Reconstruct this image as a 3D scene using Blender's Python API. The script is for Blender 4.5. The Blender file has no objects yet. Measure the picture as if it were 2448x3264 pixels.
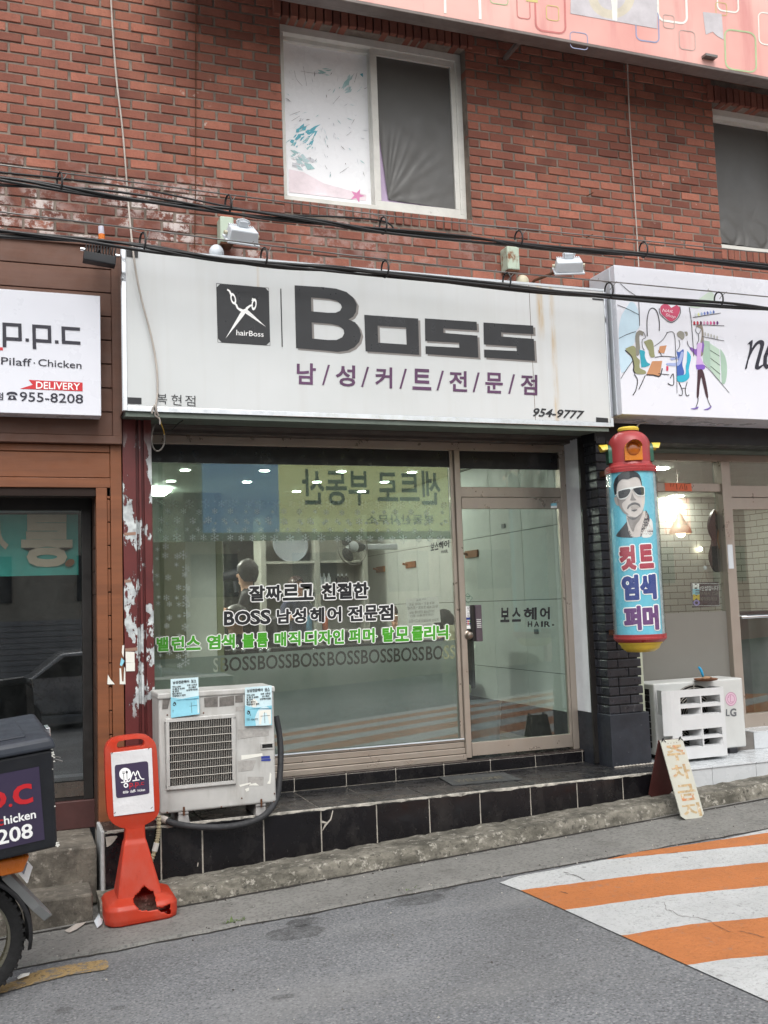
import bpy, bmesh, math, random
from mathutils import Vector, Matrix, noise as mnoise
from mathutils.geometry import tessellate_polygon
random.seed(7)
SC = bpy.context.scene
COL = SC.collection
R = math.radians

# ------------------------------------------------------------------ camera
YAW, PIT, ROL, FPX = R(20.51), R(5.22), R(2.0), 3200.0
EYE = Vector((0.0, -6.45, 1.71))
def _rot():
    cy, sy, cp, sp, cr, sr = math.cos(YAW), math.sin(YAW), math.cos(PIT), math.sin(PIT), math.cos(ROL), math.sin(ROL)
    a = Matrix(((cy, -sy, 0), (0, 0, -1), (sy, cy, 0)))
    b = Matrix(((1, 0, 0), (0, cp, sp), (0, -sp, cp)))
    c = Matrix(((cr, sr, 0), (-sr, cr, 0), (0, 0, 1)))
    return c @ b @ a
MC = _rot()
cam = bpy.data.cameras.new("camera")
camo = bpy.data.objects.new("camera", cam)
COL.objects.link(camo)
mw = Matrix((MC[0], -MC[1], -MC[2])).transposed().to_4x4()
mw.translation = EYE
camo.matrix_world = mw
cam.sensor_fit = 'VERTICAL'
cam.sensor_height = 36.0
cam.lens = FPX / 3264 * 36.0
cam.clip_start, cam.clip_end = 0.05, 500
SC.camera = camo

# ------------------------------------------------------------------ light
SUN_EL, SUN_AZ = R(54), R(194)      # azimuth: direction the light comes from, measured from +Y towards +X
wd = bpy.data.worlds.new("World"); SC.world = wd; wd.use_nodes = True
nt = wd.node_tree; bg = nt.nodes["Background"]
sky = nt.nodes.new("ShaderNodeTexSky"); sky.sky_type = 'NISHITA'; sky.sun_disc = False
sky.sun_elevation = SUN_EL; sky.sun_rotation = SUN_AZ
sky.air_density = 1.5; sky.dust_density = 4.0; sky.ozone_density = 1.0
hs = nt.nodes.new("ShaderNodeHueSaturation"); hs.inputs['Saturation'].default_value = 0.22
nt.links.new(sky.outputs[0], hs.inputs['Color']); nt.links.new(hs.outputs[0], bg.inputs[0])
bg.inputs[1].default_value = 0.15
sl = bpy.data.lights.new("sun", 'SUN'); sl.energy = 1.0; sl.angle = R(40); sl.color = (1, .97, .93)
so = bpy.data.objects.new("sun", sl); COL.objects.link(so)
sd = Vector((math.sin(SUN_AZ) * math.cos(SUN_EL), math.cos(SUN_AZ) * math.cos(SUN_EL), math.sin(SUN_EL)))
so.rotation_euler = sd.to_track_quat('Z', 'Y').to_euler(); so.location = sd * 30
vs = SC.view_settings
vs.view_transform = 'Standard'; vs.look = 'None'; vs.gamma = 1; vs.use_curve_mapping = False
vs.exposure = 0.62
SC.render.film_transparent = False
SC.cycles.max_bounces = 8; SC.cycles.transparent_max_bounces = 16; SC.cycles.glossy_bounces = 4
SC.cycles.caustics_reflective = False; SC.cycles.caustics_refractive = False
SC.cycles.use_denoising = True; SC.cycles.denoising_prefilter = 'ACCURATE'

# ------------------------------------------------------------------ measuring
def ray(x, y):
    return MC.transposed() @ Vector(((x - 1224) / FPX, (y - 1632) / FPX, 1.0))
def P(x, y, Y=0.0):                 # point of a wall plane at depth Y that the photo shows at (x, y)
    d = ray(x, y); t = (Y - EYE.y) / d.y
    return EYE + d * t
def H(x, y, Z):                     # same for a level at height Z
    d = ray(x, y); t = (Z - EYE.z) / d.z
    return EYE + d * t
SL = 0.046
def G(x, y):                        # the sloping street
    d = ray(x, y); t = -EYE.z / (d.z - SL * d.x)
    return EYE + d * t
def gz(X, Y=0.0):                   # street height
    z = SL * X
    if Y < -4: z -= 0.045 * (-4 - Y)
    return z
def zl(x0, y0, s):                  # converts a list of points read in an enlarged crop
    return lambda *p: [(x0 + a * s, y0 + b * s) for a, b in p]

# ------------------------------------------------------------------ mesh builder
class MB:
    def __init__(s): s.v = []; s.f = []; s.mi = []; s.m = 0; s.tone = []; s.t = 0.5
    def add(s, vs_, fs):
        o = len(s.v); s.v += [Vector(p) for p in vs_]
        for f in fs:
            s.f.append([i + o for i in f]); s.mi.append(s.m); s.tone.append(s.t)
        return s
    def box(s, x0, x1, y0, y1, z0, z1, rot=None, piv=None):
        p = [(x, y, z) for z in (z0, z1) for y in (y0, y1) for x in (x0, x1)]
        if rot is not None:
            c = Vector(piv if piv else ((x0 + x1) / 2, (y0 + y1) / 2, (z0 + z1) / 2))
            p = [c + rot @ (Vector(q) - c) for q in p]
        return s.add(p, [(0, 2, 3, 1), (4, 5, 7, 6), (0, 1, 5, 4), (2, 6, 7, 3), (0, 4, 6, 2), (1, 3, 7, 5)])
    def hexa(s, p):                 # eight corners ordered like box()
        return s.add(p, [(0, 2, 3, 1), (4, 5, 7, 6), (0, 1, 5, 4), (2, 6, 7, 3), (0, 4, 6, 2), (1, 3, 7, 5)])
    def quad(s, *p): return s.add(p, [tuple(range(len(p)))])
    def prism(s, pts, d):           # pts: 3D outline, d: extrusion vector
        n = len(pts); d = Vector(d); a = [Vector(p) for p in pts]
        tri = tessellate_polygon([a])
        fs = [tuple(t) for t in tri] + [tuple(i + n for i in reversed(t)) for t in tri]
        fs += [(i, (i + 1) % n, (i + 1) % n + n, i + n) for i in range(n)]
        return s.add(a + [p + d for p in a], fs)
    def tube(s, pts, r, n=8, cap=True, closed=False):
        pts = [Vector(p) for p in pts]; L = len(pts); rr = r if isinstance(r, (list, tuple)) else [r] * L
        vs_ = []; up = None
        for i, p in enumerate(pts):
            if closed: t = pts[(i + 1) % L] - pts[i - 1]
            else: t = pts[min(i + 1, L - 1)] - pts[max(i - 1, 0)]
            t.normalize()
            if up is None:
                up = Vector((0, 0, 1)) if abs(t.z) < .9 else Vector((1, 0, 0))
            a = (up - t * up.dot(t)); a.normalize(); b = t.cross(a); up = a
            for k in range(n):
                w = 2 * math.pi * k / n
                vs_.append(p + (a * math.cos(w) + b * math.sin(w)) * rr[i])
        fs = []
        for i in range(L if closed else L - 1):
            j = (i + 1) % L
            for k in range(n):
                fs.append((i * n + k, i * n + (k + 1) % n, j * n + (k + 1) % n, j * n + k))
        if cap and not closed:
            fs.append(tuple(range(n - 1, -1, -1))); fs.append(tuple((L - 1) * n + k for k in range(n)))
        return s.add(vs_, fs)
    def lathe(s, prof, c, n=32, axis=None, a0=0, a1=2 * math.pi, q=None):
        c = Vector(c); full = abs(a1 - a0 - 2 * math.pi) < 1e-6; m = n if full else n + 1
        vs_ = []
        for r, z in prof:
            for k in range(m):
                w = a0 + (a1 - a0) * k / n
                p = Vector((r * math.cos(w), r * math.sin(w), z))
                if q is not None: p = q @ p
                vs_.append(c + p)
        fs = []
        for i in range(len(prof) - 1):
            for k in range(n):
                k2 = (k + 1) % m
                fs.append((i * m + k, i * m + k2, (i + 1) * m + k2, (i + 1) * m + k))
        return s.add(vs_, fs)
    def ball(s, c, rx, ry=None, rz=None, n=14, q=None, lo=-90, hi=90):
        ry = ry or rx; rz = rz or rx; c = Vector(c); prof = []
        vs_ = []; st = n // 2 + 1
        for i in range(st):
            a = R(lo + (hi - lo) * i / (st - 1))
            for k in range(n):
                w = 2 * math.pi * k / n
                p = Vector((rx * math.cos(a) * math.cos(w), ry * math.cos(a) * math.sin(w), rz * math.sin(a)))
                if q is not None: p = q @ p
                vs_.append(c + p)
        fs = [(i * n + k, i * n + (k + 1) % n, (i + 1) * n + (k + 1) % n, (i + 1) * n + k) for i in range(st - 1) for k in range(n)]
        return s.add(vs_, fs)

def obj(name, mb, mats, parent=None, bevel=0, smooth=None, local=False, origin=None, seg=2):
    me = bpy.data.meshes.new(name)
    if origin is not None: off = Vector(origin)
    elif parent is not None and not local:
        off = Vector((0, 0, 0)); q = parent
        while q is not None: off += q.location; q = q.parent
    else: off = Vector((0, 0, 0))
    me.from_pydata([tuple(p - off) for p in mb.v], [], mb.f)
    if not isinstance(mats, (list, tuple)): mats = [mats]
    for m in mats: me.materials.append(m)
    for p, i in zip(me.polygons, mb.mi): p.material_index = i
    if len(set(mb.tone)) > 1:
        at = me.attributes.new("tone", 'FLOAT', 'FACE')
        at.data.foreach_set("value", mb.tone)
    bm = bmesh.new(); bm.from_mesh(me)
    bmesh.ops.remove_doubles(bm, verts=bm.verts, dist=1e-6)
    bmesh.ops.recalc_face_normals(bm, faces=bm.faces)
    if bevel:
        ed = [e for e in bm.edges if len(e.link_faces) == 2 and e.calc_face_angle(0) > R(30)]
        bmesh.ops.bevel(bm, geom=ed, offset=bevel, segments=seg, affect='EDGES', profile=.5, clamp_overlap=True)
    bm.to_mesh(me); bm.free()
    if smooth is not None:
        me.polygons.foreach_set("use_smooth", [True] * len(me.polygons))
        me.set_sharp_from_angle(angle=R(smooth))
    o = bpy.data.objects.new(name, me); COL.objects.link(o)
    if parent is not None: o.parent = parent
    if origin is not None: o.location = origin
    return o
def thing(name, loc, label, cat, group=None, rotz=0):
    o = bpy.data.objects.new(name, None); COL.objects.link(o)
    o.location = loc; o.rotation_euler = (0, 0, rotz); o.empty_display_size = .1
    tag(o, label, cat, group); return o
def tag(o, label, cat, group=None):
    o['label'] = label; o['category'] = cat
    if group: o['group'] = group
    return o
def struct(name, mb, mats, **k):
    o = obj(name, mb, mats, **k); o['kind'] = 'structure'; return o

# ------------------------------------------------------------------ lettering
_gl = {}
def glyphs(body, bold=0.0, shear=0.0, res=3):
    key = (body, bold, shear, res)
    if key in _gl: return _gl[key]
    cu = bpy.data.curves.new("t", 'FONT'); cu.body = body; cu.offset = bold; cu.shear = shear
    cu.resolution_u = res; cu.fill_mode = 'BOTH' if False else 'FRONT'
    o = bpy.data.objects.new("t", cu); COL.objects.link(o)
    dg = bpy.context.evaluated_depsgraph_get()
    me = bpy.data.meshes.new_from_object(o.evaluated_get(dg))
    V = [(v.co.x, v.co.y) for v in me.vertices]; F = [tuple(p.vertices) for p in me.polygons]
    bpy.data.objects.remove(o); bpy.data.curves.remove(cu); bpy.data.meshes.remove(me)
    _gl[key] = (V, F); return V, F
class Dec(MB):                      # flat lettering and printed shapes on a surface; mp maps photo points onto it
    maxlen = 0; nrm = Vector((0, -1, 0))
    def __init__(s, mp): super().__init__(); s.mp = mp
    def put(s, pts, fs, lift=0.0):
        s.k = getattr(s, 'k', 0) + (0 if lift else 1); lift += s.k * 1.2e-5      # every printed layer a hair above the last
        if s.maxlen:
            pts = [tuple(p[:2]) for p in pts]; out = []; todo = []
            for f in fs:
                for i in range(1, len(f) - 1): todo.append((pts[f[0]], pts[f[i]], pts[f[i + 1]]))
            while todo:
                a, b, c = todo.pop(); l = [math.dist(a, b), math.dist(b, c), math.dist(c, a)]; k = l.index(max(l))
                if l[k] <= s.maxlen: out.append((a, b, c)); continue
                a, b, c = (a, b, c) if k == 0 else (b, c, a) if k == 1 else (c, a, b); m_ = ((a[0] + b[0]) / 2, (a[1] + b[1]) / 2)
                todo += [(a, m_, c), (m_, b, c)]
            pts = [p for t in out for p in t]; fs = [(3 * i, 3 * i + 1, 3 * i + 2) for i in range(len(out))]
        return s.add([s.mp(p[0], p[1]) + s.nrm * lift for p in pts], fs)
    def text(s, body, quad, bold=0.0, shear=0.0, box=None, flipx=False, flipy=False, fat=0.0):
        if fat:                      # heavy strokes: the same glyph repeated round a small circle
            V0, _ = glyphs(body, bold, shear); hh = max(p[1] for p in V0) - min(p[1] for p in V0); ww = max(p[0] for p in V0) - min(p[0] for p in V0)
            tl, tr, br, bl = quad; H_ = (math.dist(tl, bl) + math.dist(tr, br)) / 2; W_ = (math.dist(tl, tr) + math.dist(bl, br)) / 2; em = H_ / hh
            r = fat * H_
            for k in range(9):
                dx, dy = (0, 0) if k == 8 else (r * math.cos(k * math.pi / 4), r * math.sin(k * math.pi / 4))
                s._lift = 1e-9 + k * 4e-5; s.text(body, [(x + dx, y + dy) for x, y in quad], bold, shear, box, flipx, flipy)
            s._lift = 0; return s
        V, F = glyphs(body, bold, shear)
        if not V: return s
        bV = glyphs(body, 0.0, shear)[0] if box is None else glyphs(box, 0, shear)[0]
        x0 = min(p[0] for p in bV); x1 = max(p[0] for p in bV); y0 = min(p[1] for p in bV); y1 = max(p[1] for p in bV)
        tl, tr, br, bl = quad; out = []
        for x, y in V:
            u = (x - x0) / (x1 - x0); v = (y1 - y) / (y1 - y0)
            if flipx: u = 1 - u
            if flipy: v = 1 - v
            px = tl[0] * (1 - u) * (1 - v) + tr[0] * u * (1 - v) + br[0] * u * v + bl[0] * (1 - u) * v
            py = tl[1] * (1 - u) * (1 - v) + tr[1] * u * (1 - v) + br[1] * u * v + bl[1] * (1 - u) * v
            out.append((px, py))
        return s.put(out, F, getattr(s, '_lift', 0))
    def poly(s, pts, holes=()):
        allp = list(pts); loops = [[Vector((x, y, 0)) for x, y in pts]]
        for h in holes: allp += list(h); loops.append([Vector((x, y, 0)) for x, y in h])
        return s.put(allp, [tuple(t) for t in tessellate_polygon(loops)])
    def grid(s, quad, nu=8, nv=8):
        tl, tr, br, bl = quad; vs_ = []
        for j in range(nv + 1):
            for i in range(nu + 1):
                u = i / nu; v = j / nv
                vs_.append(s.mp(tl[0]*(1-u)*(1-v)+tr[0]*u*(1-v)+br[0]*u*v+bl[0]*(1-u)*v, tl[1]*(1-u)*(1-v)+tr[1]*u*(1-v)+br[1]*u*v+bl[1]*(1-u)*v))
        return s.add(vs_, [(j*(nu+1)+i, j*(nu+1)+i+1, (j+1)*(nu+1)+i+1, (j+1)*(nu+1)+i) for j in range(nv) for i in range(nu)])
    def line(s, pts, w):            # w in photo pixels
        L = []; Rr = []; n = len(pts)
        for i in range(n):
            a = pts[max(i - 1, 0)]; b = pts[min(i + 1, n - 1)]
            dx, dy = b[0] - a[0], b[1] - a[1]; l = math.hypot(dx, dy) or 1
            ww = w[i] if isinstance(w, (list, tuple)) else w
            nx, ny = -dy / l * ww / 2, dx / l * ww / 2
            L.append((pts[i][0] + nx, pts[i][1] + ny)); Rr.append((pts[i][0] - nx, pts[i][1] - ny))
        return s.put(L + Rr, [(i, i + 1, n + i + 1, n + i) for i in range(n - 1)])
    def ell(s, cx, cy, rx, ry, n=20, hole=None, rot=0):
        c_, s_ = math.cos(rot), math.sin(rot)
        f = lambda k, a, b: (cx + a * math.cos(k) * c_ - b * math.sin(k) * s_, cy + a * math.cos(k) * s_ + b * math.sin(k) * c_)
        o = [f(2 * math.pi * k / n, rx, ry) for k in range(n)]
        h = [[f(2 * math.pi * k / n, rx * hole, ry * hole) for k in range(n)]] if hole else []
        return s.poly(o, h)
def wallmap(Y): return lambda x, y: P(x, y, Y)
def smooth_pts(pts, n=6):           # Catmull-Rom through photo points
    out = []
    for i in range(len(pts) - 1):
        p0 = pts[max(i - 1, 0)]; p1 = pts[i]; p2 = pts[i + 1]; p3 = pts[min(i + 2, len(pts) - 1)]
        for k in range(n):
            t = k / n
            out.append(tuple(.5 * (2 * b + (c - a) * t + (2 * a - 5 * b + 4 * c - d) * t * t + (3 * b - a - 3 * c + d) * t ** 3) for a, b, c, d in zip(p0, p1, p2, p3)))
    out.append(tuple(pts[-1])); return out

# ------------------------------------------------------------------ materials
def lin(c):
    return tuple(((v / 255) / 12.92 if v / 255 <= .04045 else ((v / 255 + .055) / 1.055) ** 2.4) for v in c)
class NT:
    def __init__(s, name):
        s.mat = bpy.data.materials.new(name); s.mat.use_nodes = True; s.t = s.mat.node_tree; s.t.nodes.clear()
        s.out = s.n('OutputMaterial'); s.b = s.n('BsdfPrincipled'); s.l(s.b.outputs[0], s.out.inputs[0])
        s._tc = None
    def n(s, ty, **k):
        nd = s.t.nodes.new('ShaderNode' + ty)
        for a, v in k.items(): setattr(nd, a, v)
        return nd
    def l(s, a, b): s.t.links.new(a, b)
    def pos(s, scale=(1, 1, 1)):
        g = s.n('NewGeometry')
        m = s.n('Mapping'); m.inputs['Scale'].default_value = scale; s.l(g.outputs['Position'], m.inputs[0]); return m.outputs[0]
    def noise(s, scale, detail=4, rough=.6, vec=None, dim=(1, 1, 1)):
        nd = s.n('TexNoise'); nd.inputs['Scale'].default_value = scale; nd.inputs['Detail'].default_value = detail; nd.inputs['Roughness'].default_value = rough
        s.l(vec if vec is not None else s.pos(dim), nd.inputs['Vector']); return nd.outputs['Fac']
    def ramp(s, fac, lo, hi, a=0.0, b=1.0):
        m = s.n('MapRange'); m.inputs[1].default_value = lo; m.inputs[2].default_value = hi; m.inputs[3].default_value = a; m.inputs[4].default_value = b
        s.l(fac, m.inputs[0]); return m.outputs[0]
    def mul(s, a, b, op='MULTIPLY'):
        m = s.n('Math', operation=op); m.use_clamp = True
        for i, v in enumerate((a, b)):
            if isinstance(v, (int, float)): m.inputs[i].default_value = v
            else: s.l(v, m.inputs[i])
        return m.outputs[0]
    def mix(s, fac, a, b):
        m = s.n('Mix', data_type='RGBA')
        if isinstance(fac, (int, float)): m.inputs[0].default_value = fac
        else: s.l(fac, m.inputs[0])
        for i, v in ((6, a), (7, b)):
            if isinstance(v, tuple): m.inputs[i].default_value = (*v, 1)
            else: s.l(v, m.inputs[i])
        return m.outputs[2]
    def bump(s, h, strength=.3, dist=.005):
        b = s.n('Bump'); b.inputs['Strength'].default_value = strength; b.inputs['Distance'].default_value = dist
        s.l(h, b.inputs['Height']); s.l(b.outputs[0], s.b.inputs['Normal'])
    def col(s, c):
        if isinstance(c, tuple): s.b.inputs['Base Color'].default_value = (*c, 1)
        else: s.l(c, s.b.inputs['Base Color'])
def mat(name, rgb, rough=.55, metal=0.0, var=.12, vs_=6.0, dim=(1, 1, 1), stain=None, bump=None, spec=.5, coat=0.0, fine=None):
    t = NT(name); c = lin(rgb); d = tuple(v * (1 - var * 2) for v in c); e = tuple(min(1, v * (1 + var * .6)) for v in c)
    col = t.mix(t.ramp(t.noise(vs_, 5, .65, dim=dim), .3, .7), d, e) if var else c
    if fine: col = t.mix(t.ramp(t.noise(fine[0], 2, .5), .35, .7, 0, fine[1]), col, tuple(v * .5 for v in c))
    for st in (stain or []):        # (rgb, scale, lo, hi, dim)
        col = t.mix(t.ramp(t.noise(st[1], 6, .7, dim=st[4] if len(st) > 4 else (1, 1, 1)), st[2], st[3], 0, st[5] if len(st) > 5 else 1), col, lin(st[0]))
    t.col(col)
    t.b.inputs['Metallic'].default_value = metal; t.b.inputs['Roughness'].default_value = rough
    t.b.inputs['Specular IOR Level'].default_value = spec
    if coat: t.b.inputs['Coat Weight'].default_value = coat; t.b.inputs['Coat Roughness'].default_value = .1
    if var and rough < .9:
        t.l(t.ramp(t.noise(vs_ * 2.3, 4, .6), .3, .7, max(.02, rough - .12), min(1, rough + .15)), t.b.inputs['Roughness'])
    if bump: t.bump(t.noise(bump[0], 4, .6), bump[1], bump[2] if len(bump) > 2 else .004)
    return t.mat
def glow(name, rgb, e):
    t = NT(name); t.b.inputs['Base Color'].default_value = (*lin(rgb), 1); t.b.inputs['Emission Color'].default_value = (*lin(rgb), 1); t.b.inputs['Emission Strength'].default_value = e
    return t.mat
def glass(name, tint=(.93, .96, .94), k=1.0, dirt=0.0, base=.045):
    t = NT(name); tr = t.n('BsdfTransparent'); tr.inputs[0].default_value = (*tint, 1)
    gl = t.n('BsdfGlossy'); gl.inputs['Roughness'].default_value = .012
    lw = t.n('LayerWeight'); lw.inputs[0].default_value = .5
    p = t.n('Math', operation='POWER'); t.l(lw.outputs['Facing'], p.inputs[0]); p.inputs[1].default_value = 4.0
    fr = t.ramp(p.outputs[0], 0, 1, base * k, 1.0)
    mx = t.n('MixShader'); t.l(fr, mx.inputs[0]); t.l(tr.outputs[0], mx.inputs[1]); t.l(gl.outputs[0], mx.inputs[2])
    last = mx
    if dirt:
        df = t.n('BsdfDiffuse'); df.inputs[0].default_value = (.55, .57, .54, 1)
        m2 = t.n('MixShader'); t.l(t.ramp(t.noise(2.2, 6, .7, dim=(1, 1, .5)), .35, .8, 0, dirt), m2.inputs[0]); t.l(mx.outputs[0], m2.inputs[1]); t.l(df.outputs[0], m2.inputs[2]); last = m2
    t.l(last.outputs[0], t.out.inputs[0]); return t.mat
def film(name, rgb, clear=.35, trans=.4, rough=.35, var=.1):   # translucent vinyl on glass
    t = NT(name); c = lin(rgb)
    col = t.mix(t.ramp(t.noise(1.6, 5, .6), .3, .75), tuple(v * (1 - var) for v in c), c)
    d = t.n('BsdfDiffuse'); tl = t.n('BsdfTranslucent'); tp = t.n('BsdfTransparent'); g = t.n('BsdfGlossy'); g.inputs['Roughness'].default_value = .012
    t.l(col, d.inputs[0]); t.l(col, tl.inputs[0]); tp.inputs[0].default_value = (*[min(1, v * 1.3 + .2) for v in c], 1)
    a = t.n('MixShader'); a.inputs[0].default_value = trans; t.l(d.outputs[0], a.inputs[1]); t.l(tl.outputs[0], a.inputs[2])
    b = t.n('MixShader'); b.inputs[0].default_value = clear; t.l(a.outputs[0], b.inputs[1]); t.l(tp.outputs[0], b.inputs[2])
    e = t.n('MixShader'); e.inputs[0].default_value = .03; t.l(b.outputs[0], e.inputs[1]); t.l(g.outputs[0], e.inputs[2])
    t.l(e.outputs[0], t.out.inputs[0]); return t.mat

# brick
def brick_mat():
    t = NT("fired_brick"); at = t.n('Attribute'); at.attribute_name = "tone"; at.attribute_type = 'GEOMETRY'
    tone = at.outputs['Fac']
    base = t.mix(tone, lin((106, 66, 57)), lin((168, 108, 90)))
    base = t.mix(t.ramp(t.noise(9, 5, .7), .4, .8, 0, .5), base, lin((124, 76, 64)))
    base = t.mix(t.ramp(t.noise(60, 3, .6), .45, .75, 0, .3), base, lin((104, 66, 56)))
    base = t.mix(t.ramp(t.noise(2.2, 4, .6), .5, .8, 0, .35), base, lin((184, 130, 104)))
    # pale salts and soot in a band above the shop signs
    g = t.n('NewGeometry'); sx = t.n('SeparateXYZ'); t.l(g.outputs['Position'], sx.inputs[0])
    b1 = t.ramp(sx.outputs[2], 4.62, 4.42); b2 = t.ramp(sx.outputs[2], 3.6, 4.1); b3 = t.ramp(sx.outputs[0], 3.6, .6)
    band = t.mul(t.mul(b1, b2), b3)
    soot = t.mul(t.ramp(t.noise(3.5, 5, .65), .34, .5), band)
    base = t.mix(t.mul(soot, .7), base, lin((84, 52, 46)))
    salt = t.mul(t.ramp(t.noise(15, 6, .75), .45, .55), t.mul(band, t.ramp(t.noise(2.6, 3, .5), .42, .58)))
    fr_ = t.n('Math', operation='FRACT'); m57 = t.n('Math', operation='MULTIPLY'); t.l(tone, m57.inputs[0]); m57.inputs[1].default_value = 57.3; t.l(m57.outputs[0], fr_.inputs[0])
    salt = t.mul(salt, t.ramp(fr_.outputs[0], .3, .55, .08, 1.0))
    base = t.mix(t.mul(salt, .9), base, lin((206, 198, 194)))
    spot = t.mul(t.ramp(t.noise(16, 5, .7), .62, .68), t.ramp(t.noise(1.1, 2, .5), .58, .68))
    base = t.mix(t.mul(spot, .7), base, lin((205, 195, 185)))
    base = t.mix(t.ramp(t.noise(26, 6, .8), .58, .68, 0, .55), base, lin((88, 58, 52)))
    base = t.mix(t.ramp(t.noise(1.4, 5, .7, dim=(1.6, 1, .35)), .5, .75, 0, .45), base, lin((92, 62, 54)))
    t.col(base); t.b.inputs['Roughness'].default_value = .85; t.b.inputs['Specular IOR Level'].default_value = .25
    t.bump(t.noise(70, 5, .7), .55, .004); return t.mat
M = {}
M['brick'] = brick_mat()
M['mortar'] = mat('mortar', (128, 116, 106), .95, var=.26, vs_=9, bump=(90, .5))
M['mortar_dark'] = mat('dark_mortar', (60, 56, 54), .95, var=.25, vs_=14, bump=(90, .5))
M['black_brick'] = mat('black_painted_brick', (50, 52, 58), .34, var=.25, vs_=10, stain=[((128, 128, 128), 14, .6, .72, (1.6, 1, .35), .5), ((172, 140, 124), 26, .69, .72, (1, 1, 1), .9)], bump=(50, .4))
M['black_paint'] = mat('black_masonry_paint', (42, 46, 54), .5, var=.2, vs_=8, stain=[((150, 155, 160), 22, .66, .74, (1, 1, 1), .6)], bump=(30, .3))
M['white_plaster'] = mat('white_plaster', (228, 231, 234), .7, var=.06, vs_=5, stain=[((90, 88, 84), 24, .7, .76, (1, 1, 1), .7)], bump=(20, .15))
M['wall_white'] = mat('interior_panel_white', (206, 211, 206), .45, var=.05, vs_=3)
M['upvc'] = mat('aged_white_frame', (216, 215, 209), .5, var=.07, vs_=8, stain=[((100, 92, 84), 30, .62, .74, (1, 1, 1), .6)])
M['sealant'] = mat('cream_sealant', (198, 192, 168), .6, var=.14, vs_=12, bump=(25, .5))
M['white_sign'] = mat('white_sign_face', (222, 224, 226), .35, var=.03, vs_=2, stain=[((190, 192, 190), 3, .55, .9, (1, 1, .3), .5)])
M['white_new'] = mat('fresh_white_sign_face', (216, 218, 226), .3, var=.015, vs_=2)
M['white_tin'] = mat('white_sheet_metal', (205, 212, 218), .4, var=.06, vs_=4)
M['chrome'] = mat('mirror_steel', (215, 217, 220), .07, 1.0, var=.05, vs_=8)
M['steel'] = mat('brushed_steel', (150, 140, 130), .28, 1.0, var=.12, vs_=5, dim=(1, 1, .2))
M['alu'] = mat('anodised_aluminium', (176, 166, 155), .36, .6, var=.04, vs_=5, dim=(1, 1, .15))
M['dark_frame'] = mat('dark_window_frame', (48, 46, 45), .4, .3, var=.15)
M['ink'] = mat('black_vinyl', (40, 41, 44), .35, var=.06, vs_=5)
M['navy_ink'] = mat('dark_navy_vinyl', (33, 31, 46), .35, var=.04)
M['grey_ink'] = mat('grey_vinyl', (130, 126, 123), .4, var=.06)
M['purple_ink'] = mat('faded_purple_vinyl', (92, 58, 92), .4, var=.16, vs_=3, dim=(1, 1, 1))
M['red_ink'] = mat('red_vinyl', (196, 38, 46), .4, var=.04)
M['white_ink'] = mat('white_vinyl', (246, 247, 246), .4, var=.03)
M['green_ink'] = mat('green_vinyl', (72, 158, 42), .4, var=.05)
M['blue_ink'] = mat('blue_vinyl', (48, 62, 140), .4, var=.05)
M['rust'] = mat('rust', (96, 58, 34), .9, var=.3, vs_=20, bump=(60, .4))
M['cable'] = mat('black_cable_sheath', (26, 26, 28), .4, var=.2, vs_=20)
M['wire'] = mat('galvanised_wire', (128, 126, 124), .45, .7, var=.15)
M['white_cord'] = mat('dirty_white_cord', (176, 168, 160), .55, var=.1)
M['yellow_cord'] = mat('yellow_cord', (188, 152, 54), .5, var=.1)
M['rubber'] = mat('tyre_rubber', (26, 26, 27), .75, var=.2, vs_=16, bump=(80, .3))
M['black_plastic'] = mat('scuffed_black_plastic', (30, 32, 37), .42, var=.18, vs_=8, stain=[((92, 94, 98), 34, .66, .8, (1, 1, .4), .3)], bump=(160, .15, .001))
M['orange_plastic'] = mat('faded_orange_plastic', (216, 78, 52), .42, var=.05, vs_=3, stain=[((206, 118, 102), 5, .48, .75, (1, 1, .5), .7), ((120, 50, 42), 26, .62, .74, (1, 1, .5), .55), ((222, 160, 146), 60, .66, .74, (1, 1, 3), .5)])
M['orange_dark'] = mat('orange_plastic_inside', (214, 60, 36), .5, var=.05)
for k_ in ('orange_plastic', 'orange_dark'):   # thin blow-moulded plastic lets light through
    t_ = M[k_].node_tree; b_ = next(n for n in t_.nodes if n.type == 'BSDF_PRINCIPLED'); o_ = next(n for n in t_.nodes if n.type == 'OUTPUT_MATERIAL')
    tr_ = t_.nodes.new('ShaderNodeBsdfTranslucent'); tr_.inputs[0].default_value = (*lin((238, 84, 44)), 1); mx_ = t_.nodes.new('ShaderNodeMixShader'); mx_.inputs[0].default_value = .45 if k_ == 'orange_plastic' else .85
    t_.links.new(b_.outputs[0], mx_.inputs[1]); t_.links.new(tr_.outputs[0], mx_.inputs[2]); t_.links.new(mx_.outputs[0], o_.inputs[0])
M['ac_white'] = mat('weathered_ac_casing', (184, 184, 181), .5, var=.09, vs_=5, stain=[((128, 122, 112), 7, .5, .8, (1.5, 1, .3), .6), ((90, 86, 80), 45, .72, .8, (1, 1, 1), .5)])
M['ac_white2'] = mat('white_ac_casing', (190, 192, 190), .45, var=.05, vs_=4, stain=[((150, 146, 138), 9, .66, .85, (1, 1, .35), .4)])
M['grille'] = mat('grille_wire', (176, 172, 164), .45, var=.08)
M['void'] = mat('dark_void', (16, 16, 17), .8, var=.1)
M['tile'] = mat('black_glazed_tile', (22, 21, 24), .2, var=.2, vs_=3, stain=[((96, 92, 88), 5, .52, .8, (1, 1, .6), .22), ((150, 146, 140), 40, .66, .74, (1, 1, 1), .5)], spec=.35)
M['tile_top'] = mat('dusty_black_tile', (40, 40, 42), .28, var=.2, vs_=5, stain=[((112, 110, 106), 7, .52, .85, (1, 1, 1), .4)])
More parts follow.
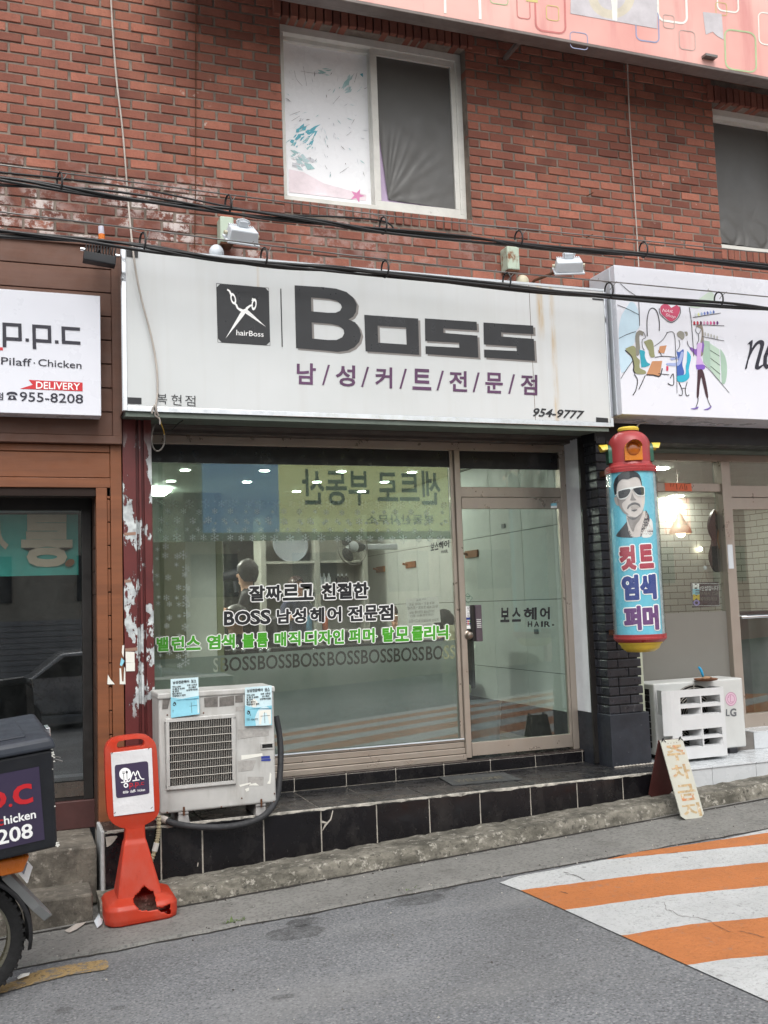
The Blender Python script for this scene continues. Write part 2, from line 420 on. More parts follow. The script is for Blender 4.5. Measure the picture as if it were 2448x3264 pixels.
M['grout'] = mat('pale_grout', (178, 172, 162), .9, var=.2, vs_=14)
M['white_tile'] = mat('white_glazed_tile', (190, 194, 197), .25, var=.05, vs_=4, stain=[((150, 146, 140), 10, .64, .8, (1, 1, 1), .4)])
M['dark_grout'] = mat('dark_grout', (110, 106, 102), .9, var=.15)
M['concrete'] = mat('weathered_concrete', (116, 110, 100), .9, var=.28, vs_=5, stain=[((60, 56, 50), 5, .44, .66, (1, 1, .7), .85), ((166, 160, 150), 16, .56, .68, (1, 1, 1), .65), ((54, 50, 46), 30, .6, .68, (1, 1, 1), .7)], bump=(26, .7, .012))
M['kerb'] = mat('old_kerb_concrete', (122, 118, 108), .92, var=.26, vs_=12, stain=[((62, 60, 52), 5, .44, .62, (1, 1, 2.2), .8), ((164, 160, 150), 20, .56, .64, (1, 1, 1), .75), ((52, 50, 45), 28, .56, .64, (1, 1, 1), .85)], bump=(26, .8, .016))
M['red_post'] = None
M['wood'] = mat('brown_stained_board', (124, 74, 44), .55, var=.14, vs_=5, dim=(.25, 1, 3), stain=[((82, 46, 28), 3, .5, .8, (.3, 1, 2), .5)], bump=(30, .15))
M['wood_up'] = mat('faded_brown_board', (104, 72, 58), .6, var=.12, vs_=5, dim=(.25, 1, 3), stain=[((80, 54, 42), 3, .5, .8, (.3, 1, 2), .5)], bump=(30, .15))
M['wood_gap'] = mat('board_gap', (34, 20, 14), .9, var=.1)
M['green_soffit'] = mat('grey_green_soffit', (98, 108, 100), .7, var=.1, vs_=4, stain=[((60, 52, 44), 14, .66, .76, (1, 1, 1), .6)])
M['shutter'] = mat('shutter_box', (88, 84, 80), .5, .3, var=.15, vs_=4)
M['poly_blue'] = mat('pole_sky_blue_print', (112, 194, 216), .25, var=.05, vs_=3, coat=.6)
M['pole_red'] = mat('red_pole_plastic', (158, 58, 60), .36, var=.1, vs_=6)
M['pole_yellow'] = mat('yellow_pole_plastic', (214, 188, 66), .4, var=.1)
M['pole_green'] = mat('green_pole_plastic', (34, 84, 66), .35, var=.08)
M['lens'] = mat('amber_lens', (206, 124, 34), .2, var=.1, coat=.5)
M['paper'] = mat('white_paper', (222, 222, 214), .7, var=.04)
M['flyer'] = mat('pale_blue_flyer', (202, 226, 232), .35, var=.06)
M['flyer_blue'] = mat('aqua_flyer_print', (140, 202, 220), .35, var=.1)
M['grey_film'] = mat('grey_blackout_sheet', (92, 91, 89), .42, var=.05, vs_=3)
M['lilac'] = mat('lilac_poster', (188, 168, 198), .6, var=.05)
M['skin'] = mat('skin', (206, 160, 134), .5, var=.06)
M['hair_black'] = mat('black_hair', (26, 23, 23), .5, var=.2, vs_=40)
M['hair_brown'] = mat('brown_hair', (58, 36, 28), .5, var=.2, vs_=40)
M['hair_grey'] = mat('greying_hair', (70, 68, 66), .5, var=.3, vs_=40)
M['cloth_black'] = mat('black_cloth', (34, 34, 40), .8, var=.2)
M['cloth_navy'] = mat('navy_cloth', (52, 56, 78), .8, var=.2)
M['cloth_grey'] = mat('grey_cloth', (96, 98, 104), .8, var=.2)
M['eye'] = mat('dark_eye', (20, 16, 14), .2, var=0)
M['lip'] = mat('lip', (164, 98, 88), .5, var=0)
M['tan'] = mat('light_brown_wood', (148, 96, 56), .5, var=.15)
M['grey_plastic'] = mat('grey_plastic', (100, 106, 110), .45, var=.1)
M['leather'] = mat('cream_vinyl', (176, 178, 140), .45, var=.1)
M['amber'] = mat('amber_plastic', (222, 118, 22), .25, var=.08, coat=.5)
M['red_lens'] = mat('red_lens', (140, 18, 22), .2, var=.08, coat=.5)
M['silver'] = mat('silver_paint', (150, 152, 156), .3, .5, var=.05, coat=.5)
M['fender'] = mat('grey_green_metal', (118, 118, 104), .5, .2, var=.12)
M['leaf'] = mat('weed_leaf', (84, 104, 50), .7, var=.2)
M['tealb'] = mat('teal_banner', (78, 190, 176), .6, var=.08)
M['beige_ink'] = mat('beige_print', (222, 202, 176), .6, var=.06)
M['maroon'] = mat('maroon_paint', (74, 42, 40), .6, var=.16, stain=[((150, 130, 120), 24, .7, .78, (1, 1, .4), .6)])
M['floor_in'] = mat('interior_floor', (120, 112, 100), .4, var=.12)
M['glass'] = glass('window_glass', (.93, .96, .94), dirt=.08, base=.11)
M['glass_door'] = glass('door_glass', (.88, .95, .93), dirt=.05, base=.08)
M['glass_dark'] = glass('dark_window_glass', (.86, .89, .89), k=3.4, dirt=.03)
M['frost'] = film('frosted_privacy_film', (150, 164, 157), .12, .5)
M['snowfilm'] = film('patterned_window_film', (168, 182, 176), .62, .5)
M['grey_frost'] = film('grey_frosted_film', (168, 166, 160), .12, .5)
M['flake'] = film('snowflake_print', (206, 216, 212), .35, .4)
M['lamp_white'] = glow('lit_ceiling_lamp', (255, 252, 240), 105)
M['lamp_room'] = glow('lit_ceiling_panel', (250, 255, 248), 5.0)
M['lamp_warm'] = glow('lit_warm_bulb', (255, 242, 218), 9)
M['coral'] = mat('coral_reflection', (236, 120, 84), .5, var=.05)

def red_post_mat():
    t = NT("peeling_red_paint")
    g = t.n('NewGeometry'); sx = t.n('SeparateXYZ'); t.l(g.outputs['Position'], sx.inputs[0])
    base = t.mix(t.ramp(t.noise(4, 5, .6), .3, .75), lin((78, 32, 33)), lin((104, 44, 42)))
    n1 = t.noise(7.5, 7, .62, dim=(1.3, 1, .62))
    zone = t.mul(t.ramp(sx.outputs[2], .98, 1.2), t.ramp(sx.outputs[2], 2.85, 2.6))
    mk = t.mul(t.ramp(n1, .535, .545), zone)
    edge = t.mul(t.ramp(n1, .51, .535), zone)
    base = t.mix(t.mul(edge, .5), base, lin((60, 26, 26)))
    base = t.mix(mk, base, t.mix(t.ramp(t.noise(16, 4, .6), .35, .7), lin((150, 156, 158)), lin((204, 210, 210))))
    t.col(base); t.b.inputs['Roughness'].default_value = .42
    inv = t.mul(1.0, mk, 'SUBTRACT'); t.bump(inv, .6, .004); return t.mat
M['red_post'] = red_post_mat()

def asphalt_mat():
    t = NT("worn_asphalt")
    c = t.mix(t.ramp(t.noise(1.3, 5, .6), .35, .7), lin((104, 106, 109)), lin((124, 126, 129)))
    v = t.n('TexVoronoi'); v.inputs['Scale'].default_value = 58; t.l(t.pos(), v.inputs['Vector'])
    c = t.mix(t.ramp(v.outputs['Distance'], .10, .5, .6, 0), c, lin((158, 159, 160)))
    c = t.mix(t.ramp(t.noise(70, 3, .7), .5, .64, 0, .7), c, lin((58, 59, 62)))
    c = t.mix(t.ramp(t.noise(44, 4, .8), .60, .70, 0, .6), c, lin((176, 177, 176)))
    c = t.mix(t.ramp(t.noise(.55, 5, .6), .36, .66, 0, .42), c, lin((84, 83, 82)))
    c = t.mix(t.ramp(t.noise(1.1, 5, .65, dim=(.35, 1.6, 1)), .52, .72, 0, .35), c, lin((140, 140, 138)))
    c = t.mix(t.ramp(t.noise(7, 6, .75), .60, .74, 0, .5), c, lin((76, 75, 73)))
    t.col(c); t.b.inputs['Roughness'].default_value = .88; t.b.inputs['Specular IOR Level'].default_value = .3
    n = t.noise(55, 4, .7); t.bump(n, .6, .008); return t.mat
M['asphalt'] = asphalt_mat()
def gutter_mat():
    t = NT("patched_concrete_apron")
    c = t.mix(t.ramp(t.noise(2.2, 6, .65), .3, .75), lin((106, 105, 102)), lin((130, 129, 125)))
    c = t.mix(t.ramp(t.noise(5, 6, .7), .55, .72, 0, .55), c, lin((78, 74, 70)))
    c = t.mix(t.ramp(t.noise(34, 4, .7), .6, .74, 0, .4), c, lin((160, 156, 146)))
    c = t.mix(t.ramp(t.noise(46, 3, .7), .5, .64, 0, .55), c, lin((66, 65, 63)))
    t.col(c); t.b.inputs['Roughness'].default_value = .9; t.bump(t.noise(30, 6, .7), .7, .012); return t.mat
M['gutter'] = gutter_mat()
def road_paint(name, rgb, wear=.5):
    t = NT(name); c = lin(rgb)
    col = t.mix(t.ramp(t.noise(3, 5, .6), .3, .75), tuple(v * .84 for v in c), c)
    col = t.mix(t.ramp(t.noise(48, 4, .8), .54, .62, 0, wear), col, tuple(v * .42 for v in c))
    col = t.mix(t.ramp(t.noise(2.4, 6, .7, dim=(.6, 1.5, 1)), .46, .7, 0, .4), col, tuple(v * .62 for v in c))
    col = t.mix(t.ramp(t.noise(11, 7, .8), .585, .64, 0, wear * 1.1), col, lin((112, 110, 108)))
    w = t.ramp(t.noise(16, 7, .8), .72 - .13 * wear, .76 - .12 * wear, 0, .85)
    col = t.mix(w, col, lin((104, 104, 104)))
    t.col(col); t.b.inputs['Roughness'].default_value = .75; t.bump(t.noise(50, 4, .7), 1.0, .012); return t.mat
M['road_white'] = road_paint('white_road_paint', (190, 192, 192), .55)
M['road_orange'] = road_paint('orange_road_paint', (186, 114, 62), .4)
M['road_yellow'] = road_paint('worn_yellow_road_paint', (164, 138, 92), 1.6)
def banner_mat():
    t = NT("faded_pink_banner")
    c = t.mix(t.ramp(t.noise(1.2, 4, .5), .3, .7), lin((212, 152, 144)), lin((226, 182, 172)))
    c = t.mix(t.ramp(t.noise(5, 5, .6, dim=(1, 1, .12)), .55, .75, 0, .6), c, lin((190, 112, 112)))
    t.col(c); t.b.inputs['Roughness'].default_value = .5; return t.mat
M['banner'] = banner_mat()
def boss_face_mat():
    t = NT("stained_white_acrylic")
    g = t.n('NewGeometry'); sx = t.n('SeparateXYZ'); t.l(g.outputs['Position'], sx.inputs[0])
    c = t.mix(t.ramp(t.noise(1.4, 4, .5), .3, .75), lin((194, 198, 198)), lin((206, 209, 210)))
    c = t.mix(t.ramp(t.noise(4, 5, .6, dim=(3, 1, .12)), .5, .8, 0, .35), c, lin((186, 186, 182)))
    for x0, w, z0, k in ((3.655, .03, 2.9, .8), (3.56, .035, 3.55, .9), (1.50, .012, 3.5, .45), (2.28, .05, 2.9, .0)):
        a = t.n('Math', operation='SUBTRACT'); t.l(sx.outputs[0], a.inputs[0]); a.inputs[1].default_value = x0
        b = t.n('Math', operation='ABSOLUTE'); t.l(a.outputs[0], b.inputs[0])
        m = t.mul(t.ramp(b.outputs[0], w, w * .2), t.ramp(sx.outputs[2], z0 - .02, z0 + .12))
        m = t.mul(m, t.ramp(t.noise(9, 5, .7, dim=(4, 1, .4)), .36, .62, .15, 1))
        c = t.mix(t.mul(m, k), c, lin((186, 160, 116)))
    t.col(c); t.b.inputs['Roughness'].default_value = .38; return t.mat
M['boss_face'] = boss_face_mat()
def white_brick_mat():
    t = NT("white_painted_brick")
    b = t.n('TexBrick'); sw = t.n('SeparateXYZ'); g = t.n('NewGeometry'); t.l(g.outputs['Position'], sw.inputs[0])
    cb = t.n('CombineXYZ'); ad = t.n('Math', operation='ADD'); t.l(sw.outputs[0], ad.inputs[0]); t.l(sw.outputs[1], ad.inputs[1])
    t.l(ad.outputs[0], cb.inputs[0]); t.l(sw.outputs[2], cb.inputs[1]); t.l(cb.outputs[0], b.inputs['Vector'])
    b.inputs['Scale'].default_value = 1.0; b.inputs['Brick Width'].default_value = .21; b.inputs['Row Height'].default_value = .075
    b.inputs['Mortar Size'].default_value = .004; b.inputs['Color1'].default_value = (*lin((214, 215, 206)), 1); b.inputs['Color2'].default_value = (*lin((204, 205, 197)), 1); b.inputs['Mortar'].default_value = (*lin((118, 116, 106)), 1)
    t.col(b.outputs['Color']); t.b.inputs['Roughness'].default_value = .7; t.bump(b.outputs['Fac'], -.6, .01); return t.mat
M['white_brick'] = white_brick_mat()

# ================================================================== ground
def strip(xs, y0, y1, off, ny=1, jag=0.0, top=0.0):
    m = MB(); vs_ = []; rows = ny + 1
    for j in range(rows):
        for x in xs:
            v = j / ny; y = y0(x) * (1 - v) + y1(x) * v
            vs_.append((x, y, gz(x, y) + off))
    n = len(xs)
    return m.add(vs_, [(j * n + i, j * n + i + 1, (j + 1) * n + i + 1, (j + 1) * n + i) for j in range(ny) for i in range(n - 1)])
m = MB(); XS = [-60, -20, -8, -3, -1, 0, 2, 4, 6, 9, 20, 60]; YS = [12, 0, -1, -2, -3, -4, -6, -8, -12, -16, -30, -60]
m.add([(x, y, gz(x, y)) for y in YS for x in XS], [(j * 12 + i, j * 12 + i + 1, (j + 1) * 12 + i + 1, (j + 1) * 12 + i) for j in range(11) for i in range(11)])
struct('road', m, M['asphalt'])
rnd = random.Random(3)
xs = [-8 + .045 * i for i in range(440)]
def gut_edge(x): return -1.05 - .012 * x - .03 * max(0, x - 2.6) + .02 * (mnoise.noise((x * 3, 0, 0)) + .7 * mnoise.noise((x * 11, 3, 0)))
m = strip(xs, lambda x: -.2, gut_edge, .018, 3)
n = len(xs)
m.add([(x, gut_edge(x), gz(x) + .018) for x in xs] + [(x, gut_edge(x) - .012, gz(x) - .004) for x in xs], [(i, i + 1, n + i + 1, n + i) for i in range(n - 1)])
struct('pavement', m, M['gutter'])
# dark, broken joint between apron and asphalt
m = MB()
def joint(x): return gut_edge(x) - .008
w = lambda x: .010 + .016 * max(0, mnoise.noise((x * 7, 9, 0)) + .25)
m.add([(x, joint(x), gz(x) + .004) for x in xs] + [(x, joint(x) - w(x), gz(x) + .004) for x in xs], [(i, i + 1, n + i + 1, n + i) for i in range(n - 1)])
m.add([(x, -.583 + .01 * mnoise.noise((x * 9, 4, 0)), gz(x) + .0225) for x in xs] + [(x, -.603 - .02 * max(0, mnoise.noise((x * 5, 2, 7))), gz(x) + .0225) for x in xs], [(i, i + 1, n + i + 1, n + i) for i in range(n - 1)])
struct('dirt_seam', m, mat('dirt_in_joint', (52, 48, 44), .95, var=.3, vs_=20))

# kerb ledge below the tiled steps
m = MB(); xs2 = [.46 + .03 * i for i in range(260)]
def kf(x): return -.575 + .006 * mnoise.noise((x * 4, 1, 0)) + .006 * mnoise.noise((x * 15, 1, 4)) + .035 * max(0, min(1, (x - 3.7) / .5)) + (.03 * max(0, mnoise.noise((x * 6, 8, 0))) if 3.8 < x < 4.7 else 0)
def kt(x): return gz(x) + .108 + .005 * mnoise.noise((x * 5, 2, 0)) + .008 * mnoise.noise((x * 15, 2, 3)) - .02 * max(0, mnoise.noise((x * 9, 6, 1)) - .25)
vs_ = []
for x in xs2:
    vs_ += [(x, kf(x) - .01, gz(x) - .02), (x, kf(x), kt(x) - .022), (x, kf(x) + .022, kt(x)), (x, -.30, kt(x) + .004)]
m.add(vs_, [(i * 4 + k, i * 4 + k + 1, i * 4 + k + 5, i * 4 + k + 4) for i in range(len(xs2) - 1) for k in range(3)] + [(0, 1, 2, 3)])
struct('kerb', m, M['kerb'], smooth=40)

# raised crossing: white and orange bands
GM = lambda x, y: (lambda g: Vector((g.x, g.y, gz(g.x, g.y) + .006)))(G(x, y))
def ext(p, L=5.0, d=(1, -.25)): g = Vector(p); return Vector((g.x + L * d[0], g.y + L * d[1], 0))
def rag(L, s):
    out = []
    for a, b in zip(L[:-1], L[1:]):
        n = max(1, int((b - a).length / .03))
        for i in range(n):
            p = a + (b - a) * i / n; p.y += .007 * mnoise.noise((p.x * 14, s, 0)) + .004 * mnoise.noise((p.x * 45, s, 1)); out.append(p)
    return out + [L[-1]]
def band(a, b):   # two edges as lists of ground points
    return [Vector((p.x, p.y, gz(p.x, p.y) + .006)) for p in a] + [Vector((p.x, p.y, gz(p.x, p.y) + .006)) for p in reversed(b)]
e = []
e.append([G(*p) for p in ((1592, 2816), (1653, 2796), (1766, 2776), (1931, 2743))] + [G(2448, 2693)])
for a, mid, b in (((1659, 2841), (2050, 2791), (2448, 2751)), ((1801, 2904), (2130, 2858), (2448, 2827)), ((1981, 2986), (2200, 2950), (2448, 2927)), ((2190, 3080), (2310, 3062), (2448, 3050))):
    e.append([G(*a), G(*mid), G(*b)])
for k in range(1, 8):
    x0 = 2.71 + .03 * k; y0 = -2.708 - .45 * k
    e.append([Vector((x0, y0, 0)), Vector((x0 + .6, y0 - .15, 0))])
for q in e: q.append(ext(q[-1]))
e = [rag(q, i * 3.1) for i, q in enumerate(e)]
m = MB()
for k in range(len(e) - 1):
    m.m = k % 2
    pts = band(e[k], e[k + 1]); m.add(pts, [tuple(t) for t in tessellate_polygon([pts])])
m.m = 1
t0 = [G(*p) for p in ((1931, 2743), (2032, 2719), (2183, 2697), (2448, 2657))]; t0.append(ext(t0[-1], 5, (1, -.17)))
b0 = [G(1931, 2743), G(2183, 2718), G(2448, 2693)]; b0.append(ext(b0[-1]))
pts = band(t0, b0); m.add(pts, [tuple(t) for t in tessellate_polygon([pts])])
m.m = 0
t1 = [G(2300, 2679), G(2448, 2646)]; t1.append(ext(t1[-1], 5, (1, -.14)))
pts = band(t1, [G(2300, 2680)] + t0[3:]); m.add(pts, [tuple(t) for t in tessellate_polygon([pts])])
m.m = 2                                                   # cracks in the paint
dm = Dec(lambda x, y: GM(x, y) + Vector((0, 0, .003))); dm.m = 2
z4 = zl(1400, 2500, .6317)
for L in (((1140, 600), (1145, 640), (1180, 648), (1215, 672), (1290, 680), (1360, 695), (1400, 722), (1470, 755)), ((1520, 750), (1580, 765), (1640, 782)), ((610, 548), (650, 560)), ((630, 450), (690, 470), (735, 490))):
    p = z4(*L); j = random.Random(len(L)); pp = smooth_pts(p, 5); dm.line([(a + j.uniform(-2, 2), b + j.uniform(-1.5, 1.5)) for a, b in pp], [j.uniform(.5, 1.7) for _ in pp])
o_ = len(m.v); m.v += dm.v; m.f += [[i + o_ for i in f] for f in dm.f]; m.mi += dm.mi; m.tone += dm.tone
struct('crosswalk', m, [M['road_white'], M['road_orange'], mat('crack', (84, 74, 66), .95, var=.2)])
# yellow lane dash and small stains
m = Dec(GM)
m.poly([(60, 3122), (120, 3098), (220, 3078), (335, 3062), (345, 3070), (346, 3085), (338, 3094), (220, 3112), (110, 3140), (20, 3166), (-40, 3180), (-40, 3160)])
struct('lane_line', m, M['road_yellow'])
m = Dec(lambda x, y: GM(x, y) + Vector((0, 0, -.003)))
for cx, cy, rx, ry in ((940, 3045 - 70, 95, 22), (970, 2940, 60, 14), (1330, 2870, 95, 17), (1390, 2835, 70, 12), (205, 3222, 32, 9), (375, 3215, 22, 7), (900, 3180, 40, 8)):
    k = [(cx + rx * math.cos(a / 18 * math.pi) * (1 + .22 * mnoise.noise((a * .5, cx, 0))), cy + ry * math.sin(a / 18 * math.pi) * (1 + .3 * mnoise.noise((a * .6, cy, 0))) - .12 * rx * math.cos(a / 18 * math.pi)) for a in range(36)]
    m.poly(k)
t = NT('damp_stain'); t.col(lin((64, 63, 63))); t.b.inputs['Roughness'].default_value = .8
tp = t.n('BsdfTransparent'); mx = t.n('MixShader'); t.l(t.ramp(t.noise(9, 5, .7), .35, .65, .62, .96), mx.inputs[0]); t.l(t.b.outputs[0], mx.inputs[1]); t.l(tp.outputs[0], mx.inputs[2]); t.l(mx.outputs[0], t.out.inputs[0])
struct('road_stain', m, t.mat)
m = MB(); rg = random.Random(31)                          # loose grit along the kerb foot and the joint
for i in range(420):
    x = rg.uniform(-.2, 7); y = rg.choice((-.60 - abs(rg.gauss(0, .035)), gut_edge(x) + rg.gauss(0, .05), rg.uniform(-3.2, -.65))); s = rg.uniform(.0025, .0075) * (1.4 if rg.random() < .1 else 1); z = gz(x) + (.02 if y > gut_edge(x) else .003)
    a = rg.uniform(0, 6.3); p = [Vector((x + s * math.cos(a + k * 2.1) * rg.uniform(.7, 1.2), y + s * math.sin(a + k * 2.1) * rg.uniform(.7, 1.2), z)) for k in range(3)] + [Vector((x, y, z + s * rg.uniform(.7, 1.2)))]
    m.m = rg.randrange(3); m.add(p, [(0, 1, 3), (1, 2, 3), (2, 0, 3)])
g_ = obj('grit', m, [mat('pale_grit', (176, 172, 164), .9), mat('grey_grit', (120, 118, 114), .9), mat('dark_grit', (66, 62, 58), .9)]); g_['kind'] = 'stuff'

# ================================================================== brick building
bld = thing('brick_building', (3.0, .1, 0), 'red brick upper storey with white framed windows above the row of shops', 'building')
WIN = [(1.765, 3.185, 4.50, 5.815), (5.425, 6.85, 4.50, 5.73)]
CH, CW = .067, .1875
SILLH = .10; LINH = .14
def hole(x0, x1, z0, z1):
    for a, b, c, d in WIN:
        if x1 > a - .001 and x0 < b + .001 and z1 > c - SILLH and z0 < d + LINH: return (a, b, c - SILLH, d + LINH)
m = MB(); r_ = random.Random(11)
z = 3.05; row = 0
while z < 6.75:
    x = -1.6 + (CW / 2 if row % 2 else 0) + r_.uniform(-.012, .012)
    while x < 8.2:
        segs = [(x, x + CW - .0125)]
        for a, b, c, d in WIN:
            ns = []
            for s0, s1 in segs:
                if z + CH > c - SILLH and z < d + LINH and s1 > a and s0 < b:
                    if s0 < a - .02: ns.append((s0, a))
                    if s1 > b + .02: ns.append((b, s1))
                else: ns.append((s0, s1))
            segs = ns
        for s0, s1 in segs:
            if s1 - s0 < .02: continue
            m.t = min(1, max(0, r_.gauss(.56, .24))) if r_.random() > .07 else r_.uniform(0, .3)
            j = lambda k=.0016: r_.uniform(-k, k)
            f = r_.uniform(-.003, .003); b = .09
            dz = r_.uniform(-.0015, .0015); x0, x1 = s0 + r_.uniform(0, .003), s1 - r_.uniform(0, .003)
            zz0, zz1 = z + .004 + dz, z + CH - .007 + dz
            p = [(x0 + j(), f + j(), zz0 + j()), (x1 + j(), f + j(), zz0 + j()), (x0, b, zz0), (x1, b, zz0), (x0 + j(), f + j(), zz1 + j()), (x1 + j(), f + j(), zz1 + j()), (x0, b, zz1), (x1, b, zz1)]
            m.hexa(p)
        x += CW
    z += CH; row += 1
obj('brick_face', m, M['brick'], bld, bevel=.0035, seg=1)
# mortar bed with the window openings left open
m = MB()
xs_ = [-1.7, WIN[0][0], WIN[0][1], WIN[1][0], WIN[1][1], 8.3]
m.box(-1.7, 8.3, .0065, .30, 3.0, WIN[0][2] - .001)
for i in range(5):
    if i in (1, 3):
        w_ = WIN[0] if i == 1 else WIN[1]
        m.box(xs_[i], xs_[i + 1], .0065, .30, w_[3], 6.8)
    else: m.box(xs_[i], xs_[i + 1], .0065, .30, WIN[0][2], 6.8)
m.box(-1.7, 8.3, .30, .42, 3.1, 6.8)
m.box(-1.7, 8.3, .42, 8.0, 3.2, 6.8)
obj('mortar_bed', m, M['mortar'], bld)
for k, (a, b, c, d) in enumerate(WIN):
    m = MB(); x = a - .05
    while x < b + .04:                                       # soldier bricks over and under the opening
        m.t = r_.uniform(.05, .5); bw = .052
        m.box(x, min(x + bw, b + .06), -.028 + r_.uniform(-.006, .006), .10, d + r_.uniform(-.004, .004), d + LINH - .004)
        x += bw + .010
    obj('lintel', m, M['brick'], bld, bevel=.004, seg=1)
    m = MB(); x = a - .004
    while x < b - .01:
        m.t = r_.uniform(.2, .6); bw = .052
        m.box(x, min(x + bw, b), -.004 + r_.uniform(-.006, .006), .10, c - SILLH + .004, c - .006)
        x += bw + .011
    obj('sill_course', m, M['brick'], bld, bevel=.004, seg=1)
    # window
    Y0 = .085; fr = MB(); t_ = .045
    fr.box(a, b, Y0, Y0 + .10, c + .0, c + .062); fr.box(a, b, Y0, Y0 + .10, d - .055, d)
    fr.box(a, a + t_, Y0, Y0 + .10, c + .062, d - .055); fr.box(b - t_, b, Y0, Y0 + .10, c + .062, d - .055)
    wf = obj('window', fr, M['upvc'], bld, bevel=.004)
    mid = (a + b) / 2 + .02
    obj('sealant_bead', MB().tube([(a + i * (b - a) / 24, Y0 - .004 + .004 * mnoise.noise((i * .9, k, 0)), c + .008 + .006 * mnoise.noise((i * .7, k, 3))) for i in range(25)], .013, 6), M['sealant'], wf, smooth=60)
    sa = MB(); x0, x1, z0, z1 = a + t_ - .004, mid - .003, c + .060, d - .053      # left sash sits further in
    y0, y1 = Y0 + .052, Y0 + .09
    for q in ((x0, x1, z0, z0 + .022), (x0, x1, z1 - .03, z1), (x0, x0 + .016, z0 + .022, z1 - .03), (x1 - .03, x1, z0 + .022, z1 - .03)): sa.box(q[0], q[1], y0, y1, q[2], q[3])
    obj('sash', sa, M['upvc'], wf, bevel=.003)
    sa = MB(); x0b, x1b = mid - .03, b - t_ + .004
    y0b, y1b = Y0 + .012, Y0 + .05
    for q in ((x0b, x1b, z0, z0 + .045), (x0b, x1b, z1 - .05, z1), (x0b, x0b + .05, z0 + .045, z1 - .05), (x1b - .04, x1b, z0 + .045, z1 - .05)): sa.box(q[0], q[1], y0b, y1b, q[2], q[3])
    obj('sash', sa, M['upvc'], wf, bevel=.004)
    GL = []
    if k == 0:
        # torn white poster behind the left pane, grey sheet peeling in the right one
        pm = wallmap(y1 - .006); zz = zl(880, 100, .3617)
        d1 = MB().box(x0 + .01, x1 - .02, y1 - .004, y1 + .004, z0 + .012, z1 - .02)
        po = obj('poster', d1, mat('white_torn_poster', (246, 247, 250), .3, var=.01), wf)
        dd = Dec(pm)
        dd.m = 0
        rq = random.Random(5)
        def shreds(n, x0, x1, y0, y1, ms_, ang, l0, l1, w0, w1):
            for i in range(n):
                x, y = rq.uniform(x0, x1), rq.uniform(y0, y1); a_ = R(ang + rq.uniform(-22, 22)); l, w_ = rq.uniform(l0, l1), rq.uniform(w0, w1); dd.m = rq.choice(ms_); c_, s_ = math.cos(a_), math.sin(a_); k = rq.uniform(.25, .75)
                dd.poly(zz((x, y), (x + l * k * c_ - w_ * s_, y + l * k * s_ + w_ * c_), (x + l * c_, y + l * s_), (x + l * .5 * c_ + w_ * .5 * s_, y + l * .5 * s_ - w_ * .5 * c_)))
        shreds(26, 118, 300, 865, 1010, (0, 0, 1), -38, 40, 110, 10, 34); shreds(16, 118, 270, 1020, 1180, (1, 1, 6, 5), 20, 40, 110, 14, 40); shreds(8, 520, 640, 430, 560, (1, 6, 6), -50, 40, 110, 10, 26); shreds(7, 355, 470, 325, 380, (1, 6), 5, 40, 90, 6, 14)
        shreds(16, 118, 330, 880, 1150, (7,), -42, 60, 150, 6, 18); dd.m = 0; dd.poly(zz((738, 378), (765, 368), (765, 405)))
        dd.m = 2
        dd.poly(zz((113, 1215), (240, 1240), (420, 1340), (640, 1400), (795, 1440), (795, 1495), (113, 1418)))
        dd.m = 3
        for L in (((130, 1122), (180, 1130), (235, 1135)), ((140, 1180), (215, 1195)), ((215, 350), (300, 365), (430, 378)), ((160, 345), (180, 420), (230, 480)), ((240, 310), (270, 480)), ((650, 430), (690, 370)), ((690, 450), (715, 360)), ((640, 470), (650, 520)), ((120, 740), (210, 705)), ((135, 790), (210, 745)), ((665, 820), (690, 775)), ((210, 860), (295, 820)), ((460, 525), (478, 512)), ((560, 1250), (640, 1195)), ((430, 1180), (450, 1215)), ((620, 920), (660, 885)), ((500, 640), (560, 570))):
            p = zz(*L); dd.line(smooth_pts(p, 4), [.6 + 1.6 * abs(mnoise.noise((i * 1.3, p[0][0], 0))) for i in range(len(smooth_pts(p, 4)))])
        rq = random.Random(12)
        for i in range(70):                                   # torn shreds
            u, v = rq.uniform(.02, .98), rq.uniform(.15, .85); x = 100 + 690 * u; y = 130 + 80 * u + (1290 + 80 * u - 80 * u) * v; a = math.atan2(y - 700, x - 420) + rq.uniform(-.5, .5); l = rq.uniform(15, 70); w_ = rq.uniform(1.5, 7)
            dd.m = rq.choice((1, 3, 5, 5, 6)); c_, s_ = math.cos(a), math.sin(a)
            dd.poly(zz((x, y), (x + l * .5 * c_ - w_ * s_, y + l * .5 * s_ + w_ * c_), (x + l * c_, y + l * s_), (x + l * .4 * c_ + w_ * .4 * s_, y + l * .4 * s_ - w_ * .4 * c_)))
        dd.m = 4
        st = []; cx, cy = 715, 1448
        for i in range(10):
            r0 = 62 if i % 2 == 0 else 24; an = i * math.pi / 5 - 1.2
            st.append((cx + r0 * 1.1 * math.cos(an), cy + r0 * math.sin(an)))
        dd.poly(zz(*st))
        obj('print', dd, [mat('teal_print', (96, 182, 200), .5), mat('pale_teal_print', (168, 206, 208), .5), mat('pale_pink_print', (240, 226, 232), .5), mat('grey_print', (150, 148, 152), .5), mat('pink_print', (224, 140, 186), .5), mat('pale_grey_print', (214, 216, 222), .5), mat('pale_teal_shred', (196, 222, 226), .5), mat('white_shred', (246, 247, 250), .4, var=.01)], wf)
    else:
        obj('inner_sheet', MB().box(x0 + .01, x1 - .02, y1 - .004, y1, z0 + .012, z1 - .02), M['grey_film'], wf)
    gs = MB()
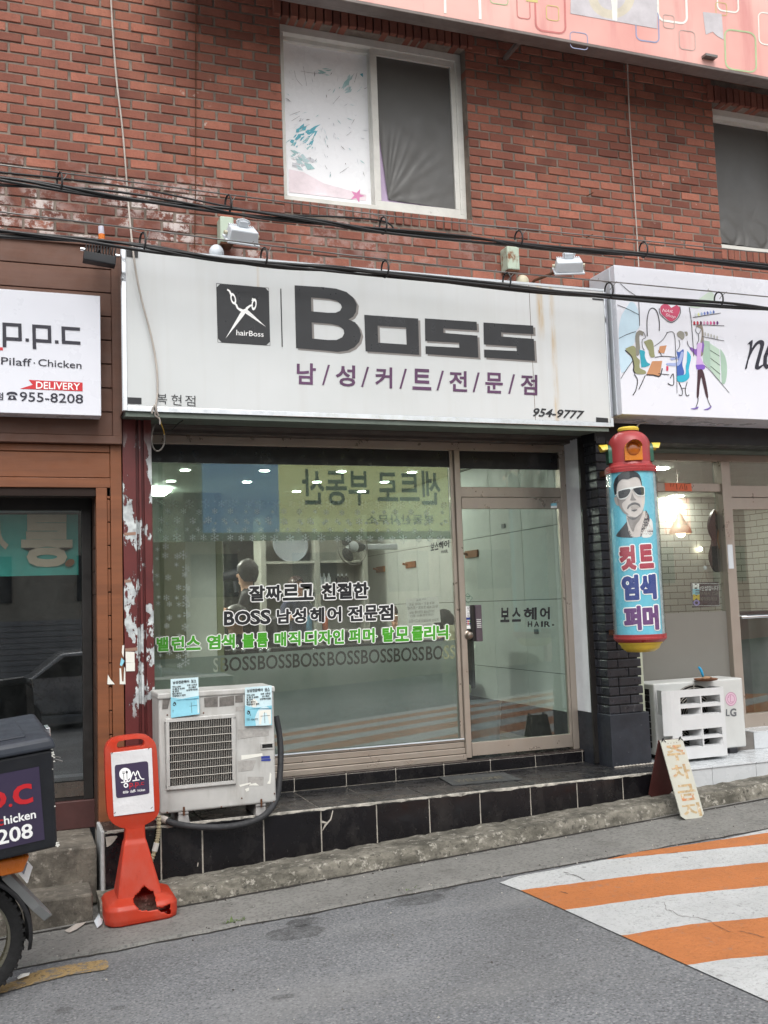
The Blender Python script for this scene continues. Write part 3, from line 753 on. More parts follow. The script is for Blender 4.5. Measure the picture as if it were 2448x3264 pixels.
    # sagging grey sheet with creases
    def sheet(xa, xb, za, zb, yy, folds, drop):
        g_ = MB(); nu, nv = 60, 60; v_ = []
        for jj in range(nv + 1):
            for ii in range(nu + 1):
                u, v = ii / nu, jj / nv
                X = xa + (xb - xa) * u; Z = za + (zb - za) * v
                if v < .5 and folds:
                    pull = (.5 - v) * .12 * max(0, 1 - u * 1.5)
                    X += pull
                Z += drop * max(0, .10 - v) * (1 - u) * 2 * (1 if folds else .3)
                y_ = 0
                if folds:
                    a_ = math.atan2(v - .0, u + .02); rr = math.hypot(u, v - .45)
                    y_ = .022 * abs(mnoise.noise((a_ * 8, rr * 1.2, 2))) * max(0, 1 - 1.5 * abs(v - .2) - .7 * u) * (1 if v < .6 else 0) * min(1, (.6 - v) * 5)
                    y_ += .004 * mnoise.noise((u * 5 + v * 8, v * 14 - u * 6, 5)) * max(0, .45 - v) * 2
                else:
                    y_ = (.016 * max(0, .16 - abs(mnoise.noise((u * 4, v * 5, 5)))) / .16 - .006) * max(0, .42 - v) * 2.2
                v_.append((X, yy + y_ - .003, Z))
        g_.add(v_, [(q * (nu + 1) + p, q * (nu + 1) + p + 1, (q + 1) * (nu + 1) + p + 1, (q + 1) * (nu + 1) + p) for q in range(nv) for p in range(nu)])
        return g_
    if k == 0:
        obj('backing_poster', MB().box(x0b + .045, x1b - .035, y1b - .004, y1b, z0 + .04, z1 - .045), M['lilac'], wf)
        obj('grey_sheet', sheet(x0b + .052, x1b - .042, z0 + .052, z1 - .052, y1b - .016, True, .10), M['grey_film'], wf, smooth=80)
    else:
        obj('backing_poster', MB().box(x0b + .045, x1b - .035, y1b - .004, y1b, z0 + .04, z1 - .045), M['grey_film'], wf)
        pass
    if k == 1:
        obj('grey_sheet', sheet(x0 + .018, x1 - .032, z0 + .03, z1 - .032, y1 - .016, False, .3), M['grey_film'], wf, smooth=80)
# nail stubs in the wall
m = MB()
for px, py in ((1870, 625), (1868, 758)):
    p = P(px, py, 0); m.tube([p, p + Vector((.03, -.05, .012))], .004, 6)
obj('wall_nail', m, M['rust'], bld)

# ================================================================== signs
# --- barber sign
YB = -.27
ps = thing('shop_sign', P(1170, 1330, YB) + Vector((0, .2, 0)), 'long off white barber shop sign with big black Boss lettering and scissors logo', 'sign')
a = P(402, 796, YB); b_ = P(1926, 929, YB); c_ = P(404, 1291, YB); d_ = P(1941, 1350, YB)
X0, X1, Z0, Z1 = (a.x + c_.x) / 2, (b_.x + d_.x) / 2, (c_.z + d_.z) / 2, (a.z + b_.z) / 2
obj('sign_face', MB().box(X0, X1, YB, YB + .02, Z0, Z1), M['boss_face'], ps)
obj('case', MB().box(X0 - .012, X1 + .012, YB + .02, -.012, Z0 - .03, Z1 + .012), M['white_tin'], ps, bevel=.004)
m = MB()
m.box(X0 - .026, X0, YB - .006, YB + .02, Z0 - .03, Z1 + .02); m.box(X1, X1 + .026, YB - .006, YB + .02, Z0 - .03, Z1 + .02)
m.box(X0, X1, YB - .006, YB + .02, Z0 - .032, Z0)
m.box(X0 - .028, X0 - .013, YB + .021, -.012, Z0 - .03, Z1 + .02)
obj('trim', m, M['chrome'], ps, bevel=.002)
obj('top_trim', MB().box(X0, X1, YB - .004, YB + .02, Z1, Z1 + .018), M['white_tin'], ps, bevel=.002)
obj('panel_joint', MB().box(P(1690, 1000, YB).x - .0012, P(1690, 1000, YB).x + .0012, YB - .0016, YB, Z0, Z1), M['rust'], ps)
zb = zl(660, 900, .663); mp = wallmap(YB - .003); ms = wallmap(YB - .0015)
Bo = [(421, 14), (560, 23), (620, 30), (670, 46), (702, 72), (720, 105), (716, 142), (702, 165), (680, 178), (712, 192), (732, 220), (741, 252), (732, 286), (708, 312), (676, 328), (630, 334), (560, 327), (428, 316)]
Bh1 = [(500, 72), (585, 79), (622, 88), (643, 104), (648, 120), (640, 136), (618, 146), (580, 146), (502, 139)]
Bh2 = [(503, 192), (595, 199), (634, 208), (656, 226), (660, 244), (650, 264), (622, 277), (580, 277), (506, 270)]
o1 = [(756, 156), (1015, 174), (1020, 348), (762, 331)]; oh = [(820, 208), (957, 217), (960, 299), (823, 290)]
s1 = [(1047, 173), (1296, 190), (1298, 231), (1136, 221), (1137, 243), (1300, 256), (1305, 362), (1051, 344), (1050, 306), (1213, 314), (1212, 290), (1049, 281)]
s2 = [(1329, 193), (1568, 208), (1570, 249), (1414, 240), (1415, 260), (1571, 272), (1577, 377), (1333, 361), (1332, 323), (1489, 330), (1488, 308), (1331, 298)]
for nm, dx, dy, mm, mapping in (('lettering_shadow', 10, 9, M['grey_ink'], ms), ('lettering', 0, 0, M['ink'], mp)):
    d = Dec(mapping); q = lambda L: zb(*[(x + dx, y + dy) for x, y in L])
    d.poly(q(Bo), [q(Bh1), q(Bh2)]); d.poly(q(o1), [q(oh)]); d.poly(q(s1)); d.poly(q(s2))
    if dx == 0:
        d.poly(zb((352, 30), (357, 30), (364, 310), (359, 310)))
    obj(nm, d, mm, ps)
d = Dec(mp)
d.text('954-9777', [(1702, 1301), (1862, 1310), (1861, 1335), (1700, 1326)], .022, .22)
for ch, x0 in (('복', 500), ('현', 546), ('점', 590)): d.text(ch, [(x0, 1254 + (x0 - 500) * .06), (x0 + 33, 1256 + (x0 - 500) * .06), (x0 + 33, 1290 + (x0 - 500) * .055), (x0, 1287 + (x0 - 500) * .055)], -.004)
for q in (((402, 797), (440, 800), (440, 822), (403, 818)), ((406, 1266), (451, 1268), (451, 1288), (406, 1286)), ((1888, 950), (1925, 953), (1925, 958), (1888, 955)), ((1900, 1330), (1938, 1333), (1939, 1348), (1900, 1345))): d.poly(q)
obj('small_lettering', d, M['ink'], ps)
d = Dec(mp)
top = lambda x: 388 + (x - 432) * (447 - 388) / (1585 - 432); bot = lambda x: 486 + (x - 432) * (540 - 486) / (1585 - 432)
for ch, x0, x1 in (('남', 434, 521), ('성', 622, 710), ('커', 812, 888), ('트', 990, 1076), ('전', 1168, 1248), ('문', 1340, 1420), ('점', 1512, 1586)):
    d.text(ch, zb((x0, top(x0)), (x1, top(x1)), (x1, bot(x1)), (x0, bot(x0))), .022)
for x0, x1 in ((553, 591), (741, 779), (925, 961), (1103, 1139), (1277, 1311), (1448, 1481)):
    d.poly(zb((x1 - 10, top(x1)), (x1, top(x1) + 1), (x0 + 9, bot(x0) + 2), (x0, bot(x0) + 1)))
obj('korean_lettering', d, M['purple_ink'], ps)
d = Dec(ms); d.poly(zb((62, 8), (280, 26), (297, 44), (302, 286), (285, 302), (70, 288), (53, 271), (46, 24)))
d.line(zb((45, 5), (296, 27), (303, 304), (52, 288), (45, 5)), 1.6)
obj('logo_plate', d, M['ink'], ps)
d = Dec(mp)
d.poly(zb((89, 270), (160, 146), (178, 130), (190, 140), (176, 160)))
d.poly(zb((283, 214), (186, 150), (170, 132), (186, 126), (202, 138)))
d.line(zb((186, 140), (192, 124), (206, 113), (220, 108)), [10, 8, 6, 5]); d.line(zb((176, 140), (160, 132), (147, 124), (140, 108), (132, 100)), [10, 8, 6, 6, 5])
d.ell(*zb((126, 79))[0], 8.5, 19, hole=.55, rot=-.25); d.ell(*zb((226, 106))[0], 8, 19, hole=.55, rot=.12)
d.line(zb((115, 58), (108, 42), (97, 34)), [6, 5, 5]); d.line(zb((216, 90), (219, 78), (231, 86)), [3, 5, 3])
d.text('hairBoss', zb((141, 228), (272, 238), (272, 262), (141, 254)), .004)
obj('logo_scissors', d, M['white_ink'], ps)

# --- chicken shop sign on the brown boards
YP = -.20
pp = thing('shop_sign', P(160, 1310, YP), 'white pilaff and chicken shop sign on the brown boards', 'sign')
e1 = P(315.5, 943, YP); e2 = P(326.6, 1325.6, YP)
xr = (e1.x + e2.x) / 2
obj('board', MB().box(-1.6, xr, YP, -.075, e2.z, e1.z), M['white_new'], pp, bevel=.003)
mp = wallmap(YP - .003); z8 = zl(0, 880, .2532)
d = Dec(mp)
d.poly(z8((30, 583), (270, 598), (276, 819), (80, 808), (80, 896), (34, 893)), [z8((76, 628), (228, 637), (231, 774), (79, 766))])
d.poly(z8((404, 607), (642, 623), (648, 843), (454, 832), (457, 919), (412, 917)), [z8((450, 651), (600, 662), (603, 800), (453, 790))])
d.poly(z8((772, 632), (1008, 648), (1008, 688), (818, 677), (822, 812), (1013, 824), (1013, 864), (779, 851)))
d.poly(z8((320, 783), (364, 786), (365, 826), (321, 823))); d.poly(z8((691, 807), (736, 810), (737, 851), (692, 848)))
d.poly(z8((-300, 560), (-50, 578), (-44, 800), (-300, 785)), [z8((-260, 605), (-95, 615), (-90, 757), (-260, 747))])
d.text('Pilaff', z8((15, 1018), (395, 1040), (395, 1136), (15, 1113)), .004); d.ell(*z8((432, 1094))[0], 2.2, 2.2)
d.text('Chicken', z8((482, 1042), (1026, 1077), (1026, 1166), (482, 1130)), .004)
d.text('955-8208', z8((250, 1456), (1045, 1490), (1045, 1602), (250, 1574)), .006)
d.text('점', z8((-58, 1462), (38, 1467), (38, 1560), (-58, 1556)), .012)
# telephone pictogram
d.poly(z8((80, 1492), (88, 1470), (115, 1458), (150, 1455), (190, 1460), (214, 1475), (222, 1496), (196, 1500), (186, 1486), (118, 1482), (108, 1498)))
d.poly(z8((118, 1500), (184, 1503), (212, 1556), (96, 1556)), [z8(*[(151 + 18 * math.cos(k), 1527 + 17 * math.sin(k)) for k in [i * .6 for i in range(10)]])])
obj('lettering', d, M['navy_ink'], pp)
d = Dec(wallmap(YP - .002)); d.poly(z8((360, 1306), (1040, 1340), (1040, 1450), (250, 1418), (412, 1368))); d.poly(z8((-200, 888), (36, 898), (36, 936), (-200, 926)))
obj('red_ribbon', d, M['red_ink'], pp)
d = Dec(mp); d.text('DELIVERY', z8((455, 1328), (1006, 1352), (1006, 1434), (455, 1416)), .010); obj('ribbon_lettering', d, M['white_ink'], pp)

# --- nail shop sign
YN = -.35
pn = thing('shop_sign', P(2150, 1330, YN), 'white nail shop sign with drawn ladies and pink heart', 'sign')
tl, bl = P(1960, 844, YN), P(1981, 1320, YN); xl = (tl.x + bl.x) / 2
obj('case', MB().box(xl, 8.0, YN, -.012, bl.z, tl.z), M['white_new'], pn, bevel=.004)
obj('side_cover', MB().box(xl - .006, xl - .0005, YN + .06, -.02, bl.z + .01, tl.z - .01), M['white_tin'], pn)
mp = wallmap(YN - .003); zn = zl(1920, 830, .3183)
PAL = {}
def pc(rgb):
    if rgb not in PAL: PAL[rgb] = len(PAL)
    return PAL[rgb]
d = Dec(wallmap(YN - .002))
def shp(rgb, *pts): d.m = pc(rgb); d.poly(smooth_pts(zn(*pts), 3)[:-1] if len(pts) > 4 else zn(*pts))
def lnn(w_, *pts): d.m = pc((34, 30, 34)); d.line(smooth_pts(zn(*pts), 4), w_ * 1.7)
LB = (188, 212, 226); GR = (160, 188, 170)
shp(LB, (280, 415), (320, 425), (350, 480), (368, 560), (372, 660), (345, 700), (330, 760), (320, 830), (300, 850), (240, 890), (240, 930), (300, 1000), (190, 1125), (165, 780), (172, 640), (205, 510))
shp((196, 212, 198), (870, 470), (1060, 320), (1120, 345), (1110, 410), (900, 505))
shp(GR, (1010, 800), (1075, 812), (1085, 1095), (1010, 1020)); shp(GR, (1180, 885), (1225, 950), (1248, 1050), (1245, 1160), (1225, 1235), (1185, 1228))
shp((180, 202, 186), (1078, 830), (1172, 892), (1182, 1215), (1086, 1100))
d2 = d; d = Dec(mp)
shp((190, 74, 104), (690, 475), (660, 445), (610, 440), (580, 470), (590, 530), (640, 580), (690, 612), (745, 575), (775, 510), (770, 465), (730, 442))
shp((132, 130, 120), (370, 698), (410, 715), (405, 755), (375, 745), (372, 800), (378, 900), (358, 955), (330, 930), (335, 850), (330, 760), (345, 710))
shp((140, 142, 104), (230, 885), (290, 858), (330, 870), (340, 960), (375, 1000), (375, 1075), (430, 1105), (430, 1135), (330, 1130), (310, 1040), (290, 940))
shp((44, 158, 178), (372, 895), (425, 910), (425, 960), (450, 1020), (480, 1040), (440, 1065), (372, 1072))
shp((140, 142, 104), (415, 815), (480, 790), (510, 830), (520, 930), (525, 965), (480, 965), (460, 880))
shp((192, 138, 98), (500, 1010), (600, 1005), (575, 1155), (440, 1145)); shp((192, 138, 98), (575, 860), (645, 850), (620, 930), (560, 925))
shp((140, 138, 128), (745, 730), (775, 706), (815, 722), (822, 770), (800, 795), (770, 770), (750, 760)); shp((140, 138, 128), (820, 715), (850, 715), (855, 750), (832, 760), (842, 735))
shp((58, 92, 168), (742, 905), (770, 918), (812, 890), (812, 960), (800, 1040), (820, 1120), (800, 1155), (745, 1150), (750, 1050), (765, 980))
shp((158, 172, 214), (790, 915), (812, 920), (800, 990), (760, 1055), (650, 1048), (650, 1028), (740, 1025), (770, 985)); shp((158, 172, 214), (680, 980), (750, 965), (765, 985), (690, 1000))
shp((44, 170, 196), (850, 905), (888, 965), (865, 1090), (872, 1170), (820, 1215), (755, 1210), (748, 1160), (830, 1140), (835, 1060), (852, 1000))
shp((134, 124, 112), (935, 660), (975, 640), (1005, 665), (1015, 760), (1015, 900), (1000, 955), (970, 940), (975, 850), (995, 760), (990, 690), (960, 668))
shp((126, 86, 168), (950, 840), (940, 890), (890, 870), (880, 890), (960, 970), (975, 950), (935, 905)); shp((126, 86, 168), (1005, 800), (1022, 850), (1005, 930), (990, 900))
shp((200, 168, 216), (950, 835), (1000, 830), (985, 960), (1015, 1045), (945, 1045), (950, 960)); shp((126, 86, 186), (935, 1045), (1020, 1045), (1025, 1085), (980, 1098), (930, 1085))
shp((62, 36, 44), (955, 1098), (1005, 1098), (1040, 1230), (1060, 1365), (1042, 1370), (1010, 1250), (990, 1170), (975, 1260), (965, 1365), (945, 1365), (950, 1230))
shp((118, 96, 170), (880, 1485), (930, 1475), (960, 1462), (955, 1485), (905, 1496)); shp((118, 96, 170), (1012, 1495), (1060, 1478), (1092, 1455), (1085, 1480), (1040, 1505))
for i in range(7): shp([(196, 204, 206), (206, 212, 150), (150, 170, 200), (110, 126, 190), (80, 90, 160), (150, 176, 220), (90, 110, 170)][i], *[(935 + 30 * i + 11 * math.cos(k), 545 - 5 * i + 17 * math.sin(k)) for k in [j * 1.0 for j in range(6)]])
for i in range(8): shp([(170, 30, 50), (180, 34, 60), (90, 30, 60), (206, 150, 180), (200, 120, 160), (210, 90, 140), (170, 40, 120), (96, 40, 110)][i], *[(922 + 33 * i + 11 * math.cos(k), 625 + 0 * i + 20 * math.sin(k)) for k in [j * 1.0 for j in range(6)]])
shp((200, 50, 90), (640, 1060), (662, 1060), (660, 1105), (640, 1105))
for w_, L in ((1.0, ((150, 445), (260, 490), (365, 545))), (1.0, ((165, 782), (250, 740), (335, 712))), (1.2, ((365, 410), (370, 540), (372, 655))), (1.0, ((185, 1185), (230, 1110), (300, 1010))), (1.6, ((450, 760), (448, 600), (470, 500), (510, 478), (550, 520), (570, 620), (570, 705))), (1.2, ((570, 480), (575, 530), (620, 580), (685, 622), (750, 585), (782, 520), (775, 460))), (1.2, ((870, 470), (890, 600), (910, 860), (915, 960))), (1.0, ((905, 572), (1040, 550), (1185, 527))), (1.0, ((910, 645), (1060, 648), (1220, 655))), (1.0, ((1000, 762), (1110, 785), (1218, 805))), (1.0, ((180, 230), (250, 295), (330, 350))), (2.0, ((228, 900), (290, 960), (315, 1050), (312, 1100), (330, 1132))), (1.6, ((320, 1140), (352, 1200), (335, 1300), (305, 1350))), (1.4, ((430, 1150), (395, 1230), (365, 1290))), (2.0, ((440, 1145), (510, 1148), (575, 1158), (600, 1080))), (1.2, ((525, 970), (620, 960), (725, 970))), (1.0, ((640, 725), (720, 735), (735, 990))), (1.2, ((560, 1135), (620, 1140), (670, 1145))), (1.0, ((520, 860), (600, 800), (650, 725))), (1.4, ((765, 1215), (800, 1300), (795, 1350), (765, 1345))), (1.4, ((850, 1215), (830, 1300), (845, 1355), (870, 1345))), (1.0, ((790, 1280), (835, 1280))), (1.3, ((960, 1375), (955, 1420), (935, 1475))), (1.0, ((1050, 1375), (1065, 1420), (1085, 1460))), (1.1, ((850, 805), (860, 850), (885, 880))), (1.0, ((765, 795), (775, 830), (770, 870), (745, 905))), (1.0, ((410, 715), (425, 745), (430, 775), (400, 795), (400, 860), (420, 900))), (1.0, ((940, 670), (935, 710), (965, 735), (985, 700))), (1.4, ((670, 1245), (655, 1230), (690, 1250), (715, 1235), (710, 1135), (680, 1180))), (.8, ((1020, 1050), (1080, 1105), (1190, 1230), (1270, 1325))), (.8, ((740, 960), (745, 1150), (748, 1330))), (1.0, ((960, 735), (965, 790), (945, 840))), (1.0, ((560, 900), (600, 960))), (.8, ((1080, 900), (1175, 960))), (.8, ((1082, 980), (1178, 1050))), (.8, ((1084, 1060), (1180, 1140)))): lnn(w_, *L)
for i in range(5): shp((176, 176, 172), *[(1030 + 30 * i + 9 * math.cos(k), 735 + 9 * i + 20 * math.sin(k)) for k in [j * 1.0 for j in range(6)]])
d.m = pc((236, 220, 226)); d.text('NAIL', zn((600, 482), (712, 500), (708, 525), (598, 515)), .0, .25); d.text('Shop', zn((632, 528), (738, 552), (728, 590), (630, 570)), .0, .25)
for dd, nm in ((d2, 'drawing_background'), (d, 'drawing')): obj(nm, dd, [mat('print_ink', k, .45, var=.05) for k in PAL], pn)
d = Dec(mp)                                                # large italic letters
d.m = 0
d.poly(smooth_pts(zn((1450, 845), (1470, 820), (1505, 795), (1502, 850), (1498, 880), (1530, 830), (1570, 800), (1605, 800), (1622, 825), (1612, 880), (1568, 1040), (1575, 1058), (1600, 1045), (1612, 1052), (1570, 1090), (1535, 1088), (1530, 1050), (1575, 890), (1580, 845), (1560, 838), (1510, 900), (1465, 1000), (1448, 1078), (1428, 1082), (1465, 940), (1478, 850), (1465, 838)), 2))
d.poly(zn((1760, 800), (1720, 800), (1660, 850), (1615, 960), (1608, 1050), (1640, 1092), (1690, 1060), (1740, 980), (1735, 1060), (1755, 1090), (1800, 1060), (1790, 1040), (1772, 1050), (1770, 1020), (1820, 800)), [zn((1750, 830), (1765, 880), (1720, 990), (1670, 1045), (1648, 1040), (1650, 970), (1690, 870))])
obj('lettering', d, M['navy_ink'], pn)

# --- pink sign over the upper windows
YR = -.50
pr = thing('roof_sign', Vector((4, -.3, 5.8)), 'huge faded pink sign board with rounded square outlines above the windows', 'sign')
zr0 = P(1400, 62, YR).z; zr1 = P(2448, 257, YR).z; zr = (zr0 + zr1) / 2
obj('board', MB().box(.9, 8.2, YR, YR + .06, zr + .03, zr + 1.5), M['banner'], pr)
m = MB(); m.box(.9, 8.2, YR - .012, YR + .075, zr, zr + .022)
m.box(.9, 8.2, YR + .076, YR + .13, zr + .012, zr + .06)
m.box(3.5, 3.53, YR + .14, .0, zr + .10, zr + .13)
obj('bottom_frame', m, mat('grey_brown_metal', (118, 110, 106), .5, .3, var=.12), pr, bevel=.004)
obj('back_panel', MB().box(.9, 8.2, YR + .061, YR + .13, zr + .061, zr + 1.5), M['rust'], pr)
d = Dec(wallmap(YR - .002)); zt_ = zl(1400, 0, .6317)
def rsq(x0, y0, x1, y1, w_, mi, sk=.10, tilt=.09):
    d.m = mi; pts = []; r = .22 * min(x1 - x0, y1 - y0)
    for cx, cy, a0 in ((x1 - r, y0 + r, -90), (x1 - r, y1 - r, 0), (x0 + r, y1 - r, 90), (x0 + r, y0 + r, 180)):
        for k in range(5):
            an = R(a0 + 22.5 * k); pts.append((cx + r * math.cos(an), cy + r * math.sin(an)))
    pts.append(pts[0]); L = zt_(*[(x + (y - y0) * .03, y + (x - x0) * tilt * 1.6) for x, y in pts]); d.line(L, w_)
CL = [(232, 232, 224), (206, 190, 122), (196, 192, 196), (176, 196, 150), (150, 158, 190), (200, 120, 116), (190, 168, 160)]
for a_ in ((1100, -80, 1245, 100, 7, 0), (1400, -120, 1505, 50, 5, 0), (1130, 72, 1185, 138, 2.5, 6), (540, 25, 602, 98, 2.5, 1), (390, -60, 455, 88, 3, 5), (480, -120, 630, 150, 6, 5), (660, 158, 748, 240, 2.5, 4), (990, 40, 1105, 200, 4, 4), (1440, 145, 1595, 345, 5, 3), (1395, 10, 1450, 72, 2, 1), (1210, 150, 1290, 245, 2.5, 6), (256, -60, 345, 14, 3, 3), (1610, 60, 1720, 220, 4, 0)): rsq(*a_)
d.m = 0
d.poly(zt_((22, -40), (34, -40), (37, 68), (24, 66))); d.poly(zt_((196, -40), (210, -40), (214, 98), (200, 97)))
d.m = 1; d.poly(zt_((440, -40), (498, -40), (497, 14), (438, 6)))
d.m = 2; d.poly(zt_((664, -40), (1100, -40), (1100, 145), (662, 68)))
d.m = 7; d.ell(*zt_((870, -20))[0], 74, 72, 28, hole=.62)
d.m = 0; d.poly(zt_((862, -40), (900, -40), (898, 105), (874, 100), (872, 40)))
d.m = 2; d.poly(zt_((1330, 60), (1425, 70), (1435, 200), (1400, 180), (1380, 160), (1345, 175)))
obj('faded_print', d, [mat('faded_print', c, .55, var=.1) for c in CL] + [mat('faded_print', (204, 196, 178), .55, var=.1)], pr)
p = P(2265, 180, YR - .03)
obj('bracket', MB().box(p.x - .06, p.x + .05, YR - .05, YR, p.z - .01, p.z + .008), M['wire'], pr)

# ================================================================== left shop: brown boards
bw = thing('wooden_shopfront', (.1, 0, .4), 'brown board clad shopfront with a dark glass door left of the barber shop', 'shopfront')
zt0, zb0 = P(200, 770, -.06).z, P(200, 1386, -.06).z
xr = P(384, 1000, -.06).x
m = MB(); nb = 8; hb = (zt0 - zb0) / nb
for i in range(nb): m.box(-2.2, xr - .055, -.05, -.02, zb0 + hb * i + .003, zb0 + hb * (i + 1) - .003)
obj('upper_board', m, M['wood_up'], bw, bevel=.003, seg=1)
m = MB(); m.box(xr - .055, xr, -.066, .0, zb0, zt0); m.box(-2.2, xr, -.066, .0, zb0 - .05, zb0); m.box(-2.2, xr - .055, -.066, 0, zt0 - .01, zt0 + .03)
obj('board_frame', m, M['wood_up'], bw, bevel=.003)
obj('backing', MB().box(-2.2, xr - .002, -.012, .12, 2.44, zt0 + .02), M['wood_gap'], bw)
z_t = P(200, 1555, 0).z; hb = .145
m = MB(); i = 0; z = z_t + .06
while z < zb0 - .06: m.box(-2.2, .585, -.02, .0, z + .003, min(z + .16, zb0 - .05) - .002); z += .16
xj = P(308, 1900, 0).x
z = .39
while z < z_t + .04: m.box(xj + .066, .585, -.012, .02, z + .003, min(z + hb, z_t + .05) - .003); z += hb
obj('lower_board', m, M['wood'], bw, bevel=.003, seg=1)
m = MB(); m.box(xj, xj + .066, -.022, .05, .38, z_t + .0); m.box(-2.2, .587, -.024, .03, z_t, z_t + .06); m.box(.587, .655, -.024, .05, .38, zb0 - .05)
obj('corner_trim', m, M['wood'], bw, bevel=.003)
m = MB(); z = .38
while z < z_t: m.box(xj - .004, xj + .002, .05, .30, z + .003, min(z + .145, z_t) - .003); z += .145
m.box(xj + .002, .66, .021, .30, .38, 3.0); m.box(-2.2, .5, .05, .32, z_t + .002, 2.9)
obj('door_reveal', m, mat('dark_brown_board', (66, 42, 30), .6, var=.15, vs_=5), bw)
# glass door
YD = .30
dr = obj('door', (lambda q: (q.box(-1.4, .49, YD - .03, YD + .02, z_t - .11, z_t - .002), q.box(.432, .49, YD - .03, YD + .02, .55, z_t - .11), q.box(-1.4, .432, YD - .02, YD + .02, .55, .66), q)[-1])(MB()), M['dark_frame'], bw, bevel=.003)
obj('kick_plate', MB().box(-1.4, .432, YD - .026, YD - .021, .575, .665), M['steel'], dr)
obj('door_glass', MB().box(-1.4, .432, YD, YD + .004, .665, z_t - .11), M['glass_dark'], dr)
m = MB(); m.box(-1.4, .52, YD - .045, YD + .04, .376, .55)
obj('threshold', m, M['maroon'], bw, bevel=.006)
# concrete steps
stp = MB(); stp.box(-2.2, .468, -.267, YD, .05, .376)
struct_steps = obj('concrete_step', stp, M['concrete'], bevel=.012, origin=(0, -.2, 0)); tag(struct_steps, 'stained upper concrete step under the dark glass door of the brown shop', 'step')
stp = MB(); stp.box(-2.2, .425, -.54, -.2675, -.1, .181)
s_ = obj('concrete_step', stp, M['concrete'], bevel=.014, origin=(0, -.4, 0)); tag(s_, 'darker lower concrete step nearest the street beside the orange stand', 'step')
# inside of that shop
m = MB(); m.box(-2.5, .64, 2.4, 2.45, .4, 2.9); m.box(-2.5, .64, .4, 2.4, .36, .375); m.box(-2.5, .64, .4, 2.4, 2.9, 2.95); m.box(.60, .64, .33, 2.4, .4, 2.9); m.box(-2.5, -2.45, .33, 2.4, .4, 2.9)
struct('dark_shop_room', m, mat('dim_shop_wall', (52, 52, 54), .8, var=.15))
rb = thing('banner', P(120, 1830, YD + .05), 'teal banner with big beige Korean letters hanging behind the dark glass door', 'banner')
pa, pb = P(0, 1640, YD + .05), P(250, 1832, YD + .05)
m = MB(); nn = 24; v_ = []
for j in (0, 1):
    for i in range(nn + 1):
        x = -1.2 + (pb.x + 1.2) * i / nn; v_.append((x, YD + .05 + .008 * math.sin(i * 1.7) * (i > 18), (pb.z, P(120, 1640, YD + .05).z)[j]))
m.add(v_, [(i, i + 1, nn + 2 + i, nn + 1 + i) for i in range(nn)])
obj('cloth', m, M['tealb'], rb, smooth=80)
obj('roller', MB().tube([(-1.2, YD + .06, P(120, 1618, YD + .05).z), (P(252, 1618, YD + .05).x, YD + .06, P(120, 1618, YD + .05).z)], .032, 14), M['white_tin'], rb, smooth=50)
d = Dec(wallmap(YD + .038)); d.m = 0
d7 = zl(0, 1500, .4522)
d.text('롱', d7((165, 325), (495, 325), (495, 665), (165, 665)), .04, flipx=True); d.text('사', d7((-160, 340), (50, 340), (50, 600), (-160, 600)), .03, flipx=True)
d.m = 1; d.ell(*d7((492, 650))[0], 16, 11, rot=-.5)
obj('lettering', d, [M['beige_ink'], M['tan']], rb)

# --- red metal post
rp = thing('metal_post', (.75, -.02, .45), 'dark red metal post with white peeling paint between the brown boards and the barber window', 'post')
x0, x1 = .662, .842
m = MB()
m.box(x0, x0 + .082, -.026, .42, .46, 2.93); m.box(x0 + .100, x0 + .116, -.022, .42, .46, 2.93); m.box(x1 - .048, x1, -.026, .42, .46, 2.93); m.box(x0 + .05, x1 - .03, .0, .42, .46, 2.93)
obj('post_body', m, M['red_post'], rp, bevel=.004)
d = Dec(wallmap(-.030)); d.poly([(400, 2077), (429, 2078), (429, 2112), (401, 2112)]); d.m = 0
d.poly([(401, 2113), (430, 2112), (430, 2139), (402, 2140)])
obj('torn_notice', d, M['paper'], rp)
d = Dec(wallmap(-.0275))
for q in (((396, 1698), (433, 1695), (433, 1705), (396, 1707)), ((399, 2067), (438, 2063), (438, 2074), (399, 2077)), ((396, 1848), (418, 1847), (418, 1856), (397, 1858))): d.poly(q)
obj('tape', d, mat('brown_tape', (148, 118, 102), .4, var=.1), rp)
d = Dec(wallmap(-.026)); d.poly([(342, 2181), (344, 2150), (352, 2165), (366, 2181)]); d.poly([(382, 2181), (381, 2130), (386, 2130), (389, 2172), (394, 2172), (396, 2125), (399, 2130), (400, 2181)]); d.poly([(388, 2080), (390, 2058), (396, 2056), (394, 2096)])
obj('torn_paper', d, M['paper'], bw)
d = Dec(wallmap(-.026)); d.poly([(382, 2120), (387, 2096), (397, 2107), (388, 2124)]); obj('sticker', d, M['flyer_blue'], bw)

# ================================================================== barber shopfront
YG = .42
bs = thing('shopfront', (2.5, YG, .55), 'metal framed barber shopfront with big printed window and glass door', 'shopfront')
XL, XP0, XP1, XR0, XR1 = .895, 3.137, 3.182, 4.03, 4.095
ZB, ZS, ZT, ZH = .562, .692, 2.845, 2.905
m = MB()
m.box(XL, XR1, YG - .03, YG + .04, ZT, ZH)                                   # head rail
m.box(XP0, XP1, YG - .035, YG + .04, ZB, ZT)                                 # post
m.box(XR0 + .012, XR1, YG - .03, YG + .04, ZB - .01, ZT)                     # door jamb
m.box(XP1, XR0 + .012, YG - .026, YG + .035, 2.492, 2.568)                   # transom
m.box(XL, XP0, YG - .01, YG + .03, ZS - .012, ZS + .004)
for k in range(3): m.box(XL, XP0, YG - .006 - .012 * k - (.008 if k == 2 else 0), YG + .03, ZS - .012 - .043 * (k + 1), ZS - .016 - .043 * k)
m.box(XP0 - .030, XP0 - .002, YG - .012, YG + .02, ZS + .004, ZT)
obj('frame', m, M['alu'], bs, bevel=.003)
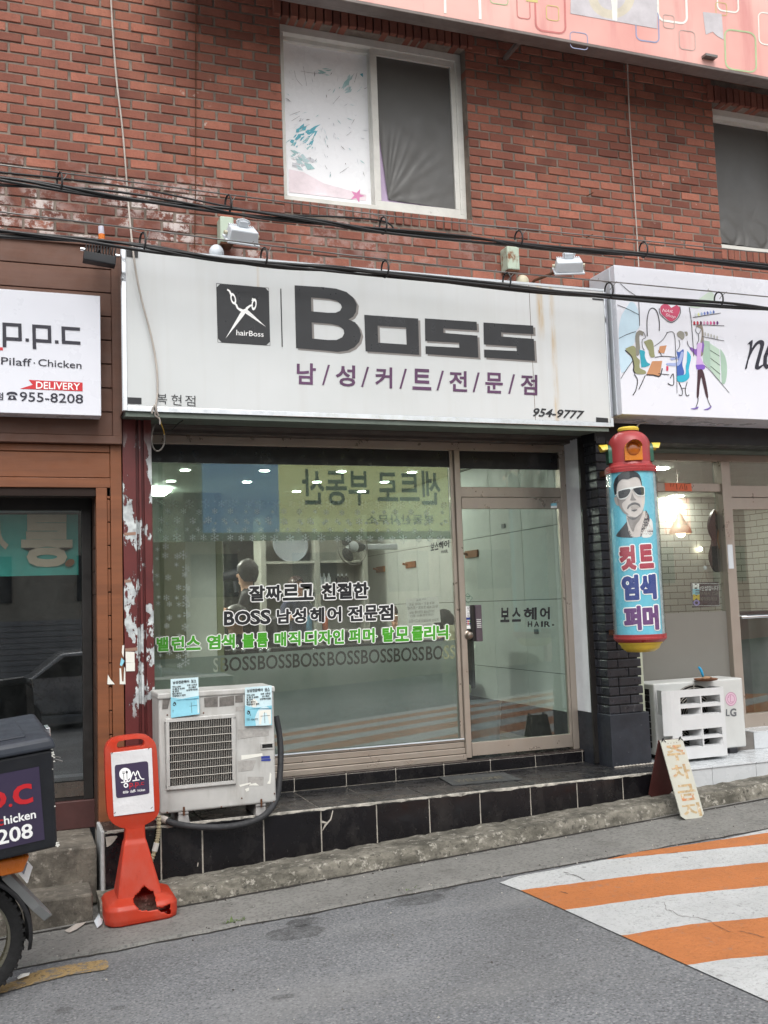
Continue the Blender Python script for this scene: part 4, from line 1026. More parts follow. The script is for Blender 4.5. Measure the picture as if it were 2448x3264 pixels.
obj('sill_lip', MB().box(XL, XP0 - .004, YG - .02, YG - .008, ZS + .004, ZS + .012), M['white_tin'], bs)
m = MB(); m.box(XL, XP0 - .03, YG + .001, YG + .012, 2.722, ZT); m.box(XP1, XR0 + .012, YG - .004, YG + .012, 2.712, ZT)
obj('dark_band', m, mat('black_head_panel', (22, 23, 27), .35, var=.06), bs)
obj('window_pane', MB().box(XL, XP0 - .03, YG + .012, YG + .0122, ZS + .004, 2.73), M['glass'], bs)
obj('transom_pane', MB().box(XP1, XR0 + .012, YG + .008, YG + .0082, 2.568, 2.72), M['glass_door'], bs)
# shutter box and soffit
m = MB(); n = 10
prof = [(-.262, 2.900), (-.06, 2.925), (.14, 2.935), (.14, 2.99), (-.262, 2.99)]
m.prism([(X0 - .01, y, z) for y, z in prof], (X1 - X0 + .0, 0, 0))
obj('soffit', m, M['green_soffit'], bs)
m = MB(); m.box(XL - .05, XR1 + .02, .14, .40, 2.955, 3.02); m.box(XL - .05, XR1 + .02, .30, .42, 2.906, 2.954)
for k in range(7): m.box(XL - .05, XR1 + .02, .165 + .019 * k, .180 + .019 * k, 2.93 - .006 * (k % 2), 2.9545)
obj('shutter_box', m, M['shutter'], bs, bevel=.003)
m = MB(); r_ = random.Random(5)                             # white reveal right of the door, black at its foot
m.box(XR1 + .0, XR1 + .13, .19, YG + .03, 0.84, 2.93); obj('white_reveal', m, M['white_plaster'], bs, bevel=.004)
m = MB(); m.box(XR1 + .001, XR1 + .128, .192, YG + .03, .455, .84); obj('painted_foot', m, M['black_paint'], bs)
obj('edge_strip', MB().box(XR1 - .006, XR1 + .05, .165, .189, .47, 2.93), M['dark_frame'], bs)
# door
dr = obj('door', (lambda q: (q.box(XP1 + .003, XR0 + .008, YG - .034, YG + .006, 2.402, 2.486), q.box(XP1 + .004, XR0 + .004, YG - .034, YG + .006, .572, .668), q.box(XR0 - .012, XR0 + .008, YG - .03, YG + .004, .668, 2.402), q)[-1])(MB()), M['alu'], bs, bevel=.002)
obj('door_glass', MB().box(XP1 + .003, XR0 - .012, YG - .014, YG - .0138, .668, 2.402), M['glass_door'], dr)
YL = YG - .016
d = Dec(wallmap(YL)); zd = zl(1440, 1800, .2773)
for ch, q in (('보', (563, 503, 658, 655)), ('스', (696, 503, 790, 650)), ('헤', (833, 498, 970, 632)), ('어', (1018, 494, 1122, 626))):
    x0, y0, x1, y1 = q; d.text(ch, zd((x0, y0), (x1, y0 - 3), (x1, y1 - 3), (x0, y1)), .035)
for ch, x0, x1 in (('H', 876, 922), ('A', 950, 1000), ('I', 1030, 1044), ('R', 1066, 1126)): d.text(ch, zd((x0, 654), (x1, 652), (x1, 710), (x0, 714)), .03)
d.ell(*zd((1164, 694))[0], 3, 3)
obj('door_lettering', d, M['ink'], dr)
# lock: dark keypad box, knob, stickers
q0, q1 = P(1520, 1928, YG - .05), P(1538, 2043, YG - .05)
lk = MB(); lk.box(P(1501, 1985, YG - .03).x, P(1516, 1985, YG - .03).x, YG - .045, YG - .015, q1.z, q0.z); obj('lock_body', lk, M['dark_frame'], dr, bevel=.003)
lk = MB(); lk.box(P(1515, 1985, YG - .05).x, P(1535, 1985, YG - .05).x, YG - .062, YG - .012, q1.z - .002, q0.z); lo_ = obj('keypad', lk, mat('purple_grey_metal', (98, 88, 96), .35, .5, var=.08), dr, bevel=.004)
lk = Dec(wallmap(YG - .064))
for i in range(4):
    for j in range(5): lk.ell(1520.6 + 4 * i * .93 + j * .35, 1975 + 6 * j, 1.3, 1.6, 8)
obj('key_buttons', lk, M['white_ink'], dr)
kc = P(1497, 2025, YG - .05)
obj('knob', MB().lathe([(.0, .045), (.012, .045), (.022, .04), (.026, .03), (.028, .012), (.036, .006), (.036, 0)], kc + Vector((0, .02, 0)), 20, q=Matrix.Rotation(R(90), 3, 'X')), M['steel'], dr, smooth=40)
d = Dec(wallmap(YL - .001)); d.m = 0
d.poly(zd((160, 478), (216, 480), (218, 604), (164, 606))); d.poly(zd((154, 640), (222, 636), (222, 692), (154, 694))); d.poly(zd((150, 704), (210, 698), (216, 736), (152, 740)))
obj('sticker', d, M['white_ink'], dr)
d = Dec(wallmap(YL - .002)); d.m = 0
for i, ch in enumerate('당기시오'): d.text(ch, zd((176, 488 + 28 * i), (204, 488 + 28 * i), (204, 512 + 28 * i), (176, 512 + 28 * i)), .01)
d.m = 1; d.poly(zd((166, 608), (216, 606), (216, 630), (166, 634)))
for i in range(3):
    for j in range(2):
        d.m = (1, 2, 3, 0, 2, 1)[i + 3 * j]; x, y = 160 + 20 * i, 642 + 26 * j; d.poly(zd((x, y), (x + 17, y), (x + 17, y + 20), (x, y + 20)))
obj('sticker_print', d, [M['ink'], M['blue_ink'], M['red_ink'], M['green_ink']], dr)
d = Dec(wallmap(YL)); dq = zd((136, 385), (182, 330), (238, 382), (190, 443), (136, 385)); d.line(dq, 1.6); d.line(zd((165, 368), (208, 366)), 3); d.line(zd((172, 392), (204, 390)), 1.5); obj('diamond_sticker', d, mat('green_print', (70, 110, 92), .5), dr)
d = Dec(wallmap(YG - .036)); d.m = 0; d.poly([(1755, 1605), (1774, 1603), (1775, 1612), (1756, 1613)]); d.m = 1; d.poly([(1756, 1613), (1775, 1612), (1775, 1619), (1756, 1620)]); obj('rail_sticker', d, [M['flyer_blue'], M['white_ink']], dr)
# window films
YF = YG + .0165
d = Dec(wallmap(YF))
def hx(cx, cy, r, w_):
    for k in range(3):
        an = R(30 + 60 * k); c_, s_ = math.cos(an) * r, math.sin(an) * r
        d.line([(cx - c_, cy - s_), (cx + c_, cy + s_)], w_)
    if r > 9:
        for k in range(6):
            an = R(30 + 60 * k)
            for e in (-1, 1):
                b = an + e * R(38); x, y = cx + math.cos(an) * r * .5, cy + math.sin(an) * r * .5
                d.line([(x, y), (x + math.cos(b) * r * .38, y + math.sin(b) * r * .38)], w_ * .8)
xA, xB = P(483, 1700, YF).x, XP0 - .032
zf = P(1000, 1722, YF).z
obj('top_film', MB().box(xA + .002, xB, YF, YF + .0008, zf, 2.722), M['snowfilm'], bs)
zfr = P(1100, 2085, YF).z
obj('side_film', MB().box(xA + .002, P(592, 1900, YF).x, YF, YF + .0008, zfr, zf - .001), film('olive_patterned_film', (150, 154, 132), .22, .45), bs)
r_ = random.Random(4)
fx = 0
for row, (yy, rr) in enumerate(((1600, 8), (1608, 16), (1632, 10), (1660, 12), (1668, 7), (1690, 9), (1716, 15))):
    st_ = 50 if row != 1 else 51; x = 500 + (row * 17) % 37
    while x < 1420:
        big = r_.random() < .5
        hx(x, yy + (x - 900) * .004 + r_.uniform(-2, 2), rr * (1 if big else .72), 1.5); x += st_ * (1 if big else .7)
for y in range(1745, 2140, 31):
    for x, rr in ((500, 7), (530, 11), (562, 9), (586, 13)):
        if r_.random() < .85: hx(x + r_.uniform(-5, 5) + (y - 1745) * .02, y + r_.uniform(-8, 8), rr * r_.uniform(.75, 1.2), 1.5)
obj('snowflake_print', d, M['flake'], bs)
# frosted lower film with letters cut out of it
def cut_sheet(name, body_quads, rect, mapping, material, parent):
    d = Dec(mapping); holes = []; isl = []
    area = lambda L: sum(L[i][0] * L[(i + 1) % len(L)][1] - L[(i + 1) % len(L)][0] * L[i][1] for i in range(len(L))) / 2
    for body, quad, bold in body_quads:
        V, F = glyphs(body, bold); cnt = {}; key = {}
        idx = [key.setdefault((round(p[0], 5), round(p[1], 5)), i) for i, p in enumerate(V)]
        for f in F:
            f = [idx[i] for i in f]
            for i in range(len(f)): cnt.setdefault(tuple(sorted((f[i], f[(i + 1) % len(f)]))), []).append((f[i], f[(i + 1) % len(f)]))
        nx = {l_[0][0]: l_[0][1] for l_ in cnt.values() if len(l_) == 1}
        x0 = min(p[0] for p in V); x1 = max(p[0] for p in V); y0 = min(p[1] for p in V); y1 = max(p[1] for p in V)
        tl_, tr_, br_, bl_ = quad
        while nx:
            c_ = next(iter(nx)); lp = []
            while c_ in nx: lp.append(c_); c_ = nx.pop(c_)
            raw = [V[i] for i in lp]; out = []
            for i in lp:
                u = (V[i][0] - x0) / (x1 - x0); v = (y1 - V[i][1]) / (y1 - y0)
                out.append((tl_[0]*(1-u)*(1-v)+tr_[0]*u*(1-v)+br_[0]*u*v+bl_[0]*(1-u)*v, tl_[1]*(1-u)*(1-v)+tr_[1]*u*(1-v)+br_[1]*u*v+bl_[1]*(1-u)*v))
            if len(out) < 3: continue
            (holes if area(raw) > 0 else isl).append(out)
    d.poly(rect, holes)
    for L in isl: d.poly(L)
    return obj(name, d, material, parent)
bq = []
lt = lambda x: 2097 + (x - 683) * (2055 - 2097) / (1450 - 683)
lb = lambda x: 2143 + (x - 683) * (2100 - 2143) / (1450 - 683)
for x0, x1 in ((703, 817), (822, 930), (933, 1037), (1044, 1147), (1151, 1252), (1255, 1352), (1358, 1451)):
    bq.append(('BOSS', [(x0, lt(x0)), (x1, lt(x1)), (x1, lb(x1)), (x0, lb(x0))], .014))
bq.append(('S', [(680, lt(680)), (697, lt(697)), (697, lb(697)), (680, lb(680))], .012))
ft = lambda x: 2118 + (x - 500) * -.066 - 15
rect = [(489, ft(489)), (1462, ft(1462)), (1478, 2357), (505, 2432)]
cut_sheet('frosted_film', bq, rect, wallmap(YF), M['frost'], bs)
# window lettering with white outlines
lines = []
def row_text(txt, x0, x1, yt0, yt1, yb0, yb1, ws=None):
    # txt: list of (string, relative x0, x1)
    out = []
    for ch, a, b in txt:
        f = lambda x, p, q: p + (x - x0) * (q - p) / (x1 - x0)
        out.append((ch, [(a, f(a, yt0, yt1)), (b, f(b, yt0, yt1)), (b, f(b, yb0, yb1)), (a, f(a, yb0, yb1))]))
    return out
w5 = lambda *xs: [400 + .7378 * x for x in xs]
A = row_text([('잘', *w5(536, 600)), ('짜', *w5(608, 672)), ('르', *w5(682, 746)), ('고', *w5(752, 810)), ('친', *w5(850, 906)), ('절', *w5(918, 976)), ('한', *w5(986, 1048))], 795, 1175, 1869, 1857, 1915, 1905)
A += row_text([('B', *w5(428, 468)), ('O', *w5(474, 538)), ('S', *w5(542, 580)), ('S', *w5(586, 624)), ('남', *w5(656, 712)), ('성', *w5(724, 778)), ('헤', *w5(800, 856)), ('어', *w5(874, 930)), ('전', *w5(964, 1022)), ('문', *w5(1034, 1086)), ('점', *w5(1096, 1154))], 715, 1252, 1951, 1928, 1992, 1974)
Gt = row_text([('밸', *w5(136, 184)), ('런', *w5(202, 252)), ('스', *w5(264, 322)), ('염', *w5(354, 408)), ('색', *w5(416, 470)), ('볼', *w5(506, 556)), ('륨', *w5(568, 614)), ('매', *w5(646, 692)), ('직', *w5(706, 754)), ('디', *w5(778, 824)), ('자', *w5(836, 890)), ('인', *w5(898, 942)), ('퍼', *w5(968, 1012)), ('머', *w5(1028, 1074)), ('탈', *w5(1112, 1158)), ('모', *w5(1168, 1222)), ('클', *w5(1238, 1284)), ('리', *w5(1292, 1336)), ('닉', *w5(1346, 1392))], 498, 1430, 2033, 1993, 2075, 2036)
YW = YG - .002
d = Dec(wallmap(YW)); d2 = Dec(wallmap(YW - .0012)); d3 = Dec(wallmap(YW - .0012))
da, db = d2, Dec(wallmap(YW - .0012))
for ch, q in A: d.text(ch, q, .012, fat=.10); (da if q[0][1] < 1900 else db).text(ch, q, .022, fat=.022)
for ch, q in Gt: d.text(ch, q, .012, fat=.095); d3.text(ch, q, .02, fat=.025)
for x, y in ((484, 893), (766, 870), (1084, 852), (1400, 845)): d.ell(400 + .7378 * x, 1400 + .7378 * y, 4.6, 4.6, 12); d3.ell(400 + .7378 * x, 1400 + .7378 * y, 2.8, 2.8, 12)
obj('lettering_outline', d, M['white_ink'], bs); obj('black_lettering', da, M['ink'], bs); obj('black_lettering', db, M['ink'], bs); obj('green_lettering', d3, M['green_ink'], bs)
d = Dec(wallmap(YW)); z7 = zl(1000, 1650, .4219)
for ch, x0, x1 in (('보', 886, 910), ('스', 916, 940), ('헤', 948, 978), ('어', 986, 1022)): d.text(ch, z7((x0, 196 - (x0 - 886) * .2), (x1, 196 - (x1 - 886) * .2), (x1, 250 - (x1 - 886) * .2), (x0, 250 - (x0 - 886) * .2)), .03)
d.text('HAIR.', z7((962, 246), (1016, 240), (1016, 264), (962, 270)), .02)
obj('corner_lettering', d, M['ink'], bs)
# opening hours sheet stuck inside
oh_ = thing('notice_sheet', P(1345, 1995, YG + .03), 'white opening hours sheet taped inside the barber window', 'notice')
d = Dec(wallmap(YG + .03)); d.poly(z7((693, 614), (943, 593), (960, 790), (715, 810))); obj('sheet', d, M['paper'], oh_)
d = Dec(wallmap(YG + .028))
for tx, q in (('영업 시간', (775, 612, 850, 628)), ('오전 10:30 ~ 오후 9:00', (720, 640, 912, 662)), ('(화요일 ~ 일요일 예약 안내)', (706, 664, 938, 690)), ('매주 월요일은 휴무입니다', (726, 702, 912, 724)), ('다른 미용업소보다', (730, 728, 905, 748)), ('영업시간에 전화하여 주세요', (716, 766, 945, 790))):
    x0, y0, x1, y1 = q; d.text(tx, z7((x0, y0 + 6), (x1, y0 - 8), (x1, y1 - 8), (x0, y1 + 6)), .0, flipy=True)
obj('handwriting', d, mat('pencil_grey', (110, 110, 106), .6, var=0), oh_)

# ================================================================== black tiled steps
TZ, T2 = .458, .551
ts = thing('tiled_step', (2.4, -.1, .2), 'glossy black tiled double step with pale grout in front of the barber shop', 'step')
seam = [P(x, 2650, -.318).x for x in (513, 645, 841, 1025, 1203, 1372, 1535, 1697, 1847, 1994)]
seam = [.505] + seam + [4.475]
m = MB(); m.box(.50, 4.472, -.312, .30, .05, TZ - .006); m.box(XL, XR1 + .03, .335, YG + .12, TZ - .01, T2 - .006)
core = obj('grout_bed', m, M['grout'], ts, bevel=.004)
m = MB(); r_ = random.Random(8); g = .0045
for i in range(len(seam) - 1):
    a, b = seam[i] + g, seam[i + 1] - g
    m.box(a, b, -.319 + r_.uniform(-.001, .001), -.306, gz((a + b) / 2) + .075, TZ - .012)
obj('riser_tile', m, M['tile'], ts, bevel=.003)
m = MB()
ts2 = [seam[0]] + seam[1:]
for i in range(len(ts2) - 1):
    a, b = ts2[i] + g, ts2[i + 1] - g
    for y0, y1 in ((-.300, .052), (.060, .329)):
        if b > XR1 + .06 and y1 > .1: b2 = min(b, XR1 + .05)
        else: b2 = b
        if b2 - a > .05: m.box(a, b2, y0, y1, TZ - .010, TZ + r_.uniform(-.0008, .0008))
obj('tread_tile', m, M['tile_top'], ts, bevel=.003)
m = MB(); s2_ = [XL] + [P(x, 2450, .333).x for x in (937, 1103, 1261, 1415, 1564, 1708)] + [XR1 - .015, XR1 + .03]
for i in range(len(s2_) - 1): m.box(s2_[i] + .003, s2_[i + 1] - .003, .329, .338, TZ + .004, T2 - .012)
obj('upper_riser_tile', m, M['tile'], ts, bevel=.003)
m = MB()
for i in range(len(s2_) - 1): m.box(s2_[i] + .003, s2_[i + 1] - .003, .333, YG + .10, T2 - .010, T2)
obj('upper_tread_tile', m, mat('brown_black_tile', (52, 44, 42), .22, var=.2, vs_=6), ts, bevel=.003)
m = MB(); n = 160; v_ = []                                    # white caulk along the broken edge
for i in range(n + 1):
    x = .52 + (4.46 - .52) * i / n; a_ = max(0.003, .009 + .012 * mnoise.noise((x * 6, 0, 3)) + .010 * mnoise.noise((x * 19, 0, 3)))
    v_ += [(x, -.3215, TZ - .002 - a_ * .9), (x, -.322, TZ + .0015), (x, -.318 + a_ * 1.1, TZ + .0022)]
m.add(v_, [(i * 3 + k, i * 3 + k + 1, i * 3 + k + 4, i * 3 + k + 3) for i in range(n) for k in range(2)])
obj('edge_caulk', m, mat('dirty_white_caulk', (190, 186, 176), .85, var=.3, vs_=20, stain=[((60, 58, 56), 15, .55, .68, (1, 1, 1), .9)]), ts)
m = MB(); m.box(.486, .506, -.324, -.02, .04, TZ + .004); obj('white_end', m, mat('chipped_white_paint', (176, 178, 178), .7, var=.15, vs_=12, stain=[((80, 76, 70), 16, .62, .72, (1, 1, 1), .9)], bump=(30, .6)), ts, bevel=.006)
d = Dec(wallmap(-.3208)); d.poly(smooth_pts([(336, 2668), (372, 2664), (368, 2676), (352, 2694), (336, 2702)], 3)[:-1]); zs = zl(900, 2100, .7523)
d.line(zs((214, 643), (205, 680), (182, 705), (170, 728)), [3, 4, 6, 2]); d.line(zs((166, 690), (190, 695)), [8, 3])
d.line(zl(300, 2550, .2411)((1374, 828), (1368, 880)), 3)
obj('chip', d, M['grout'], ts)
dm_ = thing('doormat', H(1540, 2493, TZ), 'thin grey rubber doormat with faint lettering on the black step', 'doormat')
q = [H(*p, TZ + .004) for p in ((1398, 2478), (1605, 2463), (1664, 2485), (1442, 2504))]
obj('mat', MB().prism([p + Vector((0, 0, -.002)) for p in q], (0, 0, .006)), mat('grey_rubber_mat', (66, 68, 68), .8, var=.2, vs_=20, bump=(120, .4)), dm_)
d = Dec(lambda x, y: H(x, y, TZ + .0095)); d.text('WELCOME', [(1446, 2486), (1596, 2473), (1608, 2480), (1456, 2494)], .02); obj('lettering', d, mat('worn_gold_print', (96, 92, 80), .7, var=.2, vs_=30), dm_)

# ================================================================== black brick pilaster
pl = thing('brick_pilaster', (4.3, .1, .46), 'black painted brick pilaster between the barber door and the nail shop', 'pilaster')
m = MB(); r_ = random.Random(21)
px0, px1 = 4.128, 4.405
z = .84
def pil_x(z_): return 4.128 + .012 * (1 - (z_ - .8) / 2)
while z < 2.93:
    k = int((z - .84) / .067); off = r_.uniform(-.004, .004)
    seams = [px0 + off, px0 + (.185 if k % 2 else .092), px1 + (.02 if z < 1.3 else .0) + r_.uniform(-.006, .006)]
    for a, b in zip(seams[:-1], seams[1:]):
        m.t = r_.random(); f = r_.uniform(-.006, .004)
        m.box(a + .003, b - .003, f, .105, z + .004 + r_.uniform(-.001, .001), z + .062)
    for y0, y1 in (((.107, .188),) if k % 2 else ((.107, .15), (.155, .188))):
        m.box(px0 + r_.uniform(-.003, .003) + .001, px0 + .09, y0, y1, z + .004, z + .062)
    z += .067
obj('bricks', m, M['black_brick'], pl, bevel=.005)
m = MB(); m.box(px0 + .008, px1 - .008, .010, .185, .84, 2.94); obj('mortar', m, mat('black_mortar', (26, 27, 30), .6, var=.2), pl)
m = MB(); m.box(px0 - .006, 4.462, -.012, .19, TZ - .01, .842); obj('base_block', m, M['black_paint'], pl, bevel=.006)
m = MB(); m.box(px1 - .002, px1 + .13, .14, .40, .45, 2.84); obj('cream_jamb', m, mat('cream_jamb', (186, 192, 172), .6, var=.06), pl)
m = MB()
for i in range(12):
    x = px0 + .02 + .03 * i; m.ball((x, -.016, TZ + .004), .018, .010, .008 * (1 + mnoise.noise((i, 3, 3))), 8)
obj('plaster_crumb', m, M['grout'], pl)
# black beam over the nail shop
bm_ = thing('lintel_beam', (6, 0, 2.9), 'black beam with worn paint above the nail shop windows', 'beam')
obj('beam', MB().box(px0 - .006, 8.2, -.005, .20, 2.874, 3.04), mat('black_beam_paint', (30, 31, 34), .45, var=.2, stain=[((110, 112, 114), 12, .66, .74, (1, 1, .6), .6)]), bm_, bevel=.005)
m = MB(); m.box(px1 + .13, 8.2, .20, .46, 2.86, 2.90); obj('underside', m, M['green_soffit'], bm_)

# ================================================================== nail shop front
cf = thing('shopfront', (6, YG, .6), 'grey metal framed glass front of the nail shop with frosted lower glass', 'shopfront')
m = MB()
pxa = 5.575; pxb = 5.665
m.box(4.53, 8.2, YG - .03, YG + .05, 2.80, 2.86); m.box(pxa, pxb, YG - .05, YG + .05, .40, 2.80)
m.box(4.53, pxa, YG - .03, YG + .04, 2.545, 2.615); m.box(pxb, 8.2, YG - .03, YG + .04, 2.50, 2.60); m.box(pxb, 8.2, YG - .04, YG + .03, 2.395, 2.495)
m.box(4.53, pxa, YG - .03, YG + .04, .62, .70); m.box(4.53, 4.56, YG - .03, YG + .04, .70, 2.8)
m.box(pxb, 8.2, YG - .03, YG + .04, .56, .70)
obj('frame', m, M['alu'], cf, bevel=.003)
m = MB(); m.box(pxa + .01, pxb - .03, YG - .054, YG - .050, 1.9, 2.1)
obj('silver_tape', m, M['white_tin'], cf)
m = MB(); m.box(4.56, pxa, YG + .01, YG + .0102, .7, 2.545); m.box(4.56, pxa, YG + .01, YG + .0102, 2.615, 2.80)
m.box(pxb, 8.2, YG + .0, YG + .0002, .7, 2.395); m.box(pxb, 8.2, YG + .0, YG + .0002, 2.60, 2.80)
obj('pane', m, M['glass'], cf)
obj('frosted_film', MB().box(4.56, pxa, YG + .004, YG + .0044, .7, P(2200, 1952, YG).z), M['grey_frost'], cf)
hb = P(2370, 1967, YG - .07)
obj('door_handle', MB().tube([(hb.x, YG - .0, hb.z), (hb.x, YG - .06, hb.z), (hb.x + .03, YG - .075, hb.z), (hb.x + .8, YG - .075, hb.z)], .014, 10), M['chrome'], cf, smooth=50)
d = Dec(wallmap(YG - .033)); d.poly([(2118, 1539), (2203, 1541), (2206, 1566), (2121, 1565)]); obj('rail_reflection', d, M['coral'], cf)  # flat coral patch painted as the reflection of a sign opposite
d = Dec(wallmap(YG - .0345))
for L in (((2136, 1540), (2138, 1553), (2142, 1542), (2145, 1552), (2148, 1541)), ((2156, 1542), (2158, 1560)), ((2166, 1560), (2172, 1542), (2176, 1558)), ((2182, 1545), (2184, 1562), (2190, 1560), (2188, 1548)), ((2180, 1543), (2200, 1541))): d.line(L, 1.6)
obj('rail_reflection_text', d, M['rust'], cf)  # mirrored lettering of the painted reflection
# memo board, bark slice
ob = thing('memo_board', P(2215, 1895, YG + .03), 'small black memo board with handwriting hanging in the nail shop window', 'board')
zm = zl(2000, 1380, .36155)
d = MB(); c1, c2 = P(*zm((558, 1320))[0], YG + .03), P(*zm((815, 1530))[0], YG + .03)
obj('board', MB().box(c1.x, c2.x, YG + .026, YG + .036, c2.z, c1.z), M['ink'], ob, bevel=.002)
d = Dec(wallmap(YG + .024)); zz = zm
d.m = 0; d.line(zz((566, 1328), (806, 1328), (812, 1522), (572, 1524), (566, 1328)), 1)
for i, (ch, mm_) in enumerate((('M', 0), ('E', 1), ('M', 2), ('O', 3))): d.m = mm_; d.text(ch, zz((578 + 2 * i, 1330 + 48 * i), (628 + 2 * i, 1330 + 48 * i), (628 + 2 * i, 1376 + 48 * i), (578 + 2 * i, 1376 + 48 * i)), .05)
d.m = 0; d.text('1인샵입니다', zz((640, 1350), (800, 1345), (800, 1388), (640, 1390)))
d.m = 4; d.text('부재시 Call', zz((640, 1398), (795, 1396), (795, 1432), (640, 1434))); d.text('예약하세요', zz((640, 1446), (790, 1444), (790, 1480), (640, 1482)))
obj('handwriting', d, [M['white_ink'], M['flyer_blue'], M['pole_yellow'], mat('lilac_print', (150, 140, 200)), mat('chalk_grey', (120, 122, 112))], ob)
d = Dec(wallmap(YG + .03)); d.line(zz((650, 1318), (684, 1205), (716, 1318)), .9); obj('string', d, M['tan'], ob)
obj('suction_hook', MB().ball(P(*zm((685, 1190))[0], YG + .022), .018, .008, .018), M['white_tin'], ob, smooth=60)
wd_ = thing('bark_slice', P(2287, 1725, YG + .04), 'dark wavy bark edged plank hanging in the nail shop window', 'plank')
out = zm((768, 672), (800, 715), (812, 780), (800, 860), (790, 930), (800, 1000), (828, 1060), (836, 1120), (830, 1200), (805, 1225), (770, 1205), (745, 1150), (732, 1080), (748, 1000), (760, 940), (735, 880), (722, 820), (735, 740))
sp = [P(x, y, YG + .04) for x, y in smooth_pts(out + [out[0]], 4)[:-1]]
obj('plank', MB().prism(sp, (0, .03, 0)), mat('dark_walnut', (46, 36, 32), .45, var=.25, vs_=9), wd_, bevel=.002)
edge = smooth_pts(zm((770, 680), (806, 740), (812, 800), (798, 890), (798, 960), (822, 1050), (832, 1110)), 4)
obj('bark_edge', MB().tube([P(x, y, YG + .038) for x, y in edge], .006, 6), M['tan'], wd_, smooth=60)
# inside of the nail shop
m = MB(); m.box(4.5, 8.4, 3.4, 3.45, .45, 2.85); m.box(8.35, 8.4, .5, 3.4, .45, 2.85); m.box(4.47, 4.53, .5, 3.4, .45, 2.85); struct('nail_shop_wall', m, M['white_brick'])
struct('nail_shop_floor', MB().box(4.5, 8.4, .40, 3.4, .40, .56), M['floor_in']); struct('nail_shop_ceiling', MB().box(4.5, 8.4, .46, 3.4, 2.84, 2.9), M['wall_white'])
pd = thing('pendant_lamp', P(2170, 1650, 1.2) , 'lit pale pendant lamp with yellow inside in the nail shop', 'lamp')
c = P(2170, 1702, 1.2)
obj('shade', MB().lathe([(.012, .19), (.02, .185), (.028, .15), (.05, .105), (.085, .06), (.098, .03), (.10, .0), (.097, .0), (.08, .055), (.02, .17)], c, 28), mat('pale_grey_shade', (190, 186, 170), .5, var=.05), pd, smooth=45)
obj('bulb', MB().ball(c + Vector((0, 0, .012)), .045), M['lamp_warm'], pd, smooth=60)
obj('cord', MB().tube([c + Vector((0, 0, .19)), (c.x, c.y, 2.84)], .004, 6), M['white_cord'], pd)
for px, py in ((2100, 1495), (2155, 1583)):
    q = P(px, py, 1.6); zc = 2.83; q = H(px, py, 2.835)
    o = obj('ceiling_lamp', MB().lathe([(.0, 0), (.085, 0), (.09, .01)], q, 20), M['lamp_white'], origin=q); tag(o, 'round lit ceiling lamp in the nail shop, ' + ('nearest the barber pole top' if px < 2120 else 'above the pendant lamp'), 'lamp', 'nail shop ceiling lamps')
tag(obj('wall_lamp', MB().ball(P(2232, 1750, 3.35), .026), M['lamp_warm']), 'small warm glowing round light on the white brick wall of the nail shop', 'lamp')
pf = thing('picture_frame', P(2436, 1660, 3.38), 'gold picture frame on the white brick wall of the nail shop', 'picture')
a, b = P(2420, 1600, 3.38), P(2425, 1708, 3.38)
obj('frame', MB().box(a.x, a.x + .7, 3.35, 3.395, b.z, 2.62), mat('old_gold', (140, 108, 52), .4, .5, var=.15), pf, bevel=.01)
obj('picture', MB().box(a.x + .07, a.x + .63, 3.345, 3.35, b.z + .07, 2.55), mat('dull_picture', (120, 104, 80), .7, var=.3, vs_=12), pf)
so_ = thing('sofa', (6.45, 1.6, .56), 'dark red cushioned seat in the nail shop', 'seat')
obj('seat', MB().box(5.78, 6.7, 1.1, 1.9, .56, 1.0), mat('dark_red_leatherette', (84, 30, 28), .4, var=.15), so_, bevel=.04, seg=3); obj('backrest', MB().box(5.78, 6.7, 1.9, 2.1, .56, 1.15), mat('red_leatherette', (120, 42, 38), .4, var=.15), so_, bevel=.04, seg=3)
ct = thing('counter', (6.6, 1.0, .56), 'dark green counter behind the nail shop door', 'counter'); obj('body', MB().box(6.15, 7.6, .85, 1.05, .56, 1.5), mat('dark_green_board', (52, 64, 52), .5, var=.12), ct, bevel=.01); obj('top', MB().box(6.1, 7.6, .80, 1.08, 1.5, 1.53), M['dark_frame'], ct, bevel=.004)
# white tiled step of the nail shop
wt = thing('tiled_step', (6, 0, .3), 'white tiled double step in front of the nail shop', 'step')
m = MB(); m.box(4.478, 8.2, -.312, .5, .1, TZ - .012); m.box(5.3, 8.2, .165, .52, TZ - .02, .585); obj('grout_bed', m, M['dark_grout'], wt)
sm = [4.482, P(2272, 2500, -.315).x, P(2412, 2490, -.315).x]; st_ = .40
while sm[-1] < 8: sm.append(sm[-1] + st_)
m = MB()
for i in range(len(sm) - 1):
    m.box(sm[i] + .0015, sm[i + 1] - .0015, -.319, -.306, gz(sm[i]) + .10, TZ - .014)
    m.box(sm[i] + .0015, sm[i + 1] - .0015, -.326, .0, TZ - .012, TZ - .002); m.box(sm[i] + .0015, sm[i + 1] - .0015, .003, .36, TZ - .012, TZ - .002)
    if sm[i] > 5.2: m.box(sm[i] + .0015, sm[i + 1] - .0015, .158, .166, TZ, .583); m.box(sm[i] + .0015, sm[i + 1] - .0015, .158, .39, .584, .592)
obj('tile', m, M['white_tile'], wt, bevel=.002)

